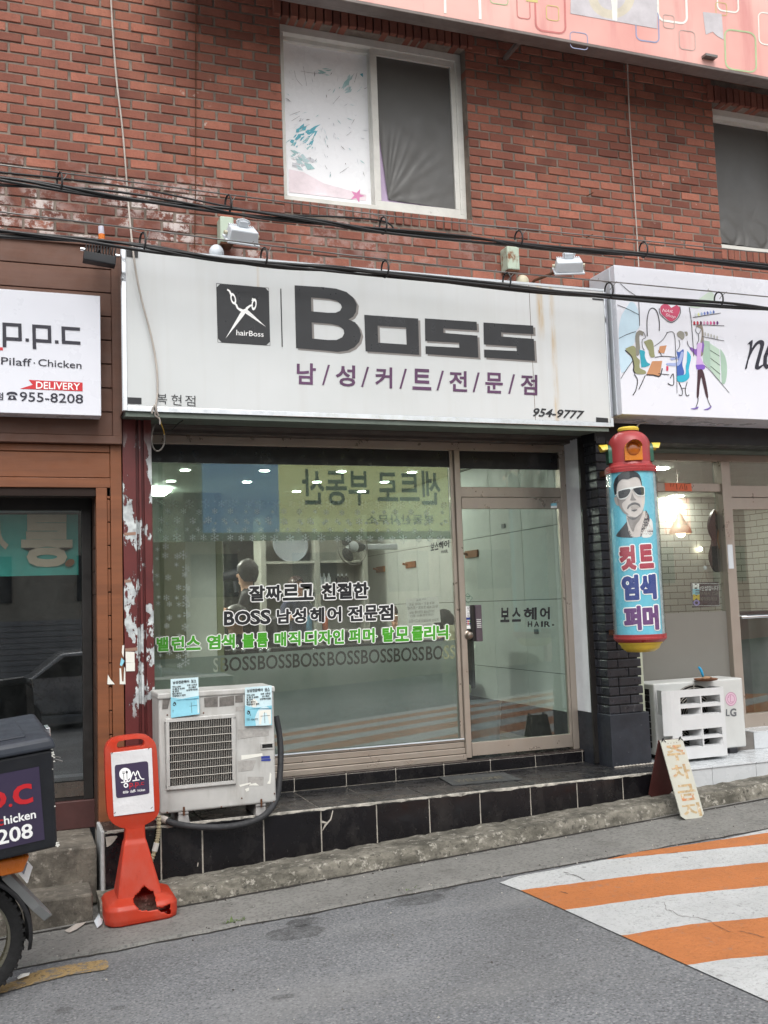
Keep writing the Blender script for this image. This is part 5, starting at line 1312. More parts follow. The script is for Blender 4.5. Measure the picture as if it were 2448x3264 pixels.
# ================================================================== left air conditioner
ac = thing('air_conditioner', (1.2, -.2, TZ), 'old white outdoor air conditioner with square fan grille on the black step', 'air conditioner')
AX0, AX1, AY0, AY1, AZ0, AZ1 = .822, 1.523, -.33, -.03, .525, 1.222
obj('casing', MB().box(AX0, AX1, AY0, AY1, AZ0, AZ1 - .02), M['ac_white'], ac, bevel=.014, seg=3)
obj('lid', MB().box(AX0 - .006, AX1 + .006, AY0 - .008, AY1 + .006, AZ1 - .03, AZ1 + .006), M['ac_white'], ac, bevel=.008, seg=2)
za = zl(460, 2100, .3255)
ga = P(*za((205, 585))[0], AY0); gb = P(*za((895, 1220))[0], AY0); gc = P(*za((210, 1290))[0], AY0)
gx0, gx1, gz0, gz1 = ga.x, gb.x, (gb.z + gc.z) / 2, P(*za((550, 560))[0], AY0).z
m = MB(); w_ = .022
m.box(gx0, gx1, AY0 - .016, AY0, gz0, gz0 + w_); m.box(gx0, gx1, AY0 - .016, AY0, gz1 - w_, gz1); m.box(gx0, gx0 + w_, AY0 - .016, AY0, gz0 + w_, gz1 - w_); m.box(gx1 - w_, gx1, AY0 - .016, AY0, gz0 + w_, gz1 - w_)
obj('grille_frame', m, M['ac_white'], ac, bevel=.005)
obj('fan_opening_shade', MB().box(gx0 + w_, gx1 - w_, AY0 - .003, AY0 - .002, gz0 + w_, gz1 - w_), M['void'], ac)  # flat dark plate painted as the unlit depth behind the grille
m = MB(); nx = 34
for i in range(1, nx):
    x = gx0 + w_ + (gx1 - gx0 - 2 * w_) * i / nx; m.tube([(x, AY0 - .010, gz0 + w_), (x, AY0 - .010, gz1 - w_)], .0014, 6)
for j in range(1, 8):
    z = gz0 + w_ + (gz1 - gz0 - 2 * w_) * j / 8; m.tube([(gx0 + w_, AY0 - .0125, z), (gx1 - w_, AY0 - .0125, z)], .0026, 6)
obj('grille', m, M['grille'], ac, smooth=60)
d = Dec(wallmap(AY0 - .0015)); d.m = 0
for q in (((585, 385), (720, 368), (720, 470), (590, 475)), ((735, 380), (880, 360), (880, 455), (735, 470)), ((890, 362), (965, 352), (965, 425), (890, 430)), ((180, 380), (250, 372), (250, 400), (230, 490), (175, 495))): d.poly(za(*q))
d.m = 1
for q in (((915, 690), (1220, 700), (1220, 750), (1070, 765), (915, 788)), ((895, 470), (990, 460), (990, 505), (895, 515)), ((1010, 1155), (1170, 1155), (1165, 1240), (1015, 1245)), ((915, 1000), (1100, 990), (1060, 1090), (920, 1105))): d.poly(za(*q))
d.m = 2
for q in (((950, 945), (1155, 925), (1160, 950), (1010, 980), (950, 990)), ((930, 1235), (1040, 1210), (1045, 1222), (940, 1255)), ((1040, 1225), (1090, 1215), (1125, 1240), (1020, 1242)), ((985, 1275), (1025, 1260), (1025, 1290), (1000, 1302)), ((1230, 1110), (1245, 1130), (1235, 1225), (1200, 1222), (1222, 1190))): d.poly(za(*q))
obj('glue_mark', d, [mat('dark_glue_mark', (112, 108, 104), .7, var=.25, vs_=30), mat('grey_glue_mark', (166, 164, 160), .7, var=.15, vs_=30), M['paper']], ac)
d = Dec(wallmap(AY0 - .002)); d.m = 1; d.poly(za((1145, 955), (1230, 948), (1230, 975), (1145, 980))); d.poly(za((1145, 985), (1238, 978), (1236, 1000), (1145, 1003)))
obj('service_label', d, [M['ink'], M['blue_ink']], ac)
m = MB(); h0 = P(*za((1140, 825))[0], AY0); h1 = P(*za((1268, 880))[0], AY0)
m.box(h0.x, h1.x, AY0 - .006, AY0, h1.z, h1.z + .008); m.box(h0.x, h1.x, AY0 - .006, AY0, h0.z - .008, h0.z); m.box(h0.x, h0.x + .008, AY0 - .006, AY0, h1.z + .008, h0.z - .008); m.box(h1.x - .008, h1.x, AY0 - .006, AY0, h1.z + .008, h0.z - .008)
obj('hand_grip', m, M['ac_white'], ac, bevel=.002); obj('grip_recess_shade', MB().box(h0.x + .008, h1.x - .008, AY0 - .002, AY0 - .001, h1.z + .008, h0.z - .008), M['void'], ac)  # dark plate on the casing in place of a shaded hollow
for fx in (P(*za((375, 1550))[0], -.29).x, P(*za((1132, 1480))[0], -.30).x):
    m = MB(); m.hexa([(fx - .036, -.335, TZ), (fx + .036, -.335, TZ), (fx - .036, -.05, TZ), (fx + .036, -.05, TZ), (fx - .028, -.325, TZ + .052), (fx + .028, -.325, TZ + .052), (fx - .028, -.06, TZ + .052), (fx + .028, -.06, TZ + .052)])
    m.box(fx - .03, fx + .03, -.33, -.05, TZ + .053, AZ0)
    obj('foot', m, mat('grey_foot_block', (150, 148, 146), .7, var=.2, vs_=14), ac, bevel=.003)
    obj('bolt', MB().tube([(fx, -.345, TZ + .05), (fx, -.345, TZ + .10)], .006, 8), M['rust'], ac)
obj('screw', (lambda q: [q.ball(P(*za(p)[0], AY0 - .002), .005, .003, .005, 8) for p in ((225, 1505), (755, 1450), (1270, 1400), (955, 1365), (1275, 1320), (580, 530), (225, 550))] and q)(MB()), M['rust'], ac)
# flyers taped to it
for k, (quad, lab) in enumerate(((((258, 200), (528, 180), (540, 540), (260, 578)), 'blue and white haircut flyer taped over the left top edge of the air conditioner'), (((985, 280), (1248, 262), (1250, 648), (986, 660)), 'torn blue and white haircut flyer taped to the right top of the air conditioner'))):
    Yf = AY0 - .020
    fl = thing('flyer', P(*za(quad[3])[0], Yf), lab, 'flyer', 'haircut flyers taped to the air conditioner')
    tl_, tr_, br_, bl_ = [za(q)[0] for q in quad]
    bi = lambda u, v: (tl_[0]*(1-u)*(1-v)+tr_[0]*u*(1-v)+br_[0]*u*v+bl_[0]*(1-u)*v, tl_[1]*(1-u)*(1-v)+tr_[1]*u*(1-v)+br_[1]*u*v+bl_[1]*(1-u)*v)
    wm = wallmap(Yf)
    def mp_(u, v, lift=0):
        p = wm(*bi(u, v)); p.y += .006 * math.sin(u * 5 + k) * (v - .3) - lift; return p
    d = Dec(lambda u, v: mp_(u, v)); d.grid([(0, 0), (1, 0), (1, 1), (0, 1)], 10, 10); obj('sheet', d, M['flyer'], fl, smooth=80)
    d = Dec(lambda u, v: mp_(u, v, .0012)); d.m = 0
    d.poly([(0, .46), (.15, .50), (.4, .54), (.7, .52), (1, .50), (1, 1), (0, 1)]); d.m = 1; d.poly([(.52, .62), (.97, .60), (.97, .97), (.52, .97)])
    if k == 1: d.poly([(.20, .36), (.35, .30), (.48, .40), (.40, .52), (.30, .56)])
    obj('print', d, [M['flyer_blue'], M['paper']], fl)
    d = Dec(lambda u, v: mp_(u, v, .0022)); d.m = 0
    for tx, q in (('남성전문헤어', (.08, .05, .66, .13)), ('보스', (.74, .05, .92, .13)), ('컷트 6,000', (.06, .18, .36, .23)), ('드.클.고 8,000', (.06, .24, .50, .29)), ('펌 염색', (.06, .30, .28, .35)), ('탈모 클리닉', (.06, .36, .38, .41)), ('무알레르기 염색', (.06, .42, .52, .47)), ('오픈 12주년', (.58, .17, .94, .22)), ('보스헤어', (.64, .235, .90, .285)), ('남성헤어전문', (.56, .30, .96, .35))):
        a, b, c, e = q; d.text(tx, [(a, b), (c, b), (c, e), (a, e)], .03)
    d.text('전화 : 954-9777', [(.06, .80), (.48, .80), (.48, .87), (.06, .87)], .01)
    d.line([(.72, .66), (.73, .94)], .012); d.line([(.58, .76), (.92, .75)], .008)
    d.ell(.12, .66, .05, .045, 14, hole=.5); d.line([(.1, .6), (.17, .62), (.2, .74)], .02)
    for i in range(5): d.m = 1; d.line([(.12 + .1 * i, .575 - .02 * math.sin(i)), (.98, .56 + .008 * i)], .004)
    obj('lettering', d, [M['ink'], mat('teal_line', (60, 120, 150), .5)], fl)
# black insulated pipe looping beside and below the unit, and corrugated drain hose
pts = [P(*p, y) for p, y in zip(za((1290, 560), (1320, 720), (1335, 900), (1330, 1100), (1310, 1300), (1270, 1420), (1180, 1530), (1040, 1600), (850, 1640), (650, 1650), (450, 1640), (300, 1615), (215, 1580)), (-.10, -.12, -.15, -.20, -.26, -.32, -.37, -.38, -.38, -.37, -.36, -.35, -.32))]
pp_ = thing('insulated_pipe', pts[8], 'black insulated pipe looping under the old air conditioner', 'pipe')
obj('sleeve', MB().tube(smooth_pts([tuple(p) for p in pts], 5), .0195, 12), mat('black_foam_sleeve', (46, 47, 50), .7, var=.2, vs_=16, bump=(30, .5)), pp_, smooth=60)
p2 = [pts[-1] + Vector((.005, 0, -.002)), pts[-1] + Vector((-.025, .02, .012)), pts[-1] + Vector((-.03, .12, .03))]
obj('tape_end', MB().tube(smooth_pts([tuple(p) for p in p2], 4), .022, 12), M['white_cord'], pp_, smooth=60)
hp = [P(*p, -.345) for p in ((506, 2600), (506, 2640), (503, 2668), (496, 2700), (485, 2735), (470, 2765))] + [P(*p, -.36) for p in ((440, 2800), (400, 2832), (375, 2845), (345, 2855))]
hs_ = smooth_pts([tuple(p) for p in hp], 14); rad = [.0125 + .0028 * math.sin(i * 1.6) for i in range(len(hs_))]
cd = thing('drain_hose', hp[3], 'cream corrugated drain hose running down behind the orange stand', 'hose')
obj('hose', MB().tube(hs_, rad, 10), mat('cream_hose', (182, 172, 140), .6, var=.12), cd, smooth=70)
obj('tape_wrap', MB().tube(hs_[36:48], .0165, 10), M['paper'], cd, smooth=60)

# ================================================================== right air conditioner
rc = thing('air_conditioner', (5.0, .2, TZ), 'white outdoor air conditioner with slotted plastic air deflector on the white tiled step', 'air conditioner')
YA = .075; bx0, bx1, bz0, bz1 = 4.575, 5.405, .498, 1.032
obj('casing', MB().box(bx0, bx1, YA, YA + .29, bz0, bz1), M['ac_white2'], rc, bevel=.012, seg=3)
m = MB()
for i in range(9): m.box(bx0 - .006, bx0 - .001, YA + .06, YA + .26, bz0 + .05 + .05 * i, bz0 + .092 + .05 * i)
obj('side_fins', m, M['void'], rc)
fc = Vector((4.93, YA - .004, .77))
obj('fan_opening_shade', MB().lathe([(.0, .0), (.235, .0), (.238, .002)], fc, 40, q=Matrix.Rotation(R(90), 3, 'X')), M['void'], rc)  # dark disc stands for the unlit hollow behind the guard
m = MB()
for i in range(11):
    rr = .03 + .0205 * i; m.tube([fc + Vector((rr * math.cos(a * math.pi / 18), -.008, rr * math.sin(a * math.pi / 18))) for a in range(36)], .0022, 5, closed=True)
for a in range(8): m.tube([fc + Vector((.02 * math.cos(a * math.pi / 4), -.011, .02 * math.sin(a * math.pi / 4))), fc + Vector((.238 * math.cos(a * math.pi / 4), -.011, .238 * math.sin(a * math.pi / 4)))], .003, 5)
obj('fan_guard', m, M['grille'], rc)
for x in (4.68, 5.28): obj('foot', MB().box(x - .04, x + .04, YA + .0, YA + .28, TZ, bz0 + .002), M['black_plastic'], rc, bevel=.008)
# plastic deflector: hollow shell, four rows of two slots
Yd = YA - .17; zq = zl(1900, 2050, .3303)
dx0, dx1, dz0, dz1 = P(*zq((815, 700))[0], Yd).x, P(*zq((1245, 700))[0], Yd).x, P(*zq((1100, 1100))[0], Yd).z, P(*zq((1000, 440))[0], Yd).z
sl_ = [(.700, .795), (.795, .0)]
m = MB(); t_ = .006
rows = []
for a, b in ((510, 585), (618, 690), (828, 900), (925, 1000)):
    rows.append((P(*zq((1010, b))[0], Yd).z, P(*zq((1010, a))[0], Yd).z))
cols = [(dx0 + .006, dx0 + .46 * (dx1 - dx0)), (dx0 + .49 * (dx1 - dx0), dx1 - .035)]
zs_ = sorted([dz0, dz1] + [v for r in rows for v in r])
for i in range(len(zs_) - 1):
    z0, z1 = zs_[i], zs_[i + 1]
    if any(abs(z0 - r[0]) < 1e-6 for r in rows):
        m.box(dx0, cols[0][0], Yd, Yd + t_, z0, z1); m.box(cols[0][1], cols[1][0], Yd, Yd + t_, z0, z1); m.box(cols[1][1], dx1, Yd, Yd + t_, z0, z1)
        for c0, c1 in cols:
            m.quad((c0, Yd + .003, z1), (c1, Yd + .003, z1), (c1 - .02, Yd + .12, z1 - .012), (c0, Yd + .12, z1 - .012)); m.quad((c1, Yd + .003, z0), (c1, Yd + .003, z1), (c1 - .03, Yd + .12, z1 - .012), (c1 - .03, Yd + .12, z0))
            m.quad((c0, Yd + .003, z0), (c1, Yd + .003, z0), (c1, Yd + .05, z0 + .006), (c0, Yd + .05, z0 + .006))
    else: m.box(dx0, dx1, Yd, Yd + t_, z0, z1)
m.box(dx1 - t_, dx1, Yd + t_, YA - .002, dz0, dz1); m.box(dx0, dx1 - t_, Yd + t_, YA - .03, dz0, dz0 + t_)
lx = P(*zq((600, 600))[0], YA - .015).x
arc = [Vector((dx0 - .0, Yd, 0))] + [Vector((dx0 - .04 - .03 * k, Yd + .012 + .025 * k * k * .12, 0)) for k in range(4)] + [Vector((lx, YA - .012, 0))]
zm0 = P(*zq((700, 930))[0], Yd).z
zn_ = P(*zq((620, 680))[0], YA).z
for i in range(len(arc) - 1):
    a, b = arc[i], arc[i + 1]; lo_ = dz0 if i < 2 else (zn_ - .15 if i < 4 else zn_)
    m.quad(Vector((a.x, a.y, lo_)), Vector((b.x, b.y, lo_)), Vector((b.x, b.y, dz1 - .004)), Vector((a.x, a.y, dz1)))
    m.quad(Vector((a.x, a.y + .005, lo_)), Vector((b.x, b.y + .005, lo_)), Vector((b.x, b.y + .005, dz1 - .004)), Vector((a.x, a.y + .005, dz1)))
obj('air_deflector', m, mat('white_plastic', (198, 200, 201), .4, var=.04), rc, smooth=35)
d = Dec(wallmap(YA - .002)); zA = zl(1960, 2200, .29415)
d.m = 0; d.poly(zA((1203, 205), (1217, 205), (1217, 268), (1243, 266), (1243, 281), (1203, 281))); d.text('G', zA((1250, 202), (1312, 200), (1314, 280), (1252, 282)), .04)
obj('lettering', d, mat('grey_print', (96, 98, 102), .5), rc)
d = Dec(wallmap(YA - .002)); cc = zA((1258, 95))[0]; d.m = 0
d.ell(cc[0], cc[1], 18, 22, 28, hole=.90); d.line([(cc[0] - 2, cc[1] - 12), (cc[0] - 2, cc[1] + 9), (cc[0] + 6, cc[1] + 9)], 2.2); d.ell(cc[0] - 8, cc[1] - 6, 2, 2.2, 10); d.ell(cc[0], cc[1], 12, 15, 20, hole=.86)
d2_ = Dec(wallmap(YA - .0012)); d2_.ell(cc[0], cc[1], 18, 22, 28); obj('emblem_disc', d2_, mat('faded_pink_print', (206, 176, 192), .5, var=.05), rc)
obj('emblem', d, mat('faded_magenta_print', (178, 128, 154), .5, var=.05), rc)
m = MB()
br = thing('tray', P(2250, 2168, .2), 'round brown rusty tray with a small rag on top of the white air conditioner', 'tray')
c = H(2250, 2168, bz1 + .006); obj('plate', MB().lathe([(0, 0), (.06, 0), (.085, .006), (.092, .016), (.088, .017), (.06, .008), (0, .007)], c + Vector((0, 0, -.004)), 24), mat('brown_rusty_plate', (122, 76, 46), .6, var=.3, vs_=30), br, smooth=40)
obj('rag', MB().ball(c + Vector((.005, 0, .016)), .06, .03, .014, 12, q=Matrix.Rotation(.3, 3, 'Z')), mat('tan_rag', (150, 118, 90), .9, var=.3, vs_=30, bump=(60, .8)), br, smooth=60)
bh = thing('brush_handle', c, 'blue brush handle standing upright on the tray', 'brush')
pts = [H(2243, 2162, bz1 + .02), P(2239, 2150, c.y), P(2234, 2136, c.y), P(2227, 2126, c.y)]
obj('handle', MB().tube(smooth_pts([tuple(p) for p in pts], 4), [.006, .007, .008, .009, .010, .010, .011, .011, .011, .011, .010, .009, .007], 10), mat('bright_blue_plastic', (40, 150, 196), .35, var=.05), bh, smooth=60)

# ================================================================== barber pole
YPo = -.36
bp = thing('barber_pole', (4.19, YPo, 1.28), 'hanging barber pole light with blue printed cylinder, red collars and dome with amber lens', 'barber pole')
ctop, cbot = P(2003, 1490, YPo), P(2046, 2030, YPo)
ax = Vector(((ctop.x + cbot.x) / 2, YPo, 0)); dep = (MC @ (Vector((ax.x, YPo, 2.0)) - EYE)).z
RP = 76.5 / FPX * dep
zc0, zc1 = P(2046, 2026, YPo - RP).z, P(2003, 1497, YPo - RP).z
obj('cylinder', MB().lathe([(RP, zc0), (RP, zc1)], ax, 64), M['poly_blue'], bp, smooth=60)
obj('clear_edge', MB().lathe([(RP + .0016, zc0), (RP + .0016, zc1)], ax, 40, a0=R(138), a1=R(172)), mat('milky_plastic', (150, 176, 184), .25, var=.05, coat=.5), bp, smooth=60)
obj('clear_edge', MB().lathe([(RP + .0016, zc0), (RP + .0016, zc1)], ax, 40, a0=R(-62), a1=R(-28)), mat('milky_plastic', (168, 186, 190), .25, var=.05, coat=.5), bp, smooth=60)
c1 = P(2003, 1475, YPo - RP).z - zc1
obj('clear_cover', MB().lathe([(RP + .010, zc0), (RP + .010, zc1)], ax, 64), glass('clear_acrylic', (.98, .99, .99), base=.05), bp, smooth=60)
obj('collar', MB().lathe([(RP - .01, zc1 - .004), (RP + .012, zc1 - .006), (RP + .014, zc1 + .016), (RP + .010, zc1 + .020), (RP + .011, zc1 + .034), (RP + .002, zc1 + .042), (RP - .016, zc1 + .050), (RP - .022, zc1 + .068), (RP - .03, zc1 + .070)], ax, 64), M['pole_red'], bp, smooth=35)
obj('collar', MB().lathe([(RP - .03, zc0 - .052), (RP - .01, zc0 - .050), (RP + .012, zc0 - .030), (RP + .014, zc0 - .018), (RP + .011, zc0 - .015), (RP + .013, zc0 + .004), (RP - .01, zc0 + .006)], ax, 64), M['pole_red'], bp, smooth=35)
obj('bottom_bowl', MB().lathe([(RP - .018, zc0 - .050), (RP - .020, zc0 - .062), (RP - .028, zc0 - .064), (RP - .042, zc0 - .095), (RP - .075, zc0 - .118), (.0, zc0 - .126)], ax, 48), M['pole_yellow'], bp, smooth=35)
zd0 = zc1 + .068; rd = RP - .024
ztop = P(1993, 1370, YPo).z
hd = ztop - zd0
prof = [(rd, zd0), (rd, zd0 + hd * .52)] + [(rd * math.cos(R(a)) if a < 70 else rd * math.cos(R(a)), zd0 + hd * .52 + hd * .47 * math.sin(R(a))) for a in range(10, 72, 10)] + [(rd * .28, zd0 + hd * .985), (0, zd0 + hd)]
obj('dome', MB().lathe(prof, ax, 48), M['pole_red'], bp, smooth=40)
obj('cap', MB().lathe([(rd * .50, ztop - .012), (rd * .52, ztop + .004), (rd * .46, ztop + .016), (0, ztop + .020)], ax, 32), M['pole_yellow'], bp, smooth=40)
for k, (an, mm_) in enumerate(((-114, M['lens']), (-204, M['pole_green']), (-24, M['pole_green']), (66, M['lens']))):
    a = R(an); q = Matrix.Rotation(a + math.pi / 2, 3, 'Z')
    w_, h_ = .062, .135; z0 = zd0 + .004
    out = [(-w_, 0), (w_, 0), (w_, h_ * .62)] + [(w_ * math.cos(R(t)), h_ * .62 + w_ * .9 * math.sin(R(t))) for t in range(15, 180, 15)] + [(-w_, h_ * .62)]
    m = MB(); m.prism([ax + q @ Vector((x, -rd - .012, 0)) + Vector((0, 0, z0 + z)) for x, z in out], q @ Vector((0, .07, 0)))
    ho = obj('lamp_housing', m, mm_, bp, bevel=.006)
    if mm_ is M['lens']:
        cen = ax + q @ Vector((0, -rd - .013, 0)) + Vector((0, 0, z0 + h_ * .60))
        obj('lens', MB().ball(cen, .046, .014, .046, 24, q=q), mat('deep_amber_lens', (182, 98, 22), .15, var=.12, coat=.6), ho, smooth=60)
    cen = ax + q @ Vector((0, -rd - .010, 0)) + Vector((0, 0, z0 + h_ * .66))
    m = MB(); nn = 14; v_ = []
    for i in range(nn + 1):
        t = R(15 + 150 * i / nn)
        for dd, r0, dz in ((0, .056, 0), (.034 + .028 * math.sin(t), .060, -.006)):
            v_.append(cen + q @ Vector((r0 * math.cos(t), -dd, 0)) + Vector((0, 0, r0 * math.sin(t) * .95 + dz)))
    o_ = len(m.v); m.add(v_, [(2 * i, 2 * i + 1, 2 * i + 3, 2 * i + 2) for i in range(nn)])
    v2 = [v + Vector((0, 0, -.004)) for v in v_]; m.add(v2, [(2 * i, 2 * i + 1, 2 * i + 3, 2 * i + 2) for i in range(nn)])
    obj('visor', m, M['pole_yellow'] if mm_ is M['pole_green'] else mat('amber_visor', (206, 138, 40), .3, var=.08), ho, smooth=60)
def polemap(lift):
    r0 = RP + lift
    def f(x, y):
        d = ray(x, y); o = EYE - ax; a = d.x**2 + d.y**2; b = 2 * (o.x * d.x + o.y * d.y); c = o.x**2 + o.y**2 - r0**2
        disc = b * b - 4 * a * c
        t = (-b - math.sqrt(max(disc, 0))) / (2 * a); return EYE + d * t
    return f
zp = zl(1920, 1340, .1898)
GYS = [(206, 200, 196), (72, 74, 80), (52, 56, 62), (150, 146, 144), (228, 232, 230), (112, 112, 114), (180, 174, 170), (96, 190, 218)]
def pdec(l):
    q = Dec(polemap(l)); q.maxlen = 8; return q
d = pdec(.0012); sh = lambda i, *p: (setattr(d, 'm', i), d.poly(smooth_pts(zp(*p) + zp(p[0]), 3)[:-1]))
sh(0, (400, 1600), (720, 1520), (760, 1620), (790, 1750), (850, 1860), (640, 1950), (480, 1950), (430, 1800))
sh(1, (410, 1700), (330, 1800), (230, 1930), (300, 1960), (420, 1970), (520, 1960), (470, 1880), (430, 1790)); sh(1, (725, 1500), (780, 1590), (790, 1700), (740, 1800), (690, 1850), (660, 1930), (640, 1960), (650, 1850), (690, 1700), (720, 1600))
sh(4, (800, 1640), (840, 1700), (850, 1880), (800, 1960), (670, 1960), (700, 1860), (770, 1760)); sh(5, (760, 1860), (840, 1840), (845, 1900), (790, 1920))
d0 = d; d = pdec(.0022)
sh(0, (240, 1050), (330, 950), (480, 960), (620, 960), (660, 1080), (700, 1180), (715, 1300), (700, 1440), (650, 1560), (570, 1630), (470, 1610), (370, 1560), (310, 1470), (270, 1400), (240, 1280))
sh(6, (195, 1300), (230, 1280), (265, 1340), (275, 1430), (240, 1420), (210, 1370))
d1_ = d; d = pdec(.0032)
sh(3, (415, 1640), (470, 1610), (560, 1625), (650, 1560), (700, 1480), (640, 1650), (560, 1760), (520, 1870), (470, 1800))
sh(3, (240, 1280), (330, 1330), (400, 1330), (330, 1400), (360, 1500), (440, 1580), (370, 1560), (300, 1470), (262, 1390)); sh(3, (500, 1200), (530, 1290), (570, 1340), (470, 1345), (480, 1300))
d2_ = d; d = pdec(.0042)
sh(2, (185, 1080), (215, 980), (290, 900), (400, 845), (520, 850), (610, 900), (650, 980), (665, 1110), (620, 980), (540, 950), (430, 990), (330, 990), (260, 1060), (240, 1160), (230, 1270), (200, 1230))
sh(5, (415, 1480), (440, 1420), (530, 1375), (620, 1400), (640, 1460), (600, 1430), (540, 1410), (470, 1440), (430, 1490)); sh(6, (470, 1450), (540, 1430), (630, 1450), (580, 1480), (500, 1480)); sh(5, (480, 1500), (590, 1495), (530, 1530))
sh(5, (400, 1590), (470, 1625), (560, 1630), (640, 1570), (560, 1660), (470, 1660))
d3_ = d; d = pdec(.0052); sh(4, (245, 1190), (330, 1155), (480, 1120), (620, 1105), (700, 1110), (715, 1180), (710, 1260), (640, 1275), (570, 1250), (520, 1170), (490, 1160), (470, 1210), (420, 1290), (330, 1330), (275, 1315), (250, 1260)); d.m = 4; d.line(zp((215, 1265), (250, 1235)), 3)
d4_ = d; d = pdec(.0062); sh(2, (265, 1195), (360, 1165), (470, 1155), (450, 1230), (400, 1285), (320, 1310), (275, 1295)); sh(2, (515, 1145), (610, 1125), (690, 1125), (700, 1190), (695, 1245), (640, 1255), (580, 1235), (530, 1180))
mm_all = [mat('pole_print', c, .3, var=.06, coat=.4) for c in GYS]
for dd in (d0, d1_, d2_, d3_, d4_, d): obj('portrait_print', dd, mm_all, bp)
d = Dec(polemap(.0025)); dc = [Dec(polemap(.0040)) for _ in range(3)]
for q in [d] + dc: q.maxlen = 9
z2_ = zl(1920, 1700, .1898)
for ri, (c0, c1_, q0, q1) in enumerate((('컷', '트', (300, 232, 540, 600), (625, 215, 838, 568)), ('염', '색', (338, 728, 590, 1105), (645, 718, 885, 1090)), ('퍼', '머', (372, 1250, 632, 1612), (688, 1238, 925, 1605)))):
    for ch, (x0, y0, x1, y1) in ((c0, q0), (c1_, q1)):
        q = z2_((x0, y0), (x1 - 10, y0 - 12), (x1 + 12, y1 - 12), (x0 + 22, y1)); d.text(ch, q, .03, fat=.085); dc[ri].text(ch, q, .03, fat=.035)
obj('lettering_outline', d, M['white_ink'], bp)
for dd, c in zip(dc, ((172, 78, 92), (66, 80, 140), (112, 78, 126))): obj('lettering', dd, mat('pole_letter_print', c, .3, var=.06, coat=.4), bp)
m = MB(); m.box(ax.x - .03, ax.x + .03, YPo + .13, -.013, 1.42, 1.46); m.box(ax.x - .03, ax.x + .03, YPo + .12, -.003, 2.60, 2.64); obj('wall_bracket', m, M['rust'], bp)
pts = [P(2028, 1372, -.30), P(2036, 1352, -.2), P(2060, 1346, -.1), P(2098, 1336, -.02)]
obj('power_cord', MB().tube(smooth_pts([tuple(p) for p in pts], 5), .006, 8), M['white_cord'], bp, smooth=60)

# ================================================================== orange stand with a shop panel
st = thing('sign_stand', (.68, -.55, .03), 'orange plastic sign stand with a broken base and purple shop logo panel', 'sign stand')
YS_ = -.58
def pl_(x, y): return P(x, y, YS_)
zb_ = zl(330, 2330, .1492)
outer = smooth_pts(zb_((20, 500), (25, 380), (70, 260), (150, 175), (260, 130), (450, 95), (650, 72), (820, 68), (930, 95), (1040, 175), (1100, 280), (1120, 400), (1135, 600), (1175, 1300), (1180, 1600), (1150, 1750), (1060, 1870), (930, 1950), (880, 1975), (862, 2010)), 3) + zb_((856, 2120), (470, 2120)) + smooth_pts(zb_((466, 2085), (430, 2055), (330, 2030), (200, 1960), (110, 1850), (70, 1700), (40, 1200), (20, 500)), 3)[:-1]
hole_ = smooth_pts(zb_((270, 290), (300, 220), (420, 185), (650, 155), (790, 158), (855, 200), (850, 270), (800, 300), (600, 325), (400, 355), (300, 355), (270, 290)), 3)[:-1]
def plate(name, pts, holes, y0, y1, mm_, par, bev):
    bmv = MB(); n0 = len(pts); allp = list(pts) + [p for h in holes for p in h]
    A_ = [P(x, y, YS_) for x, y in allp]; loops = [[Vector((p.x, p.z, 0)) for p in A_[:n0]]]; k = n0
    for h in holes: loops.append([Vector((p.x, p.z, 0)) for p in A_[k:k + len(h)]]); k += len(h)
    tri = tessellate_polygon(loops); N = len(A_)
    v_ = [Vector((p.x, y0, p.z)) for p in A_] + [Vector((p.x, y1, p.z)) for p in A_]
    fs = [tuple(t) for t in tri] + [tuple(i + N for i in reversed(t)) for t in tri]; k = 0
    for h in [pts] + list(holes):
        L = len(h)
        fs += [(k + i, k + (i + 1) % L, N + k + (i + 1) % L, N + k + i) for i in range(L)]; k += L
    bmv.add(v_, fs); return obj(name, bmv, mm_, par, bevel=bev, seg=3, smooth=40)
plate('head', outer, [hole_], YS_ - .035, YS_ + .035, M['orange_plastic'], st, .010)
pan = zb_((140, 450), (1010, 345), (1068, 1690), (205, 1800))
d = Dec(wallmap(YS_ - .038)); d.poly(pan); sh_ = MB()
pq = [P(x, y, YS_) for x, y in pan]
obj('panel', MB().prism([Vector((p.x, YS_ - .041, p.z)) for p in pq], (0, .006, 0)), mat('crumpled_white_panel', (214, 214, 216), .35, var=.05, vs_=6, bump=(11, .6, .01)), st, bevel=.002)
d = Dec(wallmap(YS_ - .0425)); d.poly(smooth_pts(zb_((240, 800), (250, 745), (300, 722), (600, 685), (880, 648), (930, 660), (952, 700), (965, 950), (980, 1270), (965, 1325), (920, 1345), (600, 1395), (330, 1432), (285, 1415), (268, 1370), (250, 1050), (240, 800)), 3)[:-1]); obj('logo_plate', d, mat('purple_print', (62, 52, 78), .4, var=.04), st)
d = Dec(wallmap(YS_ - .0432)); d.m = 0
d.ell(*zb_((463, 920))[0], 19, 20, 26); W = 3.0
d.line(smooth_pts(zb_((372, 1100), (500, 1085), (560, 1060), (590, 980), (640, 870), (680, 960), (725, 850), (770, 960), (810, 1020), (870, 1025)), 3), 3.4)
d.line(zb_((620, 1065), (770, 1042)), 3.4); d.line(zb_((693, 990), (695, 1050)), 4); d.line(zb_((440, 1040), (442, 1090)), 4); d.line(zb_((505, 1035), (507, 1085)), 4)
d.ell(*zb_((478, 1160))[0], 7.4, 7.8, 20, hole=.55)
d.text('asta-', zb_((415, 1280), (540, 1265), (540, 1325), (415, 1335)), .01); d.text('ilaff-', zb_((575, 1262), (690, 1245), (690, 1305), (575, 1318)), .01); d.text('hicken', zb_((730, 1245), (885, 1225), (885, 1280), (730, 1295)), .01)
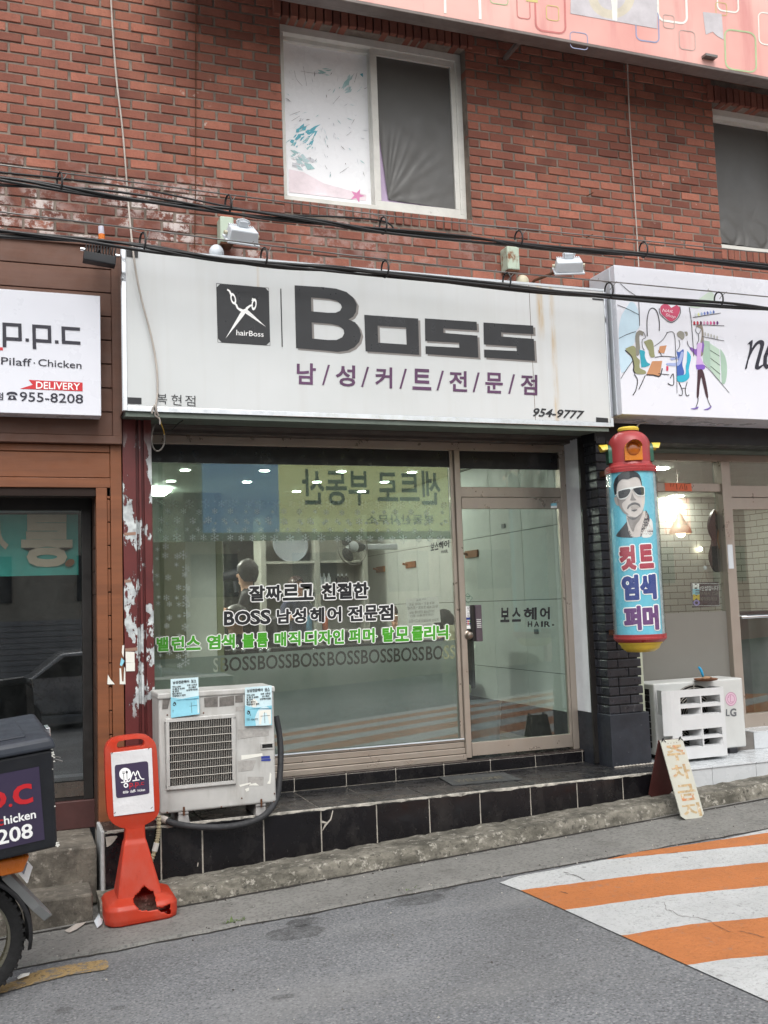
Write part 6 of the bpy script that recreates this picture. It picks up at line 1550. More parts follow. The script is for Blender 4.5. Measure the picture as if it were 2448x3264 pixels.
d.m = 1; d.text('p.p.c', zb_((555, 1110), (865, 1085), (865, 1180), (555, 1245)), .0)
for x, y in ((180, 475), (970, 370), (1030, 1640), (240, 1750)): d.m = 2; d.line(zb_((x - 18, y + 18), (x + 18, y - 18)), 1.8)
obj('logo', d, [M['white_ink'], M['red_ink'], M['rust']], st)
d = Dec(wallmap(YS_ - .0438)); d.m = 0
for x in (408, 428, 450): d.line(zb_((x, 860), (x, 910)), 1.1)
d.line(zb_((408, 910), (450, 910)), 1.8); d.line(zb_((430, 910), (436, 1045)), 1.6); d.ell(*zb_((497, 880))[0], 3.4, 4.6); d.line(zb_((497, 890), (504, 1035)), 1.6)
obj('logo_cutlery', d, M['navy_ink'], st)
# pyramid base: rings of rounded rectangles, with a jagged hole broken into the front
nb_ = P(410, 2650, YS_); zneck = P(410, 2655, YS_).z; zsh = P(410, 2690, YS_).z
gcz = gz(.68, -.55) + .018
cxn = P(429, 2655, YS_).x
L0, L1 = P(332, 2940, YS_ - .10).x, P(558, 2890, YS_ - .05).x
cxb = (L0 + L1) / 2; hw = (L1 - L0) / 2
def ring(cx, z, hx_, hy_, r, n=8, dy=0):
    p = []
    for sx, sy, a0 in ((1, 1, 0), (-1, 1, 90), (-1, -1, 180), (1, -1, 270)):
        for k in range(n + 1):
            a = R(a0 + 90 * k / n); p.append(Vector((cx + sx * (hx_ - r) + r * math.cos(a), YS_ + dy + sy * (hy_ - r) + r * math.sin(a), z + SL * (cx + sx * (hx_ - r) - .68) * max(0, 1 - (z - gcz) / .25))))
    return p
zfo = gcz
secs = [(cxn, zneck + .05, .054, .034, .012), (cxn, zneck, .055, .036, .012), (cxn, zneck - .03, .056, .038, .010), (cxn, zneck - .055, .064, .050, .008)]
zb0 = zfo + .125
for k in range(1, 9):
    t = k / 8; secs.append((cxn + (cxb - cxn) * t * .8, zneck - .055 + (zb0 - zneck + .055) * t, .064 + (hw * .62 - .064) * t, .050 + (.115 - .050) * t, .010 + .01 * t))
secs += [(cxb, zb0 - .012, hw * .80, .150, .05), (cxb, zb0 - .024, hw * .93, .178, .07), (cxb, zb0 - .045, hw, .192, .08), (cxb, zfo + .03, hw * 1.0, .196, .08), (cxb, zfo + .008, hw * .985, .192, .08), (cxb, zfo + .001, hw * .95, .180, .08)]
fine = []
for a, b in zip(secs[:-1], secs[1:]):
    for k in range(4): fine.append(tuple(p + (q - p) * k / 4 for p, q in zip(a, b)))
fine.append(secs[-1])
m = MB(); rings = [ring(*s, n=10) for s in fine]; n_ = len(rings[0])
bh_ = [(x, y) for x, y in zl(300, 2550, .2411)((510, 1300), (590, 1220), (660, 1135), (730, 1190), (790, 1215), (810, 1300), (835, 1410), (920, 1425), (940, 1395), (1005, 1375), (1020, 1420), (1005, 1440), (1030, 1490), (990, 1525), (935, 1490), (880, 1485), (865, 1455), (700, 1465), (590, 1460), (585, 1430), (525, 1370))]
def inside(p):
    q = MC @ (p - EYE); x = q.x / q.z * FPX + 1224; y = q.y / q.z * FPX + 1632; c_ = False
    for (x1, y1), (x2, y2) in zip(bh_, bh_[1:] + bh_[:1]):
        if (y1 > y) != (y2 > y) and x < (x2 - x1) * (y - y1) / (y2 - y1) + x1: c_ = not c_
    return c_
# refine the ring points so the break has a crisp outline
def dens(rg):
    out = []
    for a, b in zip(rg, rg[1:] + rg[:1]):
        k = max(1, int((b - a).length / .006)); out += [a + (b - a) * i / k for i in range(k)]
    return out
def resamp(rg, N=220):
    P_ = rg + [rg[0]]; L = [0]
    for a, b in zip(P_[:-1], P_[1:]): L.append(L[-1] + (b - a).length)
    out = []; j = 0
    for i in range(N):
        s = L[-1] * i / N
        while L[j + 1] < s: j += 1
        t = (s - L[j]) / max(1e-9, L[j + 1] - L[j]); out.append(P_[j] + (P_[j + 1] - P_[j]) * t)
    return out
rings = [resamp(r) for r in rings]
# extra rows between coarse rings
rr2 = []
for a, b in zip(rings[:-1], rings[1:]):
    k = max(1, int((b[0] - a[0]).length / .005))
    for i in range(k): rr2.append([p + (q - p) * i / k for p, q in zip(a, b)])
rr2.append(rings[-1]); N = 220
v_ = [p for r in rr2 for p in r]; fs = []
for i in range(len(rr2) - 1):
    for k in range(N):
        ids = (i * N + k, i * N + (k + 1) % N, (i + 1) * N + (k + 1) % N, (i + 1) * N + k)
        c_ = (v_[ids[0]] + v_[ids[2]]) / 2
        if c_.y < YS_ and inside(c_): continue
        fs.append(ids)
fs.append(tuple((len(rr2) - 1) * N + k for k in range(N))); m.add(v_, fs); base = obj('base', m, [M['orange_plastic'], M['orange_dark']], st, smooth=50)
md = base.modifiers.new('shell', 'SOLIDIFY'); md.thickness = .005; md.offset = -1; md.material_offset = 1; md.material_offset_rim = 0

# ================================================================== no parking board
ab = thing('notice_board', (4.26, -.62, .2), 'folding no parking board, faded white front and dark red back, on the street edge', 'sign board')
gA = gz(4.25, -.74) + .019
Tl, Tr = P(2111, 2362, -.545), P(2182, 2356, -.545); Bl, Br = P(2168, 2616, -.735), P(2242, 2606, -.735)
zt_ = (Tl.z + Tr.z) / 2; xa0, xa1 = (Tl.x + Bl.x) / 2, (Tr.x + Br.x) / 2
ft_ = lambda u, v: Vector((xa0 + (xa1 - xa0) * u, -.545 + (-.19) * v, zt_ + (gA - zt_) * v))
nrm = Vector((0, -(zt_ - gA), -.19)).normalized()
front = [ft_(0, 0), ft_(1, 0), ft_(1, .955), ft_(.86, 1), ft_(.16, 1), ft_(0, .955)]
obj('front_panel', MB().prism(front, -nrm * .012), mat('faded_cream_board', (176, 176, 165), .55, var=.06, vs_=7, stain=[((150, 140, 116), 9, .6, .8, (1, 1, .4), .5)]), ab, bevel=.002)
gB = gz(4.25, -.42) + .105
bk = lambda u, v: Vector((xa0 + (xa1 - xa0) * u, -.53 + .16 * v, zt_ + (gB - zt_) * v))
obj('back_panel', MB().prism([bk(0, 0), bk(1, 0), bk(1, .95), bk(.86, 1), bk(.14, 1), bk(0, .95)], (0, .012, .004)), mat('dark_red_board', (78, 36, 34), .5, var=.12), ab, bevel=.002)
d = Dec(lambda x, y: ft_(x, y) + nrm * .0015)
for i, (ch, v0, v1) in enumerate((('주', .07, .26), ('차', .32, .50), ('금', .575, .765), ('지', .81, .97))):
    d.m = 0; d.text(ch, [(.16, v0), (.88, v0), (.88, v1), (.16, v1)], .03)
d2_ = Dec(lambda x, y: ft_(x, y) + nrm * .0024)
r_ = random.Random(2)
for v0, u0 in ((.10, .45), (.12, .5), (.215, .45), (.235, .52), (.36, .40), (.39, .42), (.43, .45), (.33, .42), (.66, .42), (.69, .5), (.85, .72), (.88, .74), (.93, .7), (.86, .42), (.9, .4)):
    d2_.poly([(u0 + .10 * r_.uniform(.4, 1) * math.cos(a), v0 + .014 * r_.uniform(.5, 1.2) * math.sin(a)) for a in [k * .7 for k in range(9)]])
obj('lettering', d, mat('worn_ochre_paint', (176, 152, 112), .6, var=.2, vs_=30, stain=[((176, 92, 58), 22, .55, .66, (1, 1, 1), .8), ((192, 188, 176), 34, .5, .64, (1, 1, 1), .8)]), ab)
m = MB()
for u in (.12, .88):
    c = ft_(u, .0) + Vector((0, .006, .004)); m.tube([c + Vector((.006 * math.cos(a), .018 * math.cos(a + 1), .016 * math.sin(a))) for a in [k * .6 for k in range(11)]], .0035, 6, closed=True)
    m.tube([c + Vector((-.015, -.01, -.01)), c + Vector((.0, 0, .012)), c + Vector((.018, -.012, -.012))], .003, 6)
obj('wire_tie', m, M['cable'], ab, smooth=60)
d = Dec(lambda x, y: ft_(x, y) + nrm * .0014)
for k in range(4): d.ell(.30 + .13 * k, .035, .018, .005, 10)
obj('rivet', d, M['rust'], ab)

# ================================================================== delivery motorbike (rear end in view)
mb = thing('motorbike', (-.215, -1.40, gz(-.215)), 'delivery motorbike with a black lidded box and purple sticker, rear end showing', 'motorbike')
mb.rotation_euler = (R(8), R(-5.5), R(7))
loc = dict(local=True)
wc = Vector((0, 0, .285))
def ringprof(r0, w_, n=40):
    return None
qx = Matrix.Rotation(R(90), 3, 'X')
def wheel(c, r, parent):
    w = obj('wheel', MB().lathe([(r - .075, -.018), (r - .062, -.022), (r - .062, .022), (r - .075, .018)], c, 40, q=qx), mat('wheel_rim', (150, 146, 130), .35, .8, var=.1), parent, smooth=40, **loc)
    tp = [(r - .065, -.03), (r - .04, -.046), (r - .012, -.042), (r - .002, -.022), (r, 0), (r - .002, .022), (r - .012, .042), (r - .04, .046), (r - .065, .03)]
    tm = MB().lathe(tp, c, 64, q=qx)
    for k in range(44):
        a = 2 * math.pi * k / 44
        for s in (-1, 1):
            p = c + Vector((math.cos(a) * (r - .012), s * .035, math.sin(a) * (r - .012))); e_ = Matrix.Rotation(-a, 3, 'Y')
            tm.box(p.x - .010, p.x + .010, p.y - .011, p.y + .011, p.z - .007, p.z + .007, rot=e_)
    obj('tyre', tm, M['rubber'], w, smooth=45, **loc)
    sp = MB()
    for k in range(18):
        a = 2 * math.pi * k / 18; sp.tube([c + Vector((.03 * math.cos(a), .03 * (-1) ** k, .03 * math.sin(a))), c + Vector(((r - .07) * math.cos(a + .25), 0, (r - .07) * math.sin(a + .25)))], .002, 5)
    sp.lathe([(0, -.05), (.045, -.05), (.05, -.03), (.05, .03), (.045, .05), (0, .05)], c, 24, q=qx)
    obj('spokes', sp, M['fender'], w, **loc)
wheel(wc, .30, mb); wheel(wc + Vector((-1.2, 0, 0)), .285, mb)
m = MB(); fn = []
for k in range(17):
    a = R(115 - 8.2 * k); fn.append((math.cos(a) * .335, math.sin(a) * .335))
for i in range(len(fn) - 1):
    for s0, s1, dz0, dz1 in ((-.065, -.03, -.018, 0), (-.03, .03, 0, .004), (.03, .065, 0, -.018)):
        pass
v_ = []
for (x, z) in fn:
    l = math.hypot(x, z)
    for s, rr in ((-.068, .93), (-.055, .98), (0, 1.0), (.055, .98), (.068, .93)): v_.append(wc + Vector((x * rr, s, z * rr)))
m.add(v_, [(i * 5 + k, i * 5 + k + 1, i * 5 + k + 6, i * 5 + k + 5) for i in range(len(fn) - 1) for k in range(4)])
fd = obj('mudguard', m, mat('black_mudguard', (38, 38, 40), .5, var=.12), mb, smooth=50, **loc); fd.modifiers.new('s', 'SOLIDIFY').thickness = .004
tl0 = wc + Vector((.27, 0, .26)); e1 = Vector((.11, 0, -.20)); 
m = MB(); m.prism([tl0 + Vector((-.02, -.055, .02)), tl0 + Vector((-.02, .055, .02)), tl0 + e1 * .8 + Vector((.01, .05, 0)), tl0 + e1 * 1.15 + Vector((.02, .03, 0)), tl0 + e1 * 1.22 + Vector((.022, 0, 0)), tl0 + e1 * 1.15 + Vector((.02, -.03, 0)), tl0 + e1 * .8 + Vector((.01, -.05, 0))], (-.034, 0, -.018))
obj('mud_flap', m, mat('grey_mud_flap', (128, 130, 130), .5, var=.1), mb, bevel=.002, **loc)
pq0 = tl0 + Vector((.012, 0, .075)); e2 = Vector((.062, 0, -.105))
m = MB(); m.prism([pq0 + Vector((-.024, -.085, 0)), pq0 + Vector((.024, .085, 0)), pq0 + Vector((.024, .085, 0)) + e2, pq0 + Vector((-.024, -.085, 0)) + e2], (-.004, .002, -.002))
pt = obj('number_plate', m, M['white_ink'], mb, **loc)
nn_ = Vector((.105, -.03, .062)).normalized()
d = Dec(lambda u, v: pq0 + Vector((.024 - .048 * u, .085 - .17 * u, 0)) + e2 * v + nn_ * .0016)
d.line([(.25, .25), (.75, .25)], .08); d.line([(.15, .62), (.85, .62)], .16)
obj('plate_print', d, mat('faded_plate_print', (120, 128, 140), .5), pt, **loc)
# box
B0, B1, BY, BZ0, BZ1 = -.09, .452, .24, .70, 1.145
m = MB(); m.hexa([(B0 + .02, -BY + .012, BZ0), (B1 - .012, -BY + .012, BZ0), (B0 + .02, BY - .012, BZ0), (B1 - .012, BY - .012, BZ0), (B0, -BY, BZ1), (B1, -BY, BZ1), (B0, BY, BZ1), (B1, BY, BZ1)])
bx = obj('cargo_box', m, M['black_plastic'], mb, bevel=.014, seg=3, **loc)
m = MB(); m.hexa([(B0 - .016, -BY - .016, BZ1 + .001), (B1 + .016, -BY - .016, BZ1 + .001), (B0 - .016, BY + .016, BZ1 + .001), (B1 + .016, BY + .016, BZ1 + .001), (B0 + .0, -BY + .0, BZ1 + .055), (B1 - .0, -BY + .0, BZ1 + .055), (B0 + .0, BY - .0, BZ1 + .055), (B1 - .0, BY - .0, BZ1 + .055)])
ld = obj('lid', m, mat('grey_black_lid', (46, 51, 60), .45, var=.12, vs_=6, stain=[((130, 134, 140), 40, .68, .8, (1, 1, .4), .3)]), mb, bevel=.018, seg=3, **loc)
obj('lid_rib', MB().box(B0 + .06, B1 - .10, -BY + .07, BY - .07, BZ1 + .052, BZ1 + .064), mat('grey_black_lid', (46, 51, 60), .45, var=.12), ld, bevel=.008, **loc)
obj('latch', MB().box(B1 + .002, B1 + .022, -.06, .0, BZ1 - .02, BZ1 + .05), M['chrome'], mb, bevel=.004, **loc)
obj('hinge_pin', (lambda q: (q.tube([(B1 + .0, -.18, BZ1 - .06), (B1 + .04, -.20, BZ1 - .075)], .004, 6), q.tube([(B1 + .0, -.17, BZ1 - .05), (B1 + .035, -.19, BZ1 - .06)], .003, 6), q)[-1])(MB()), M['wire'], mb, **loc)
bf = lambda u, v, lift=.002: Vector((B0 + .01 + (B1 - .075 - B0) * u, -BY + .012 * (.10 + .80 * v) - lift, BZ1 - .065 + (BZ0 + .05 - BZ1 + .065) * v))
d = Dec(lambda u, v: bf(u, v, .003)); d.poly([(0, 0), (1, 0), (1, 1), (0, 1)]); obj('sticker', d, mat('purple_print_sticker', (58, 50, 74), .4, var=.05), bx, **loc)
d = Dec(lambda u, v: bf(u, v, .0045)); d.m = 0
for ch, a, b, c, e in (('p', .27, .45, .22, .56), ('p', .51, .69, .22, .56), ('c', .755, .92, .20, .46)): d.text(ch, [(a, c), (b, c), (b, e), (a, e)], .012)
for x in (.48, .725): d.ell(x, .44, .016, .022, 12)
d.m = 0; d.text('c', [(.60, .605), (.65, .605), (.65, .68), (.60, .68)], .02)
d.m = 1; d.text('hicken', [(.66, .57), (.936, .57), (.936, .68), (.66, .68)], .02); d.text('955-8208', [(.10, .74), (.895, .74), (.895, .93), (.10, .93)], .02)
obj('sticker_print', d, [M['red_ink'], M['white_ink']], bx, **loc)
d = Dec(lambda u, v: Vector((B1 - .012 + .012 * v, -BY + .012 * (1 - v), BZ0 + (BZ1 - BZ0) * v)) + Vector((.002 + u, -.002 - u * .4, 0)))
r_ = random.Random(4)
for k in range(26):
    v = r_.choice((r_.uniform(0, .06), r_.uniform(.9, 1), r_.random())); u = r_.uniform(-.012, .0); s_ = r_.uniform(.004, .012)
    d.poly([(u, v), (u + .006, v + s_ * .3), (u + .004, v + s_ * 2), (u - .004, v + s_)])
obj('scuff', d, M['paper'], bx, **loc)
# tail light, rack, frame, seat, tank, fork, handlebar
m = MB(); m.hexa([(.10, -.06, .60), (.27, -.05, .59), (.10, .06, .60), (.27, .05, .59), (.08, -.06, .68), (.30, -.05, .67), (.08, .06, .68), (.30, .05, .67)]); obj('tail_lamp', m, M['red_lens'], mb, bevel=.008, **loc)
for s in (-1, 1):
    m = MB(); m.hexa([(.20, s * .10 - .035, .59), (.30, s * .10 - .03, .585), (.20, s * .10 + .035, .59), (.30, s * .10 + .03, .585), (.19, s * .10 - .04, .665), (.335, s * .10 - .03, .655), (.19, s * .10 + .04, .665), (.335, s * .10 + .03, .655)]); obj('indicator', m, M['amber'], mb, bevel=.012, seg=3, **loc)
m = MB()
for s in (-1, 1):
    m.tube([(.0, s * .10, .285), (-.05, s * .11, .62)], .016, 10); m.tube([(.25, s * .12, .69), (-.45, s * .12, .70), (-.65, s * .08, .62)], .012, 8); m.tube([(0, s * .09, .285), (-.42, s * .09, .26), (-.55, s * .07, .45)], .018, 8)
    m.tube([(-1.2, s * .07, .285), (-1.02, s * .08, .82)], .017, 10); m.tube([(-1.0, s * .02, .92), (-.97, s * .20, .98), (-.88, s * .34, .96)], .011, 8)
obj('frame', m, mat('dark_frame_metal', (70, 68, 60), .5, .5, var=.15), mb, smooth=50, **loc)
obj('seat', MB().box(-.62, -.16, -.13, .13, .66, .75), M['black_plastic'], mb, bevel=.04, seg=3, smooth=40, **loc)
m = MB(); m.ball((-.55, 0, .42), .20, .11, .16, 16); obj('engine', m, M['fender'], mb, smooth=50, **loc)
m = MB(); m.ball((-.80, 0, .72), .16, .10, .11, 16); obj('tank', m, mat('red_paint', (120, 24, 26), .3, var=.05, coat=.6), mb, smooth=50, **loc)
m = MB(); m.ball((-1.08, 0, .80), .07, .08, .08, 16); obj('headlamp', m, M['chrome'], mb, smooth=50, **loc)
m = MB(); m.tube([(-.35, .10, .25), (.0, .14, .28), (.15, .145, .30)], [.02, .035, .03], 12); obj('exhaust', m, M['steel'], mb, smooth=50, **loc)
m = MB(); m.tube([(-.35, -.10, .22), (-.30, -.22, .0)], .010, 8); obj('side_stand', m, M['wire'], mb, **loc)

# ================================================================== overhead cables
def cable(name, pxs, Y, r, label, strands=3, seed=0):
    pts = smooth_pts(pxs, 10); rr = random.Random(seed)
    t = thing(name, P(*pxs[len(pxs) // 2], Y), label, 'cable')
    for s in range(strands):
        ph = rr.uniform(0, 6); a_ = rr.uniform(.7, 1.1) * r * (1 if strands > 1 else 0)
        p3 = []
        for i, (x, y) in enumerate(pts):
            p = P(x, y, Y); w = ph + i * .09 * (1 + .3 * s); sg = a_ * 1.0 * math.sin(i * .13 + s * 2)
            p3.append(p + Vector((0, math.cos(w) * a_ * .9, math.sin(w) * a_ * 1.1 + sg * .5)))
        obj('strand', MB().tube(p3, r * rr.uniform(.55, .8), 8), M['cable'], t, smooth=60)
    return t
YCa = -.55
up = [(-120, 566), (0, 579), (184, 600), (369, 623), (627, 656), (812, 682), (1033, 710), (1224, 738), (1520, 765), (1655, 779), (1890, 799), (2100, 818), (2448, 852), (2560, 862)]
lo = [(-120, 730), (0, 744), (273, 771), (457, 792), (627, 812), (841, 838), (1033, 857), (1224, 876), (1615, 914), (1947, 944), (2294, 972), (2448, 988), (2560, 998)]
cable('overhead_cable', up, YCa, .014, 'thick upper black cable bundle crossing just below the white window', 4, 1)
cable('overhead_cable', lo, YCa, .015, 'thick lower black cable bundle crossing over the tops of the shop signs', 4, 2)
c_ = cable('overhead_cable', [(-120, 536), (0, 549), (221, 572), (443, 602), (620, 637), (735, 660), (880, 684), (1060, 690), (1224, 706), (1260, 742)], YCa + .02, .010, 'single thin black cable joining the upper bundle at left', 1, 3)
wires = {}
for nm, pxs, lab in (('u', [(-120, 508), (0, 525), (915, 645), (1224, 686), (1650, 728), (2309, 793), (2448, 806), (2560, 816)], 'thin grey steel messenger wire above the upper cable bundle'), ('l', [(-120, 658), (0, 675), (413, 726), (790, 774), (1195, 823), (1571, 864), (1903, 894), (2448, 946), (2560, 956)], 'thin grey steel messenger wire above the lower cable bundle')):
    t = thing('messenger_wire', P(*pxs[3], YCa), lab, 'wire'); obj('wire', MB().tube([P(x, y, YCa) for x, y in smooth_pts(pxs, 10)], .0048, 6), M['wire'], t, smooth=60); wires[nm] = smooth_pts(pxs, 10)
def interp(L, x):
    for a, b in zip(L[:-1], L[1:]):
        if a[0] <= x <= b[0]: return a[1] + (b[1] - a[1]) * (x - a[0]) / (b[0] - a[0])
hang = [('u', up, x) for x in (190, 728, 1222, 1654, 2052)] + [('l', lo, x) for x in (455, 842, 1228, 1616, 1942, 2292)]
where = ['leftmost on the upper cables', 'above the left flood lamp on the upper cables', 'below the white window on the upper cables', 'above the rusty junction box on the upper cables', 'by the pale hanging cord on the upper cables', 'above the left end of the barber sign', 'above the scissors logo', 'above the big letter B end', 'beside the rusty junction box bottom', 'at the gap between the barber and nail signs', 'in front of the nail sign drawing']
for (wn, L, x), wh in zip(hang, where):
    yb, yt = interp(smooth_pts(L, 10), x), interp(wires[wn], x - 8)
    h = thing('cable_hanger', P(x, yb, YCa), 'black ring cable hanger ' + wh, 'cable hanger', 'ring hangers on the overhead cables')
    cz, ct_ = P(x, yb, YCa), P(x - 6, yt, YCa)
    hh = (ct_.z - cz.z); pts = []
    for k in range(15):
        a = R(-120 + 300 * k / 14); pts.append(cz + Vector((.022 * math.cos(a) * .6, -.032 * math.cos(a), .0 + .034 + .056 * math.sin(a) + .006)))
    obj('ring', MB().tube(smooth_pts([tuple(p) for p in pts], 2), .0062, 7), M['cable'], h, smooth=60)
    obj('hook', MB().tube(smooth_pts([tuple(cz + Vector((.0, 0, .095))), tuple(cz + Vector((-.05, 0, .10 + (hh - .1) * .2))), tuple(P(x - 36, interp(wires[wn], x - 36) - 2, YCa) if x > 60 else ct_)], 5) + [tuple(P(x - 34, interp(wires[wn], x - 34) - 7, YCa))], .0028, 6), M['wire'], h)
    obj('hook', MB().tube(smooth_pts([tuple(cz + Vector((.008, 0, .045))), tuple(cz + Vector((.03, 0, .07))), tuple(P(x + 24, interp(wires[wn], x + 24) - 3, YCa))], 5), .0028, 6), M['wire'], h)
# cords on the wall
def cord(pxs, Ys, r, m_, lab):
    n = len(pxs); q = smooth_pts([tuple(P(*p, y)) for p, y in zip(pxs, Ys)], 6)
    t = thing('hanging_cord', q[len(q) // 2], lab, 'cord'); obj('cord', MB().tube(q, r, 7), m_, t, smooth=60); return t
t = cord([(352, -40), (360, 110), (372, 260), (388, 390), (398, 500), (410, 660), (423, 790), (436, 884), (455, 970), (474, 1040), (490, 1110), (500, 1180), (502, 1250), (497, 1300), (505, 1325)], [-.03] * 5 + [-.05, -.30, -.31, -.30, -.30, -.295, -.295, -.295, -.30, -.28], .0062, M['white_cord'], 'dirty white cord hanging down the brick and over the left end of the barber sign')
q = [P(484, 1318, -.29), P(492, 1292, -.30), P(499, 1300, -.29), P(494, 1322, -.28), P(508, 1335, -.27), P(510, 1352, -.26)]
obj('cord_loop', MB().tube(smooth_pts([tuple(p) for p in q], 5), .0055, 7), M['white_cord'], t, smooth=60)
q = [P(508, 1330, -.26), P(514, 1352, -.24), P(521, 1370, -.2), P(524, 1385, -.15)]; obj('yellow_wire', MB().tube(smooth_pts([tuple(p) for p in q], 5), .003, 6), M['yellow_cord'], t)
q = [P(524, 1382, -.13), P(524, 1410, -.12), P(514, 1432, -.12), P(498, 1437, -.12), (P(486, 1420, -.12)), P(484, 1390, -.12), P(490, 1362, -.13), P(496, 1352, -.13)]
obj('grey_loop', MB().tube(smooth_pts([tuple(p) for p in q], 5), .0055, 7), mat('taped_grey_cable', (120, 116, 110), .7, var=.4, vs_=30), t, smooth=60)
q = [P(526, 1376, -.13), P(548, 1370, -.12), P(566, 1352, -.1), P(584, 1338, -.08), P(586, 1322, -.06)]; obj('black_wire', MB().tube(smooth_pts([tuple(p) for p in q], 5), .003, 6), M['cable'], t)
cord([(624, -40), (624, 300), (623, 600), (620, 790)], [-.012] * 4, .0036, M['rust'], 'thin brown cord hanging straight down the brick left of the window')
cord([(1998, 100), (2000, 200), (2006, 360), (2016, 520), (2026, 680), (2033, 800), (2036, 850)], [-.3, -.08, -.03, -.03, -.03, -.03, -.05], .005, M['white_cord'], 'pale cord hanging down the brick from the pink sign to the nail sign')

# ================================================================== lamps and boxes on the brick
def flood(px, Y, yawd, lab, cordm):
    base, head = P(*px[0], -.02), P(*px[1], Y)
    t = thing('flood_lamp', head, lab, 'lamp', 'white flood lamps above the barber sign')
    q = Matrix.Rotation(R(yawd), 3, 'Z') @ Matrix.Rotation(R(40), 3, 'X')
    m = MB()
    def bx_(x0, x1, y0, y1, z0, z1): m.add([head + q @ Vector(p) for p in [(x, y, z) for z in (z0, z1) for y in (y0, y1) for x in (x0, x1)]], [(0, 2, 3, 1), (4, 5, 7, 6), (0, 1, 5, 4), (2, 6, 7, 3), (0, 4, 6, 2), (1, 3, 7, 5)])
    m.add([head + q @ Vector(p) for p in [(-.10, -.07, -.03), (.10, -.07, -.03), (-.10, .05, -.03), (.10, .05, -.03), (-.092, -.058, .045), (.092, -.058, .045), (-.088, .03, .048), (.088, .03, .048)]], [(0, 2, 3, 1), (4, 5, 7, 6), (0, 1, 5, 4), (2, 6, 7, 3), (0, 4, 6, 2), (1, 3, 7, 5)])
    obj('housing', m, M['white_tin'], t, bevel=.008, seg=2)
    m = MB()
    for k in range(12): bx_(-.085 + .0145 * k, -.078 + .0145 * k, .012, .048, .03, .050)
    obj('cooling_fin', m, M['white_tin'], t)
    m = MB(); bx_(-.11, .11, -.082, .058, -.042, -.03); obj('glass_rim', m, M['white_tin'], t, bevel=.003)
    m = MB()
    for s in (-1, 1): m.tube([head + q @ Vector((s * .10, 0, .0)), head + q @ Vector((s * .118, 0, .0))], .013, 10)
    obj('pivot', m, M['sealant'], t)
    m = MB(); m.tube([base, base + Vector((0, -.05, .01)), head + q @ Vector((0, .04, -.03))], .011, 8); obj('arm', m, M['rust'], t, smooth=50)
    m = MB(); bx_(-.03, .03, .0, .05, .05, .085); hb_ = [head + q @ Vector((.045 * math.cos(a) * 1.0, .02, .075 + .02 * math.sin(a))) for a in [k * .6 for k in range(11)]]; m.tube(hb_, .005, 6, closed=True); obj('ballast', m, M['white_tin'], t)
    return t
flood(((708, 788), (770, 748)), -.24, 8, 'left white flood lamp on a rusty arm, beside the pale green junction box', None)
flood(((1694, 905), (1812, 846)), -.26, -20, 'right white flood lamp on a rusty arm, beside the rusty junction box', None)
for (a, b, w_, lab, rusty) in (((700, 690), (745, 775), 0, 'pale green junction box left of the flood lamp above the scissors logo', False), ((1613, 785), (1655, 862), 0, 'rust stained pale junction box hanging under the upper cables', True)):
    p0, p1 = P(*a, -.10), P(*b, -.10)
    mm_ = mat('pale_green_metal', (176, 190, 172), .5, var=.08, stain=[((120, 72, 36), 10, .52 if rusty else .72, .62 if rusty else .84, (1, 1, .6), 1)])
    t = thing('junction_box', p0, lab, 'box'); obj('case', MB().box(p0.x, p1.x, -.115, -.002, p1.z, p0.z), mm_, t, bevel=.008); obj('bottom_cap', MB().box(p0.x + .004, p1.x - .004, -.11, -.004, p1.z - .012, p1.z), M['rust'], t)
for px, lab in (((690, 806), 'round white cap on the wall behind the sign, below the left flood lamp'), ((1665, 900), 'round yellowed white cap on the wall behind the sign, below the right flood lamp')):
    c = P(*px, -.06); o = obj('round_fixture', MB().ball(c, .05, .05, .055, 18), M['sealant'] if px[0] > 1000 else M['white_tin'], origin=c, smooth=60); tag(o, lab, 'cap')
# black flood lamp over the brown boards
c = P(318, 815, -.30)
t = thing('flood_lamp', c, 'black finned flood lamp over the brown boards beside the barber sign', 'lamp')
q = Matrix.Rotation(R(6), 3, 'Y')
m = MB(); m.box(c.x - .095, c.x + .095, c.y - .05, c.y + .03, c.z - .058, c.z + .0, rot=q, piv=c); obj('housing', m, M['black_plastic'], t, bevel=.006)
m = MB()
for k in range(11): m.box(c.x - .088 + .0172 * k, c.x - .083 + .0172 * k, c.y - .055, c.y + .03, c.z + .0, c.z + .055, rot=q, piv=c)
obj('cooling_fin', m, M['black_plastic'], t)
m = MB()
for s in (-1, 1): m.tube([c + q @ Vector((s * .09, 0, .02)), c + q @ Vector((s * .115, 0, .02))], .010, 8)
obj('pivot', m, M['chrome'], t)
p0 = P(325, 735, -.1); m = MB(); m.tube([c + Vector((0, .02, .03)), c + Vector((.0, .12, .08)), (c.x, -.02, c.z + .09)], .012, 8); obj('arm', m, M['cable'], t)
p0, p1 = P(322, 722, -.20), P(325, 772, -.20)
t2 = thing('bottle', p1, 'small white and orange bottle standing by the black flood lamp', 'bottle')
m = MB(); m.tube([p1, p0], [.02, .017], 12); obj('body', m, mat('white_purple_print', (200, 200, 214), .35, var=.1), t2, smooth=50); obj('orange_band', MB().tube([p1 + (p0 - p1) * .15, p1 + (p0 - p1) * .5], .0205, 12), M['amber'], t2, smooth=50)
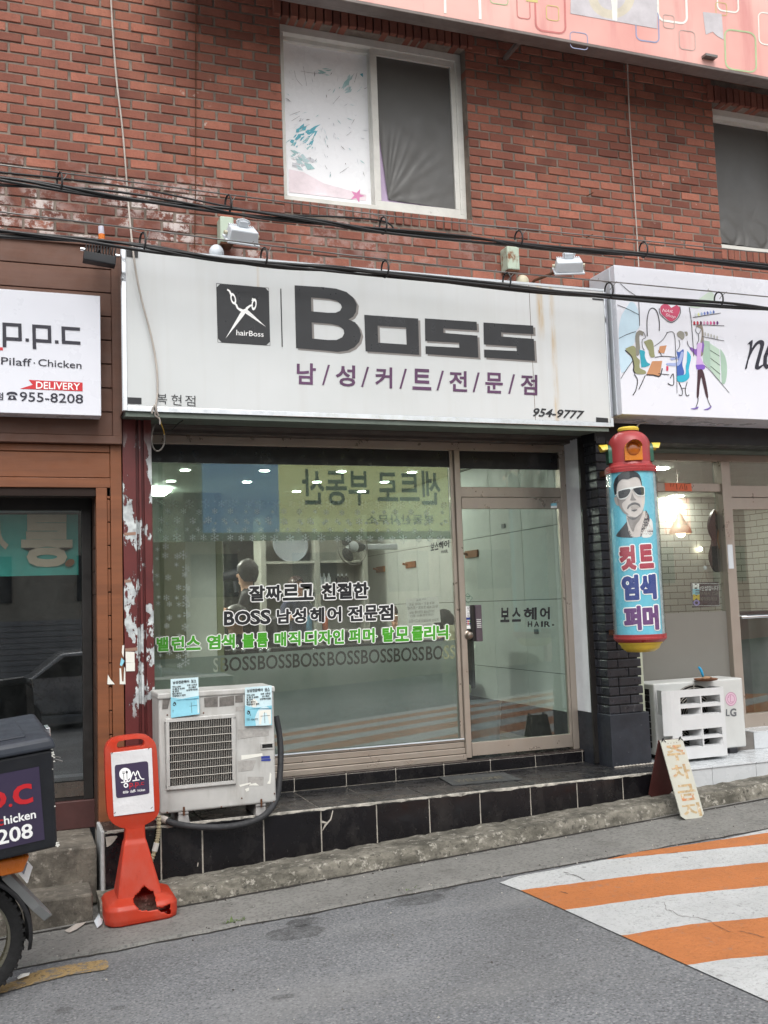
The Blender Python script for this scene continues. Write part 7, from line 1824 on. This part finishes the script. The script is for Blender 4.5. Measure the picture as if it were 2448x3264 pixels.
# litter, weeds
r_ = random.Random(9)
for i, (px, py) in enumerate(((745, 2950), (1215 + 100, 2845))):
    g_ = GM(px, py); w = thing('weed', g_, ('small green weed in the road joint left of the crossing' if i == 0 else 'tiny green weed in the road joint nearest the crossing'), 'weed', 'weeds in the road joint')
    m = MB()
    for k in range(34 if i == 0 else 16):
        a = r_.uniform(0, 6.28); l = r_.uniform(.02, .055 if i == 0 else .035); b = g_ + Vector((r_.uniform(-.05, .05), r_.uniform(-.012, .012), 0))
        tip = b + Vector((math.cos(a) * l * .8, math.sin(a) * l * .6, l * r_.uniform(.4, .9))); s = Vector((-math.sin(a), math.cos(a), 0)) * .0035; md_ = (b + tip) / 2 + Vector((0, 0, l * .15))
        m.quad(b - s * .5, b + s * .5, md_ + s, tip, md_ - s)
    obj('leaves', m, M['leaf'], w)
def scrap(pts, lab, mm_, z=.02):
    v_ = [G(*p) for p in pts]; c = sum(v_, Vector()) / len(v_); vv = [Vector((p.x, p.y, gz(p.x) + z + r_.uniform(0, .012))) for p in v_]
    m = MB(); m.add(vv + [Vector((c.x, c.y, gz(c.x) + z + .022))], [(i, (i + 1) % len(vv), len(vv)) for i in range(len(vv))]); o = obj('litter', m, mm_, origin=(c.x, c.y, gz(c.x) + z)); tag(o, lab, 'litter')
scrap([(54, 3130), (66, 3117), (80, 3120), (96, 3113), (92, 3122), (74, 3128), (58, 3135)], 'crumpled white scrap lying at the left end of the yellow line', M['paper'], .008)
scrap([(205, 2980), (240, 2962), (275, 2952), (268, 2962), (245, 2978), (220, 2988)], 'flat grey plastic strip on the ground left of the orange stand', M['white_cord'])
scrap([(300, 2955), (312, 2930), (322, 2905), (330, 2925), (326, 2960), (310, 2975)], 'torn clear plastic bundle against the orange stand base', M['white_tin'])
scrap([(308, 2880), (318, 2868), (325, 2880), (322, 2905), (312, 2900)], 'white crumbled plaster bit beside the concrete step end', M['sealant'])

# ================================================================== inside the barber shop
RX0, RX1, RY1, RZ0, RZ1 = .86, 4.16, 5.6, .53, 2.98
struct('floor', MB().box(RX0, RX1, YG + .10, RY1, RZ0 - .05, RZ0 + .006), M['floor_in'])
struct('ceiling', MB().box(RX0, RX1, YG + .03, RY1, RZ1, RZ1 + .05), M['wall_white'])
struct('wall_left', MB().box(RX0 - .05, RX0, YG + .02, RY1, RZ0, RZ1), M['wall_white'])
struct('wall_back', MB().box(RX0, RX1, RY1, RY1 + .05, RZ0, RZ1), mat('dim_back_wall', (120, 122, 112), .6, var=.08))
m = MB(); y = .475; n_ = 0                                      # right wall: big white panels with dark joints
ys = [.46, .66, 1.26, 1.86, 2.46, 3.06, 3.66, 4.26, 4.86, 5.46, RY1]; zs2 = [.80, 1.10, 1.70, 2.30, 2.97]
for i in range(len(ys) - 1):
    for j in range(len(zs2) - 1): m.box(RX1 - .012, RX1, ys[i] + .003, ys[i + 1] - .003, zs2[j] + .003, zs2[j + 1] - .003)
m.m = 1; m.box(RX1, RX1 + .05, .46, RY1, RZ0, RZ1); m.m = 2; m.box(RX1 - .02, RX1, .46, RY1, RZ0, .795)
struct('wall_right', m, [M['wall_white'], mat('panel_joint', (92, 92, 86), .9), mat('black_skirting', (40, 44, 50), .4, var=.15)])
tag(obj('wall_pipe', MB().tube([(RX1 - .035, .56, .80), (RX1 - .035, .56, 2.97)], .016, 10), M['wall_white'], origin=(RX1, .56, .8), smooth=60), 'white vertical pipe on the pale panels just inside the barber door', 'pipe')
# small bright ceiling lamps seen through the top film
for i, (px, py) in enumerate(((590, 1500), (843, 1502), (1088, 1505), (1313, 1507), (787, 1538), (1010, 1538), (1226, 1538), (545, 1535), (945, 1568), (1153, 1568))):
    q = H(px, py, RZ1 - .006)
    if q.y > RY1 - .1: q.y = RY1 - .12
    o = obj('downlight', MB().lathe([(0, 0), (.042, 0), (.048, .008)], q, 16), M['lamp_white'], origin=q)
    tag(o, 'small lit ceiling downlight behind the snowflake film above the lettered window', 'lamp', 'ceiling downlights of the barber shop')
q = H(515, 1560, RZ1 - .02)
tag(obj('ceiling_lamp', MB().box(q.x - .18, q.x + .10, max(q.y, .6), max(q.y, .6) + .5, RZ1 - .03, RZ1 - .01), M['lamp_white'], origin=q), 'biggest brightest ceiling lamp at the left end of the barber window top', 'lamp')
# partition board at the left
pb = thing('partition', (1.28, .75, RZ0), 'pale partition board standing inside the left of the barber window', 'partition')
a, b, c_ = P(592, 1900, .72).x, P(690, 1900, .72).x, P(712, 1900, .72).x
obj('board', MB().box(a, b, .72, .78, RZ0, 2.55), mat('pale_board', (214, 218, 206), .6, var=.05), pb, bevel=.004)
obj('edge', MB().box(b + .001, c_, .72, 1.6, RZ0, 2.55), mat('green_tinted_edge', (140, 146, 108), .5, var=.08), pb, bevel=.004)
# shelving at the back with bottles
YS2 = 4.6
sx0, sx1 = P(868, 1800, YS2).x, P(1170, 1800, YS2).x
sh_ = thing('shelf_unit', ((sx0 + sx1) / 2, YS2, RZ0), 'white open shelving with bottles at the back of the barber shop', 'shelf')
m = MB()
xa = [P(x, 1800, YS2).x for x in (840, 1012, 1165)]
for x in xa: m.box(x - .03, x + .03, YS2, YS2 + .35, RZ0, 2.75)
shz = [P(1000, y, YS2).z for y in (1880, 1787, 2010, 2120)]
for z in shz: m.box(xa[0] + .03, xa[2] - .03, YS2 + .01, YS2 + .34, z - .03, z)
m.box(xa[0], xa[2], YS2 + .34, YS2 + .36, RZ0, 2.75)
obj('carcass', m, mat('shelf_board', (158, 160, 152), .5, var=.06), sh_, bevel=.003)
tb = thing('serving_tray', (2.2, YS2 + .1, shz[1]), 'large pale round tray leaning on the top shelf', 'tray'); q = P(925, 1735, YS2 + .12)
obj('disc', MB().lathe([(0, 0), (.2, 0), (.21, .012)], q + Vector((0, 0, .0)), 28, q=Matrix.Rotation(R(80), 3, 'X')), mat('pale_blue_plastic', (150, 158, 166), .4, var=.1), tb)
r_ = random.Random(6)
def bottle(x, z, h, r, m_, lab, grp):
    o = thing('bottle', (x, YS2 + .14, z), lab, 'bottle', grp)
    obj('body', MB().lathe([(0, 0), (r, 0), (r, h * .72), (r * .45, h * .82), (r * .4, h * .86)], (x, YS2 + .14, z), 12), m_, o, smooth=50); obj('cap', MB().lathe([(r * .42, h * .86), (r * .42, h), (0, h)], (x, YS2 + .14, z), 10), M['white_tin'], o)
for k, px in enumerate((1020, 1033, 1048)): bottle(P(px, 1850, YS2 + .14).x, shz[0], .19, .027, M['white_tin'], 'white spray bottle in the row of three on the middle shelf behind the letters', 'white spray bottles on the shelf')
for k, px in enumerate((1078, 1090, 1104)): bottle(P(px, 1850, YS2 + .14).x, shz[0], .18, .027, M['cloth_black'], 'dark bottle in the row of three right of the white spray bottles', 'dark bottles on the shelf')
bottle(P(1035, 1950, YS2 + .14).x, shz[2], .21, .035, mat('orange_bottle', (206, 96, 44), .4), 'orange bottle on the lower shelf behind the letters', 'single bottles on the lower shelf')
bottle(P(985, 1990, YS2 + .14).x, shz[2], .22, .04, mat('teal_bottle', (52, 112, 140), .4), 'teal pump bottle on the lower shelf behind the letters', 'single bottles on the lower shelf')
mr = thing('mirror', (1.9, RY1 - .03, 1.6), 'large dark mirror on the back wall of the barber shop', 'mirror')
a, b = P(712, 1690, RY1 - .04), P(832, 2080, RY1 - .04)
obj('mirror_glass', MB().box(a.x, b.x, RY1 - .03, RY1 - .01, b.z, 2.62), mat('dim_mirror', (70, 74, 70), .15, .9, var=.05), mr)
obj('ledge', MB().box(a.x, b.x, RY1 - .25, RY1 - .03, b.z - .05, b.z - .01), M['wall_white'], mr)
dv = thing('hair_dryer', P(752, 1845, 4.9), 'black hair dryer hanging by the mirror', 'hair dryer'); q = P(748, 1838, 4.9); obj('body', MB().tube([q + Vector((-.14, 0, .0)), q + Vector((.02, 0, .02)), q + Vector((.10, 0, .02))], [.05, .075, .06], 12), M['black_plastic'], dv, smooth=50); obj('handle', MB().tube([q, q + Vector((.02, 0, -.18))], .03, 10), M['black_plastic'], dv, smooth=50)
dk = thing('counter', (2.3, .9, RZ0), 'low black counter with chrome knobs, added as dark backing behind the repeated window lettering', 'counter')
ctz = P(900, 2066, .75).z
obj('backing_cabinet', MB().box(1.47, 3.13, .75, 1.05, RZ0 + .006, ctz), M['cloth_black'], dk, bevel=.006)  # invented cabinet; keeps the view behind the cut letters dark
m = MB()
for px in (745, 775, 830, 855, 1000, 1040): m.ball(P(px, 2074, .74), .022, .02, .022, 12)
obj('knob', m, M['chrome'], dk, smooth=60)
# wall fan
fn = thing('wall_fan', P(1123, 1743, 2.9), 'big round wall fan with white hub high on the back right of the barber shop', 'fan'); c = P(1123, 1743, 2.9)
qf = Matrix.Rotation(R(18), 3, 'Z') @ Matrix.Rotation(R(90), 3, 'X')
m = MB()
for i in range(6):
    rr = .06 + .024 * i; m.tube([c + qf @ Vector((rr * math.cos(a * .2618), rr * math.sin(a * .2618), .03 * (1 - i / 6))) for a in range(24)], .0018 if i < 5 else .006, 5, closed=True)
for a in range(20): m.tube([c + qf @ Vector((.05 * math.cos(a * .314), .05 * math.sin(a * .314), .035)), c + qf @ Vector((.18 * math.cos(a * .314), .18 * math.sin(a * .314), 0))], .0015, 4)
obj('guard', m, M['wire'], fn); obj('hub', MB().ball(c + Vector((0, -.035, 0)), .055, .02, .055, 16), M['white_tin'], fn, smooth=60)
m = MB()
for k in range(3):
    a = k * 2.094; m.ball(c + qf @ Vector((.09 * math.cos(a), .09 * math.sin(a), -.02)), .075, .008, .05, 12, q=Matrix.Rotation(a, 3, 'Y'))
obj('blade', m, mat('smoky_blade', (84, 92, 100), .3), fn, smooth=60); obj('bracket', MB().box(c.x - .03, c.x + .5, c.y + .05, c.y + .12, c.z - .03, c.z + .03), M['white_tin'], fn, bevel=.01)
# wooden coat hooks on the right wall
for i, (px, py) in enumerate(((1502, 1766), (1308, 1800), (1212, 1815))):
    d_ = ray(px, py); t_ = (RX1 - .025) / d_.x; q = EYE + d_ * t_
    h = thing('coat_hook', q, ('small wooden coat hook on the pale panels, ' + ('seen through the glass door' if i == 0 else 'middle one of three' if i == 1 else 'farthest from the door')), 'hook', 'wooden coat hooks')
    obj('block', MB().box(RX1 - .03, RX1 - .013, q.y - .14, q.y + .14, q.z - .035, q.z + .035), M['tan'], h, bevel=.004); obj('peg', MB().tube([(RX1 - .03, q.y + .08, q.z), (RX1 - .085, q.y + .08, q.z + .015)], .012, 8), M['tan'], h, smooth=50)
for px, py, lab in ((1605, 1677, 'small dark switch plate on the pale wall seen through the top of the glass door'), (1710, 2013, 'small round steel knob on the pale wall below the door lettering')):
    d_ = ray(px, py); q = EYE + d_ * ((RX1 - .015) / d_.x); o = obj('wall_switch', MB().box(RX1 - .022, RX1 - .013, q.y - .035, q.y + .035, q.z - .02, q.z + .02), M['grey_plastic'], bevel=.004, origin=q); tag(o, lab, 'switch')
# waste bin and stool by the door
q = H(1530, 2330, RZ0 + .01); bn = thing('waste_bin', q, 'grey plastic waste bin just inside the glass door', 'bin')
bx_ = Vector((3.58, 1.0, RZ0 + .006)); bn.location = bx_
obj('bin_body', MB().lathe([(0, .004), (.12, .0), (.15, .34), (.158, .345), (.158, .36), (.146, .36), (.116, .02), (0, .02)], bx_, 28), M['grey_plastic'], bn, smooth=40)
fm = thing('floor_mat', (3.6, .9, RZ0), 'beige floor mat inside the barber door', 'mat'); obj('mat', MB().box(3.2, 3.95, .70, 1.5, RZ0 + .007, RZ0 + .016), mat('beige_mat', (128, 116, 98), .9, var=.15, bump=(80, .4)), fm)
ch = thing('waiting_chair', (3.55, 1.75, RZ0), 'cream backed chair with black shell seen through the glass door', 'chair')
m = MB(); v_ = []
for i in range(9):
    t_ = i / 8; z = .95 + .62 * (t_ - .0); x = 3.72 + .10 * math.sin(t_ * 2.2 - .3)
    for w_ in (-.22, .22): v_.append((x - .1, 1.75 + w_ * (1 - .15 * t_), RZ0 + .42 + .55 * t_))
m.add(v_, [(2 * i, 2 * i + 1, 2 * i + 3, 2 * i + 2) for i in range(8)])
o = obj('backrest', m, M['leather'], ch, smooth=60); o.modifiers.new('s', 'SOLIDIFY').thickness = .04
obj('back_shell', MB().box(3.76, 3.79, 1.55, 1.95, RZ0 + .42, RZ0 + .95), M['black_plastic'], ch, bevel=.012)
obj('seat', MB().box(3.35, 3.74, 1.53, 1.97, RZ0 + .38, RZ0 + .46), M['leather'], ch, bevel=.02, seg=3); obj('leg', MB().box(3.50, 3.60, 1.70, 1.80, RZ0 + .006, RZ0 + .38), M['black_plastic'], ch, bevel=.006)
# low counter hiding behind the frosted film
bc = thing('bench', (3.8, 3.6, RZ0), 'dark waiting bench along the pale panelled wall', 'bench'); obj('seat', MB().box(3.55, 4.10, 2.2, 5.2, RZ0 + .36, RZ0 + .44), M['cloth_black'], bc, bevel=.02); obj('leg', MB().box(3.62, 4.05, 2.4, 2.5, RZ0 + .006, RZ0 + .36), M['dark_frame'], bc); obj('leg', MB().box(3.62, 4.05, 4.9, 5.0, RZ0 + .006, RZ0 + .36), M['dark_frame'], bc)
bch = thing('barber_chair', (1.98, 2.65, RZ0), 'black barber chair with chrome fittings behind the window lettering', 'chair')
obj('seat', MB().box(1.75, 2.30, 2.4, 2.95, RZ0 + .42, RZ0 + .54), M['black_plastic'], bch, bevel=.04, seg=3); obj('backrest', MB().box(2.26, 2.38, 2.43, 2.92, RZ0 + .54, RZ0 + 1.1), M['black_plastic'], bch, bevel=.04, seg=3)
obj('pedestal', MB().lathe([(.25, .006), (.25, .03), (.05, .05), (.045, .42), (.1, .425)], (2.0, 2.66, RZ0), 24), M['chrome'], bch, smooth=40)
for s in (2.36, 2.95): obj('armrest', MB().tube([(2.3, s, RZ0 + .70), (1.85, s, RZ0 + .70), (1.8, s, RZ0 + .54)], .025, 10), M['chrome'], bch, smooth=50)

# ------------------------------------------------------------------ people
def person(name, loc, rz, label, pose, hair, top, legs, tall=1.68, glasses=False, cap_dome=1.0, cape=False, skin=None, hair_low=.0):
    """one skinned body facing -Y in its own frame, seat or standing pose; hair and face details are children"""
    t = thing(name, loc, label, 'person', None, rz); s = tall / 1.70
    if pose == 'stand': hip = .90; kn = ((-.10, -.01, .48), (.10, .01, .48)); ft = ((-.11, .03, .07), (.11, .03, .07)); toe = ((-.12, -.14, .03), (.12, -.14, .03))
    else: hip = .50; kn = ((-.12, -.42, .50), (.12, -.42, .50)); ft = ((-.12, -.40, .07), (.12, -.40, .07)); toe = ((-.12, -.56, .03), (.12, -.56, .03))
    V = []; Rr = []; E_ = []; Lb = []
    def a(p, r, lab, par=None, ry=None):
        V.append(Vector(p) * s); Rr.append((r * s, (ry or r) * s)); Lb.append(lab)
        if par is not None: E_.append((par, len(V) - 1))
        return len(V) - 1
    pel = a((0, 0, hip), .135, 1, None, .105); wa = a((0, .0, hip + .16), .125, 0, pel, .10); cst = a((0, .01, hip + .36), .155, 0, wa, .115); shl = a((0, .01, hip + .50), .115, 0, cst, .085)
    nk = a((0, -.005, hip + .585), .052, 2, shl); hb = a((0, -.02, hip + .66), .072, 2, nk, .085); hm = a((0, -.02, hip + .74), .080, 2, hb, .098); ht = a((0, -.012, hip + .80), .062, 2, hm, .075)
    for sx, arm in ((-1, pose), (1, pose)):
        sh = a((sx * .165, .01, hip + .49), .062, 0, shl)
        if pose == 'stand': el = a((sx * .25, -.06, hip + .30), .042, 0, sh); wr = a((sx * .20, -.30, hip + .36), .030, 2, el)
        else: el = a((sx * .22, -.08, hip + .24), .042, 0, sh); wr = a((sx * .13, -.26, hip + .12), .030, 2, el)
        d_ = (V[wr] - V[el]).normalized() / s; hd_ = a(V[wr] / s + d_ * .075, .034, 2, wr, .018)
    for k, sx in enumerate((-1, 1)):
        hp = a((sx * .09, 0, hip - .03), .085, 1, pel); kk = a(kn[k], .058, 1, hp); fo = a(ft[k], .042, 1, kk); to = a(toe[k], .035, 3, fo)
    me = bpy.data.meshes.new("body"); me.from_pydata([tuple(v) for v in V], E_, []); o = bpy.data.objects.new("body", me); COL.objects.link(o)
    md = o.modifiers.new("k", 'SKIN')
    for i, sv in enumerate(me.skin_vertices[0].data): sv.radius = Rr[i]; sv.use_root = (i == 0)
    o.modifiers.new("u", 'SUBSURF').levels = 2
    m2 = bpy.data.meshes.new_from_object(o.evaluated_get(bpy.context.evaluated_depsgraph_get()))
    bpy.data.objects.remove(o); bpy.data.meshes.remove(me)
    mb_ = MB(); mb_.add([v.co.copy() for v in m2.vertices], [tuple(p.vertices) for p in m2.polygons])
    for i, f in enumerate(mb_.f):
        c = sum((mb_.v[j] for j in f), Vector()) / len(f); best = min(range(len(V)), key=lambda q: (V[q] - c).length - Rr[q][0] * .6); mb_.mi[i] = Lb[best]
    bpy.data.meshes.remove(m2)
    hz = hip + .73
    # fingers, nose, ears share the body mesh
    mb_.m = 2
    for sx in (-1, 1):
        wr = [i for i in range(len(V)) if Lb[i] == 2 and V[i].x * sx > .05 * s]
        w0, h0 = V[wr[0]], V[wr[1]]; d_ = (h0 - w0).normalized(); sd_ = Vector((1, 0, 0)) if abs(d_.x) < .8 else Vector((0, 0, 1)); sd_ = (sd_ - d_ * sd_.dot(d_)).normalized(); dn = Vector((0, 0, -1))
        for k, (o_, l_) in enumerate(((-.024, .055), (-.008, .066), (.008, .062), (.024, .048))):
            b = h0 + sd_ * o_ * s + d_ * .01; mb_.tube([b, b + d_ * l_ * .5 * s, b + d_ * l_ * .8 * s + dn * .016 * s, b + d_ * l_ * .95 * s + dn * .034 * s], [.0085 * s, .008 * s, .0072 * s, .006 * s], 7)
        b = h0 - d_ * .03 * s - sd_ * sx * .028 * s; mb_.tube([b, b - sd_ * sx * .02 * s + d_ * .025 * s, b - sd_ * sx * .018 * s + d_ * .05 * s], [.010 * s, .009 * s, .007 * s], 7)
    for p_, rx, ry, rz_ in (((0, -.108, hz - .015), .013, .018, .020), ((-.083, -.005, hz - .005), .010, .018, .028), ((.083, -.005, hz - .005), .010, .018, .028), ((0, -.072, hz - .085), .040, .030, .028)): mb_.ball(Vector(p_) * s, rx * s, ry * s, rz_ * s, 10)
    mb_.m = 4
    for sx in (-1, 1): mb_.ball(Vector((sx * .031, -.097, hz + .018)) * s, .011 * s, .008 * s, .007 * s, 8); mb_.tube([Vector((sx * .016, -.106, hz + .036)) * s, Vector((sx * .048, -.094, hz + .036)) * s], .0035 * s, 6)
    mb_.m = 5; mb_.tube([Vector((-.020, -.098, hz - .055)) * s, Vector((0, -.105, hz - .053)) * s, Vector((.020, -.098, hz - .055)) * s], .0055 * s, 6)
    obj('body', mb_, [top, legs, skin or M['skin'], M['black_plastic'], M['eye'], M['lip']], t, smooth=70, local=True)
    m = MB(); rr = random.Random(3); c = Vector((0, -.004, hz + .022)) * s; nn = 26; v_ = []; st = 15
    for i in range(st):
        la = R(-48 + 138 * i / (st - 1))
        for k in range(nn):
            w = 2 * math.pi * k / nn; front = max(0, -math.sin(w)); lo_ = la
            z = math.sin(la)
            if front > .3 and la < R(30 - 14 * hair_low): z = max(z, math.sin(R(30 - 14 * hair_low)) * (front - .3) / .7 + z * (1 - (front - .3) / .7)); 
            rad = math.sqrt(max(0, 1 - z * z)); b = 1 + .05 * mnoise.noise((math.cos(w) * 4, math.sin(w) * 4, la * 4)) + .03 * rr.uniform(-1, 1)
            v_.append(c + Vector((.092 * rad * math.cos(w) * b * (1 + .22 * (cap_dome - 1)), .112 * rad * math.sin(w) * b * (1 + .16 * (cap_dome - 1)), .098 * z * b * cap_dome)) * s)
    m.add(v_, [(i * nn + k, i * nn + (k + 1) % nn, (i + 1) * nn + (k + 1) % nn, (i + 1) * nn + k) for i in range(st - 1) for k in range(nn)])
    obj('hair', m, hair, t, smooth=75, local=True)
    if glasses:
        m = MB()
        for sx in (-1, 1): m.tube([Vector((sx * .032 + .024 * math.cos(q), -.112, hz + .016 + .019 * math.sin(q))) * s for q in [k * .524 for k in range(12)]], .0022, 5, closed=True); m.tube([Vector((sx * .056, -.110, hz + .02)) * s, Vector((sx * .084, -.01, hz + .02)) * s], .002, 5)
        obj('glasses', m, M['chrome'], t, local=True)
    if cape:
        m = MB(); m.lathe([(.075, hip + .56), (.15, hip + .50), (.24, hip + .38), (.30, hip + .15), (.34, hip - .05), (.36, hip - .12)], (0, -.05, 0), 24)
        m.v = [v * s for v in m.v]; obj('cape', m, M['cloth_navy'], t, smooth=60, local=True)
    return t
def seatpos(px, py, Y, hz):   # foot point of a person whose head centre is seen at (px, py)
    q = P(px, py, Y); return q
q = P(790, 1832, 3.1); person('person', (q.x, 3.1, RZ0 + .006), R(-115), 'standing barber with bushy black hair and dark clothes behind the window lettering', 'stand', M['hair_black'], M['cloth_black'], M['cloth_black'], tall=(q.z - RZ0) / 1.63 * 1.70, cap_dome=1.42)
q = P(752, 1968, 2.7); sz = 1.70; person('person', (q.x, 2.66, q.z - 1.23), R(-75), 'seated older customer with greying hair and a dark cape in the barber chair', 'sit', M['hair_grey'], M['cloth_navy'], M['cloth_black'], tall=1.70, cape=True, hair_low=-.6)
q = P(943, 1868, 4.0); person('person', (q.x, 4.0, RZ0 + .006), R(20), 'standing person with brown hair in front of the back shelving', 'stand', M['hair_brown'], M['cloth_navy'], M['cloth_black'], tall=(q.z - RZ0) / 1.63 * 1.70)
q = P(1278, 1962, 4.3); person('person', (q.x, 4.4, q.z - 1.23), R(-48), 'seated boy with glasses and brown hair left of the hours sheet', 'sit', M['hair_brown'], M['cloth_grey'], M['cloth_black'], tall=1.70, glasses=True, hair_low=.8)
q = P(1422, 1985, 2.7); person('person', (q.x, 2.75, q.z - 1.23), R(200), 'seated person with black hair seen from behind at the right of the hours sheet', 'sit', M['hair_black'], M['cloth_navy'], M['cloth_black'], tall=1.70, cap_dome=1.15)

# ================================================================== the far side of the street (mirrored in the glass)
def facade(x0, x1, y, h, wallm, name, lab):
    t = thing(name, ((x0 + x1) / 2, y - 2, gz(0, y)), lab, 'building'); z0 = gz(0, y) - .3
    obj('wall', MB().box(x0, x1, y - 6, y, z0, h), wallm, t)
    m = MB(); n = max(1, int((x1 - x0) / 2.2))
    for i in range(n):
        xa = x0 + (i + .25) * (x1 - x0) / n; m.box(xa, xa + 1.1, y + .001, y + .05, 2.0, 3.0)
    obj('window', m, mat('far_window', (60, 66, 72), .2, .2, var=.1), t, bevel=.01)
    return t
YO = -16.0
fb = facade(-9, 3.2, YO, 5.6, mat('pale_render', (170, 166, 156), .8, var=.08), 'shop_building', 'pale rendered shop building across the street behind the viewer')
m = MB()
for k in range(18): m.box(-6, 2.6, YO + .02, YO + .06, gz(0, YO) + .12 * k, gz(0, YO) + .12 * k + .108)
obj('roller_shutter', m, mat('grey_shutter', (150, 152, 158), .5, var=.05), fb, bevel=.004, seg=1)
fb2 = facade(3.3, 13, YO, 5.5, mat('cream_render', (186, 178, 156), .8, var=.08), 'shop_building', 'cream rendered shop building with a yellow sign across the street')
m = MB(); m.box(4.2, 6.0, YO + .01, YO + .15, 3.5, 5.3); obj('sign_board', m, glow('blue_sign_added_glow', (96, 124, 156), 1.1), fb2)  # glow stands in for sunlight, so the mirrored sign reads in the glass
m = MB(); m.box(6.02, 10.6, YO + .01, YO + .15, 3.5, 5.3); obj('sign_board', m, glow('yellow_sign_added_glow', (186, 186, 130), 1.1), fb2)  # same added glow in place of daylight on the face
d = Dec(lambda x, y: Vector((x, YO + .155, y)))
d.text('센트로 부동산', [(10.2, 5.0), (6.6, 5.0), (6.6, 4.15), (10.2, 4.15)], .02); d.text('부동산사무소', [(10.0, 3.9), (8.2, 3.9), (8.2, 3.66), (10.0, 3.66)], .01)
obj('sign_lettering', d, mat('dark_far_lettering', (60, 70, 60), .5), fb2)
fb3 = facade(13.1, 30, YO, 5.4, M['banner'], 'shop_building', 'pinkish shop building far right across the street')
q0, q1 = ray(2112, 1590), ray(2196, 1700); tt = (.42 + 6.45) + (.42 - YO)
xa, xb, za_, zb2 = q0.x / q0.y * tt, q1.x / q1.y * tt, 1.71 + q0.z / q0.y * tt, 1.71 + q1.z / q1.y * tt
obj('coffee_sign', MB().box(xa, xb, YO + .01, YO + .12, zb2, za_), glow('coral_sign_added_glow', (226, 122, 92), 1.6), fb3)  # added glow keeps the mirrored coral sign bright in the pane
d = Dec(lambda x, y: Vector((x, YO + .125, y))); w_ = xb - xa; h_ = za_ - zb2
d.text('BLOCK', [(xb - .12 * w_, za_ - .3 * h_), (xa + .12 * w_, za_ - .3 * h_), (xa + .12 * w_, za_ - .46 * h_), (xb - .12 * w_, za_ - .46 * h_)]); d.text('COFFEE', [(xb - .12 * w_, za_ - .6 * h_), (xa + .12 * w_, za_ - .6 * h_), (xa + .12 * w_, za_ - .76 * h_), (xb - .12 * w_, za_ - .76 * h_)])
obj('coffee_lettering', d, M['rust'], fb3)
car = thing('parked_car', (1.6, -12.6, gz(0, -12.6)), 'silver parked car on the far side of the street', 'car')
cx, cy, cz = 1.6, -12.6, gz(0, -12.6)
def side(yy): return [(cx + x, yy, cz + z) for x, z in ((-2.2, .35), (-2.2, .78), (-2.0, .92), (-1.3, .98), (-.75, 1.42), (.35, 1.46), (1.0, 1.02), (1.75, .92), (2.1, .75), (2.18, .35))]
obj('body', MB().prism(side(cy - .85), (0, 1.7, 0)), M['silver'], car, bevel=.06, seg=3, smooth=40)
m = MB(); m.prism([(cx + x, cy + .853, cz + z) for x, z in ((-1.2, 1.0), (-.7, 1.36), (.3, 1.40), (.85, 1.03))], (0, .004, 0)); obj('side_window', m, M['void'], car)
for dx in (-1.4, 1.35):
    w = obj('wheel', MB().lathe([(0, -.1), (.20, -.1), (.20, .1), (0, .1)], (cx + dx, cy + .80, cz + .31), 28, q=qx), M['silver'], car); obj('tyre', MB().lathe([(.19, -.11), (.31, -.1), (.31, .1), (.19, .11)], (cx + dx, cy + .80, cz + .31), 32, q=qx), M['rubber'], w)
obj('headlamp', MB().ball((cx + 1.95, cy + .72, cz + .72), .16, .12, .08, 12), M['amber'], car)
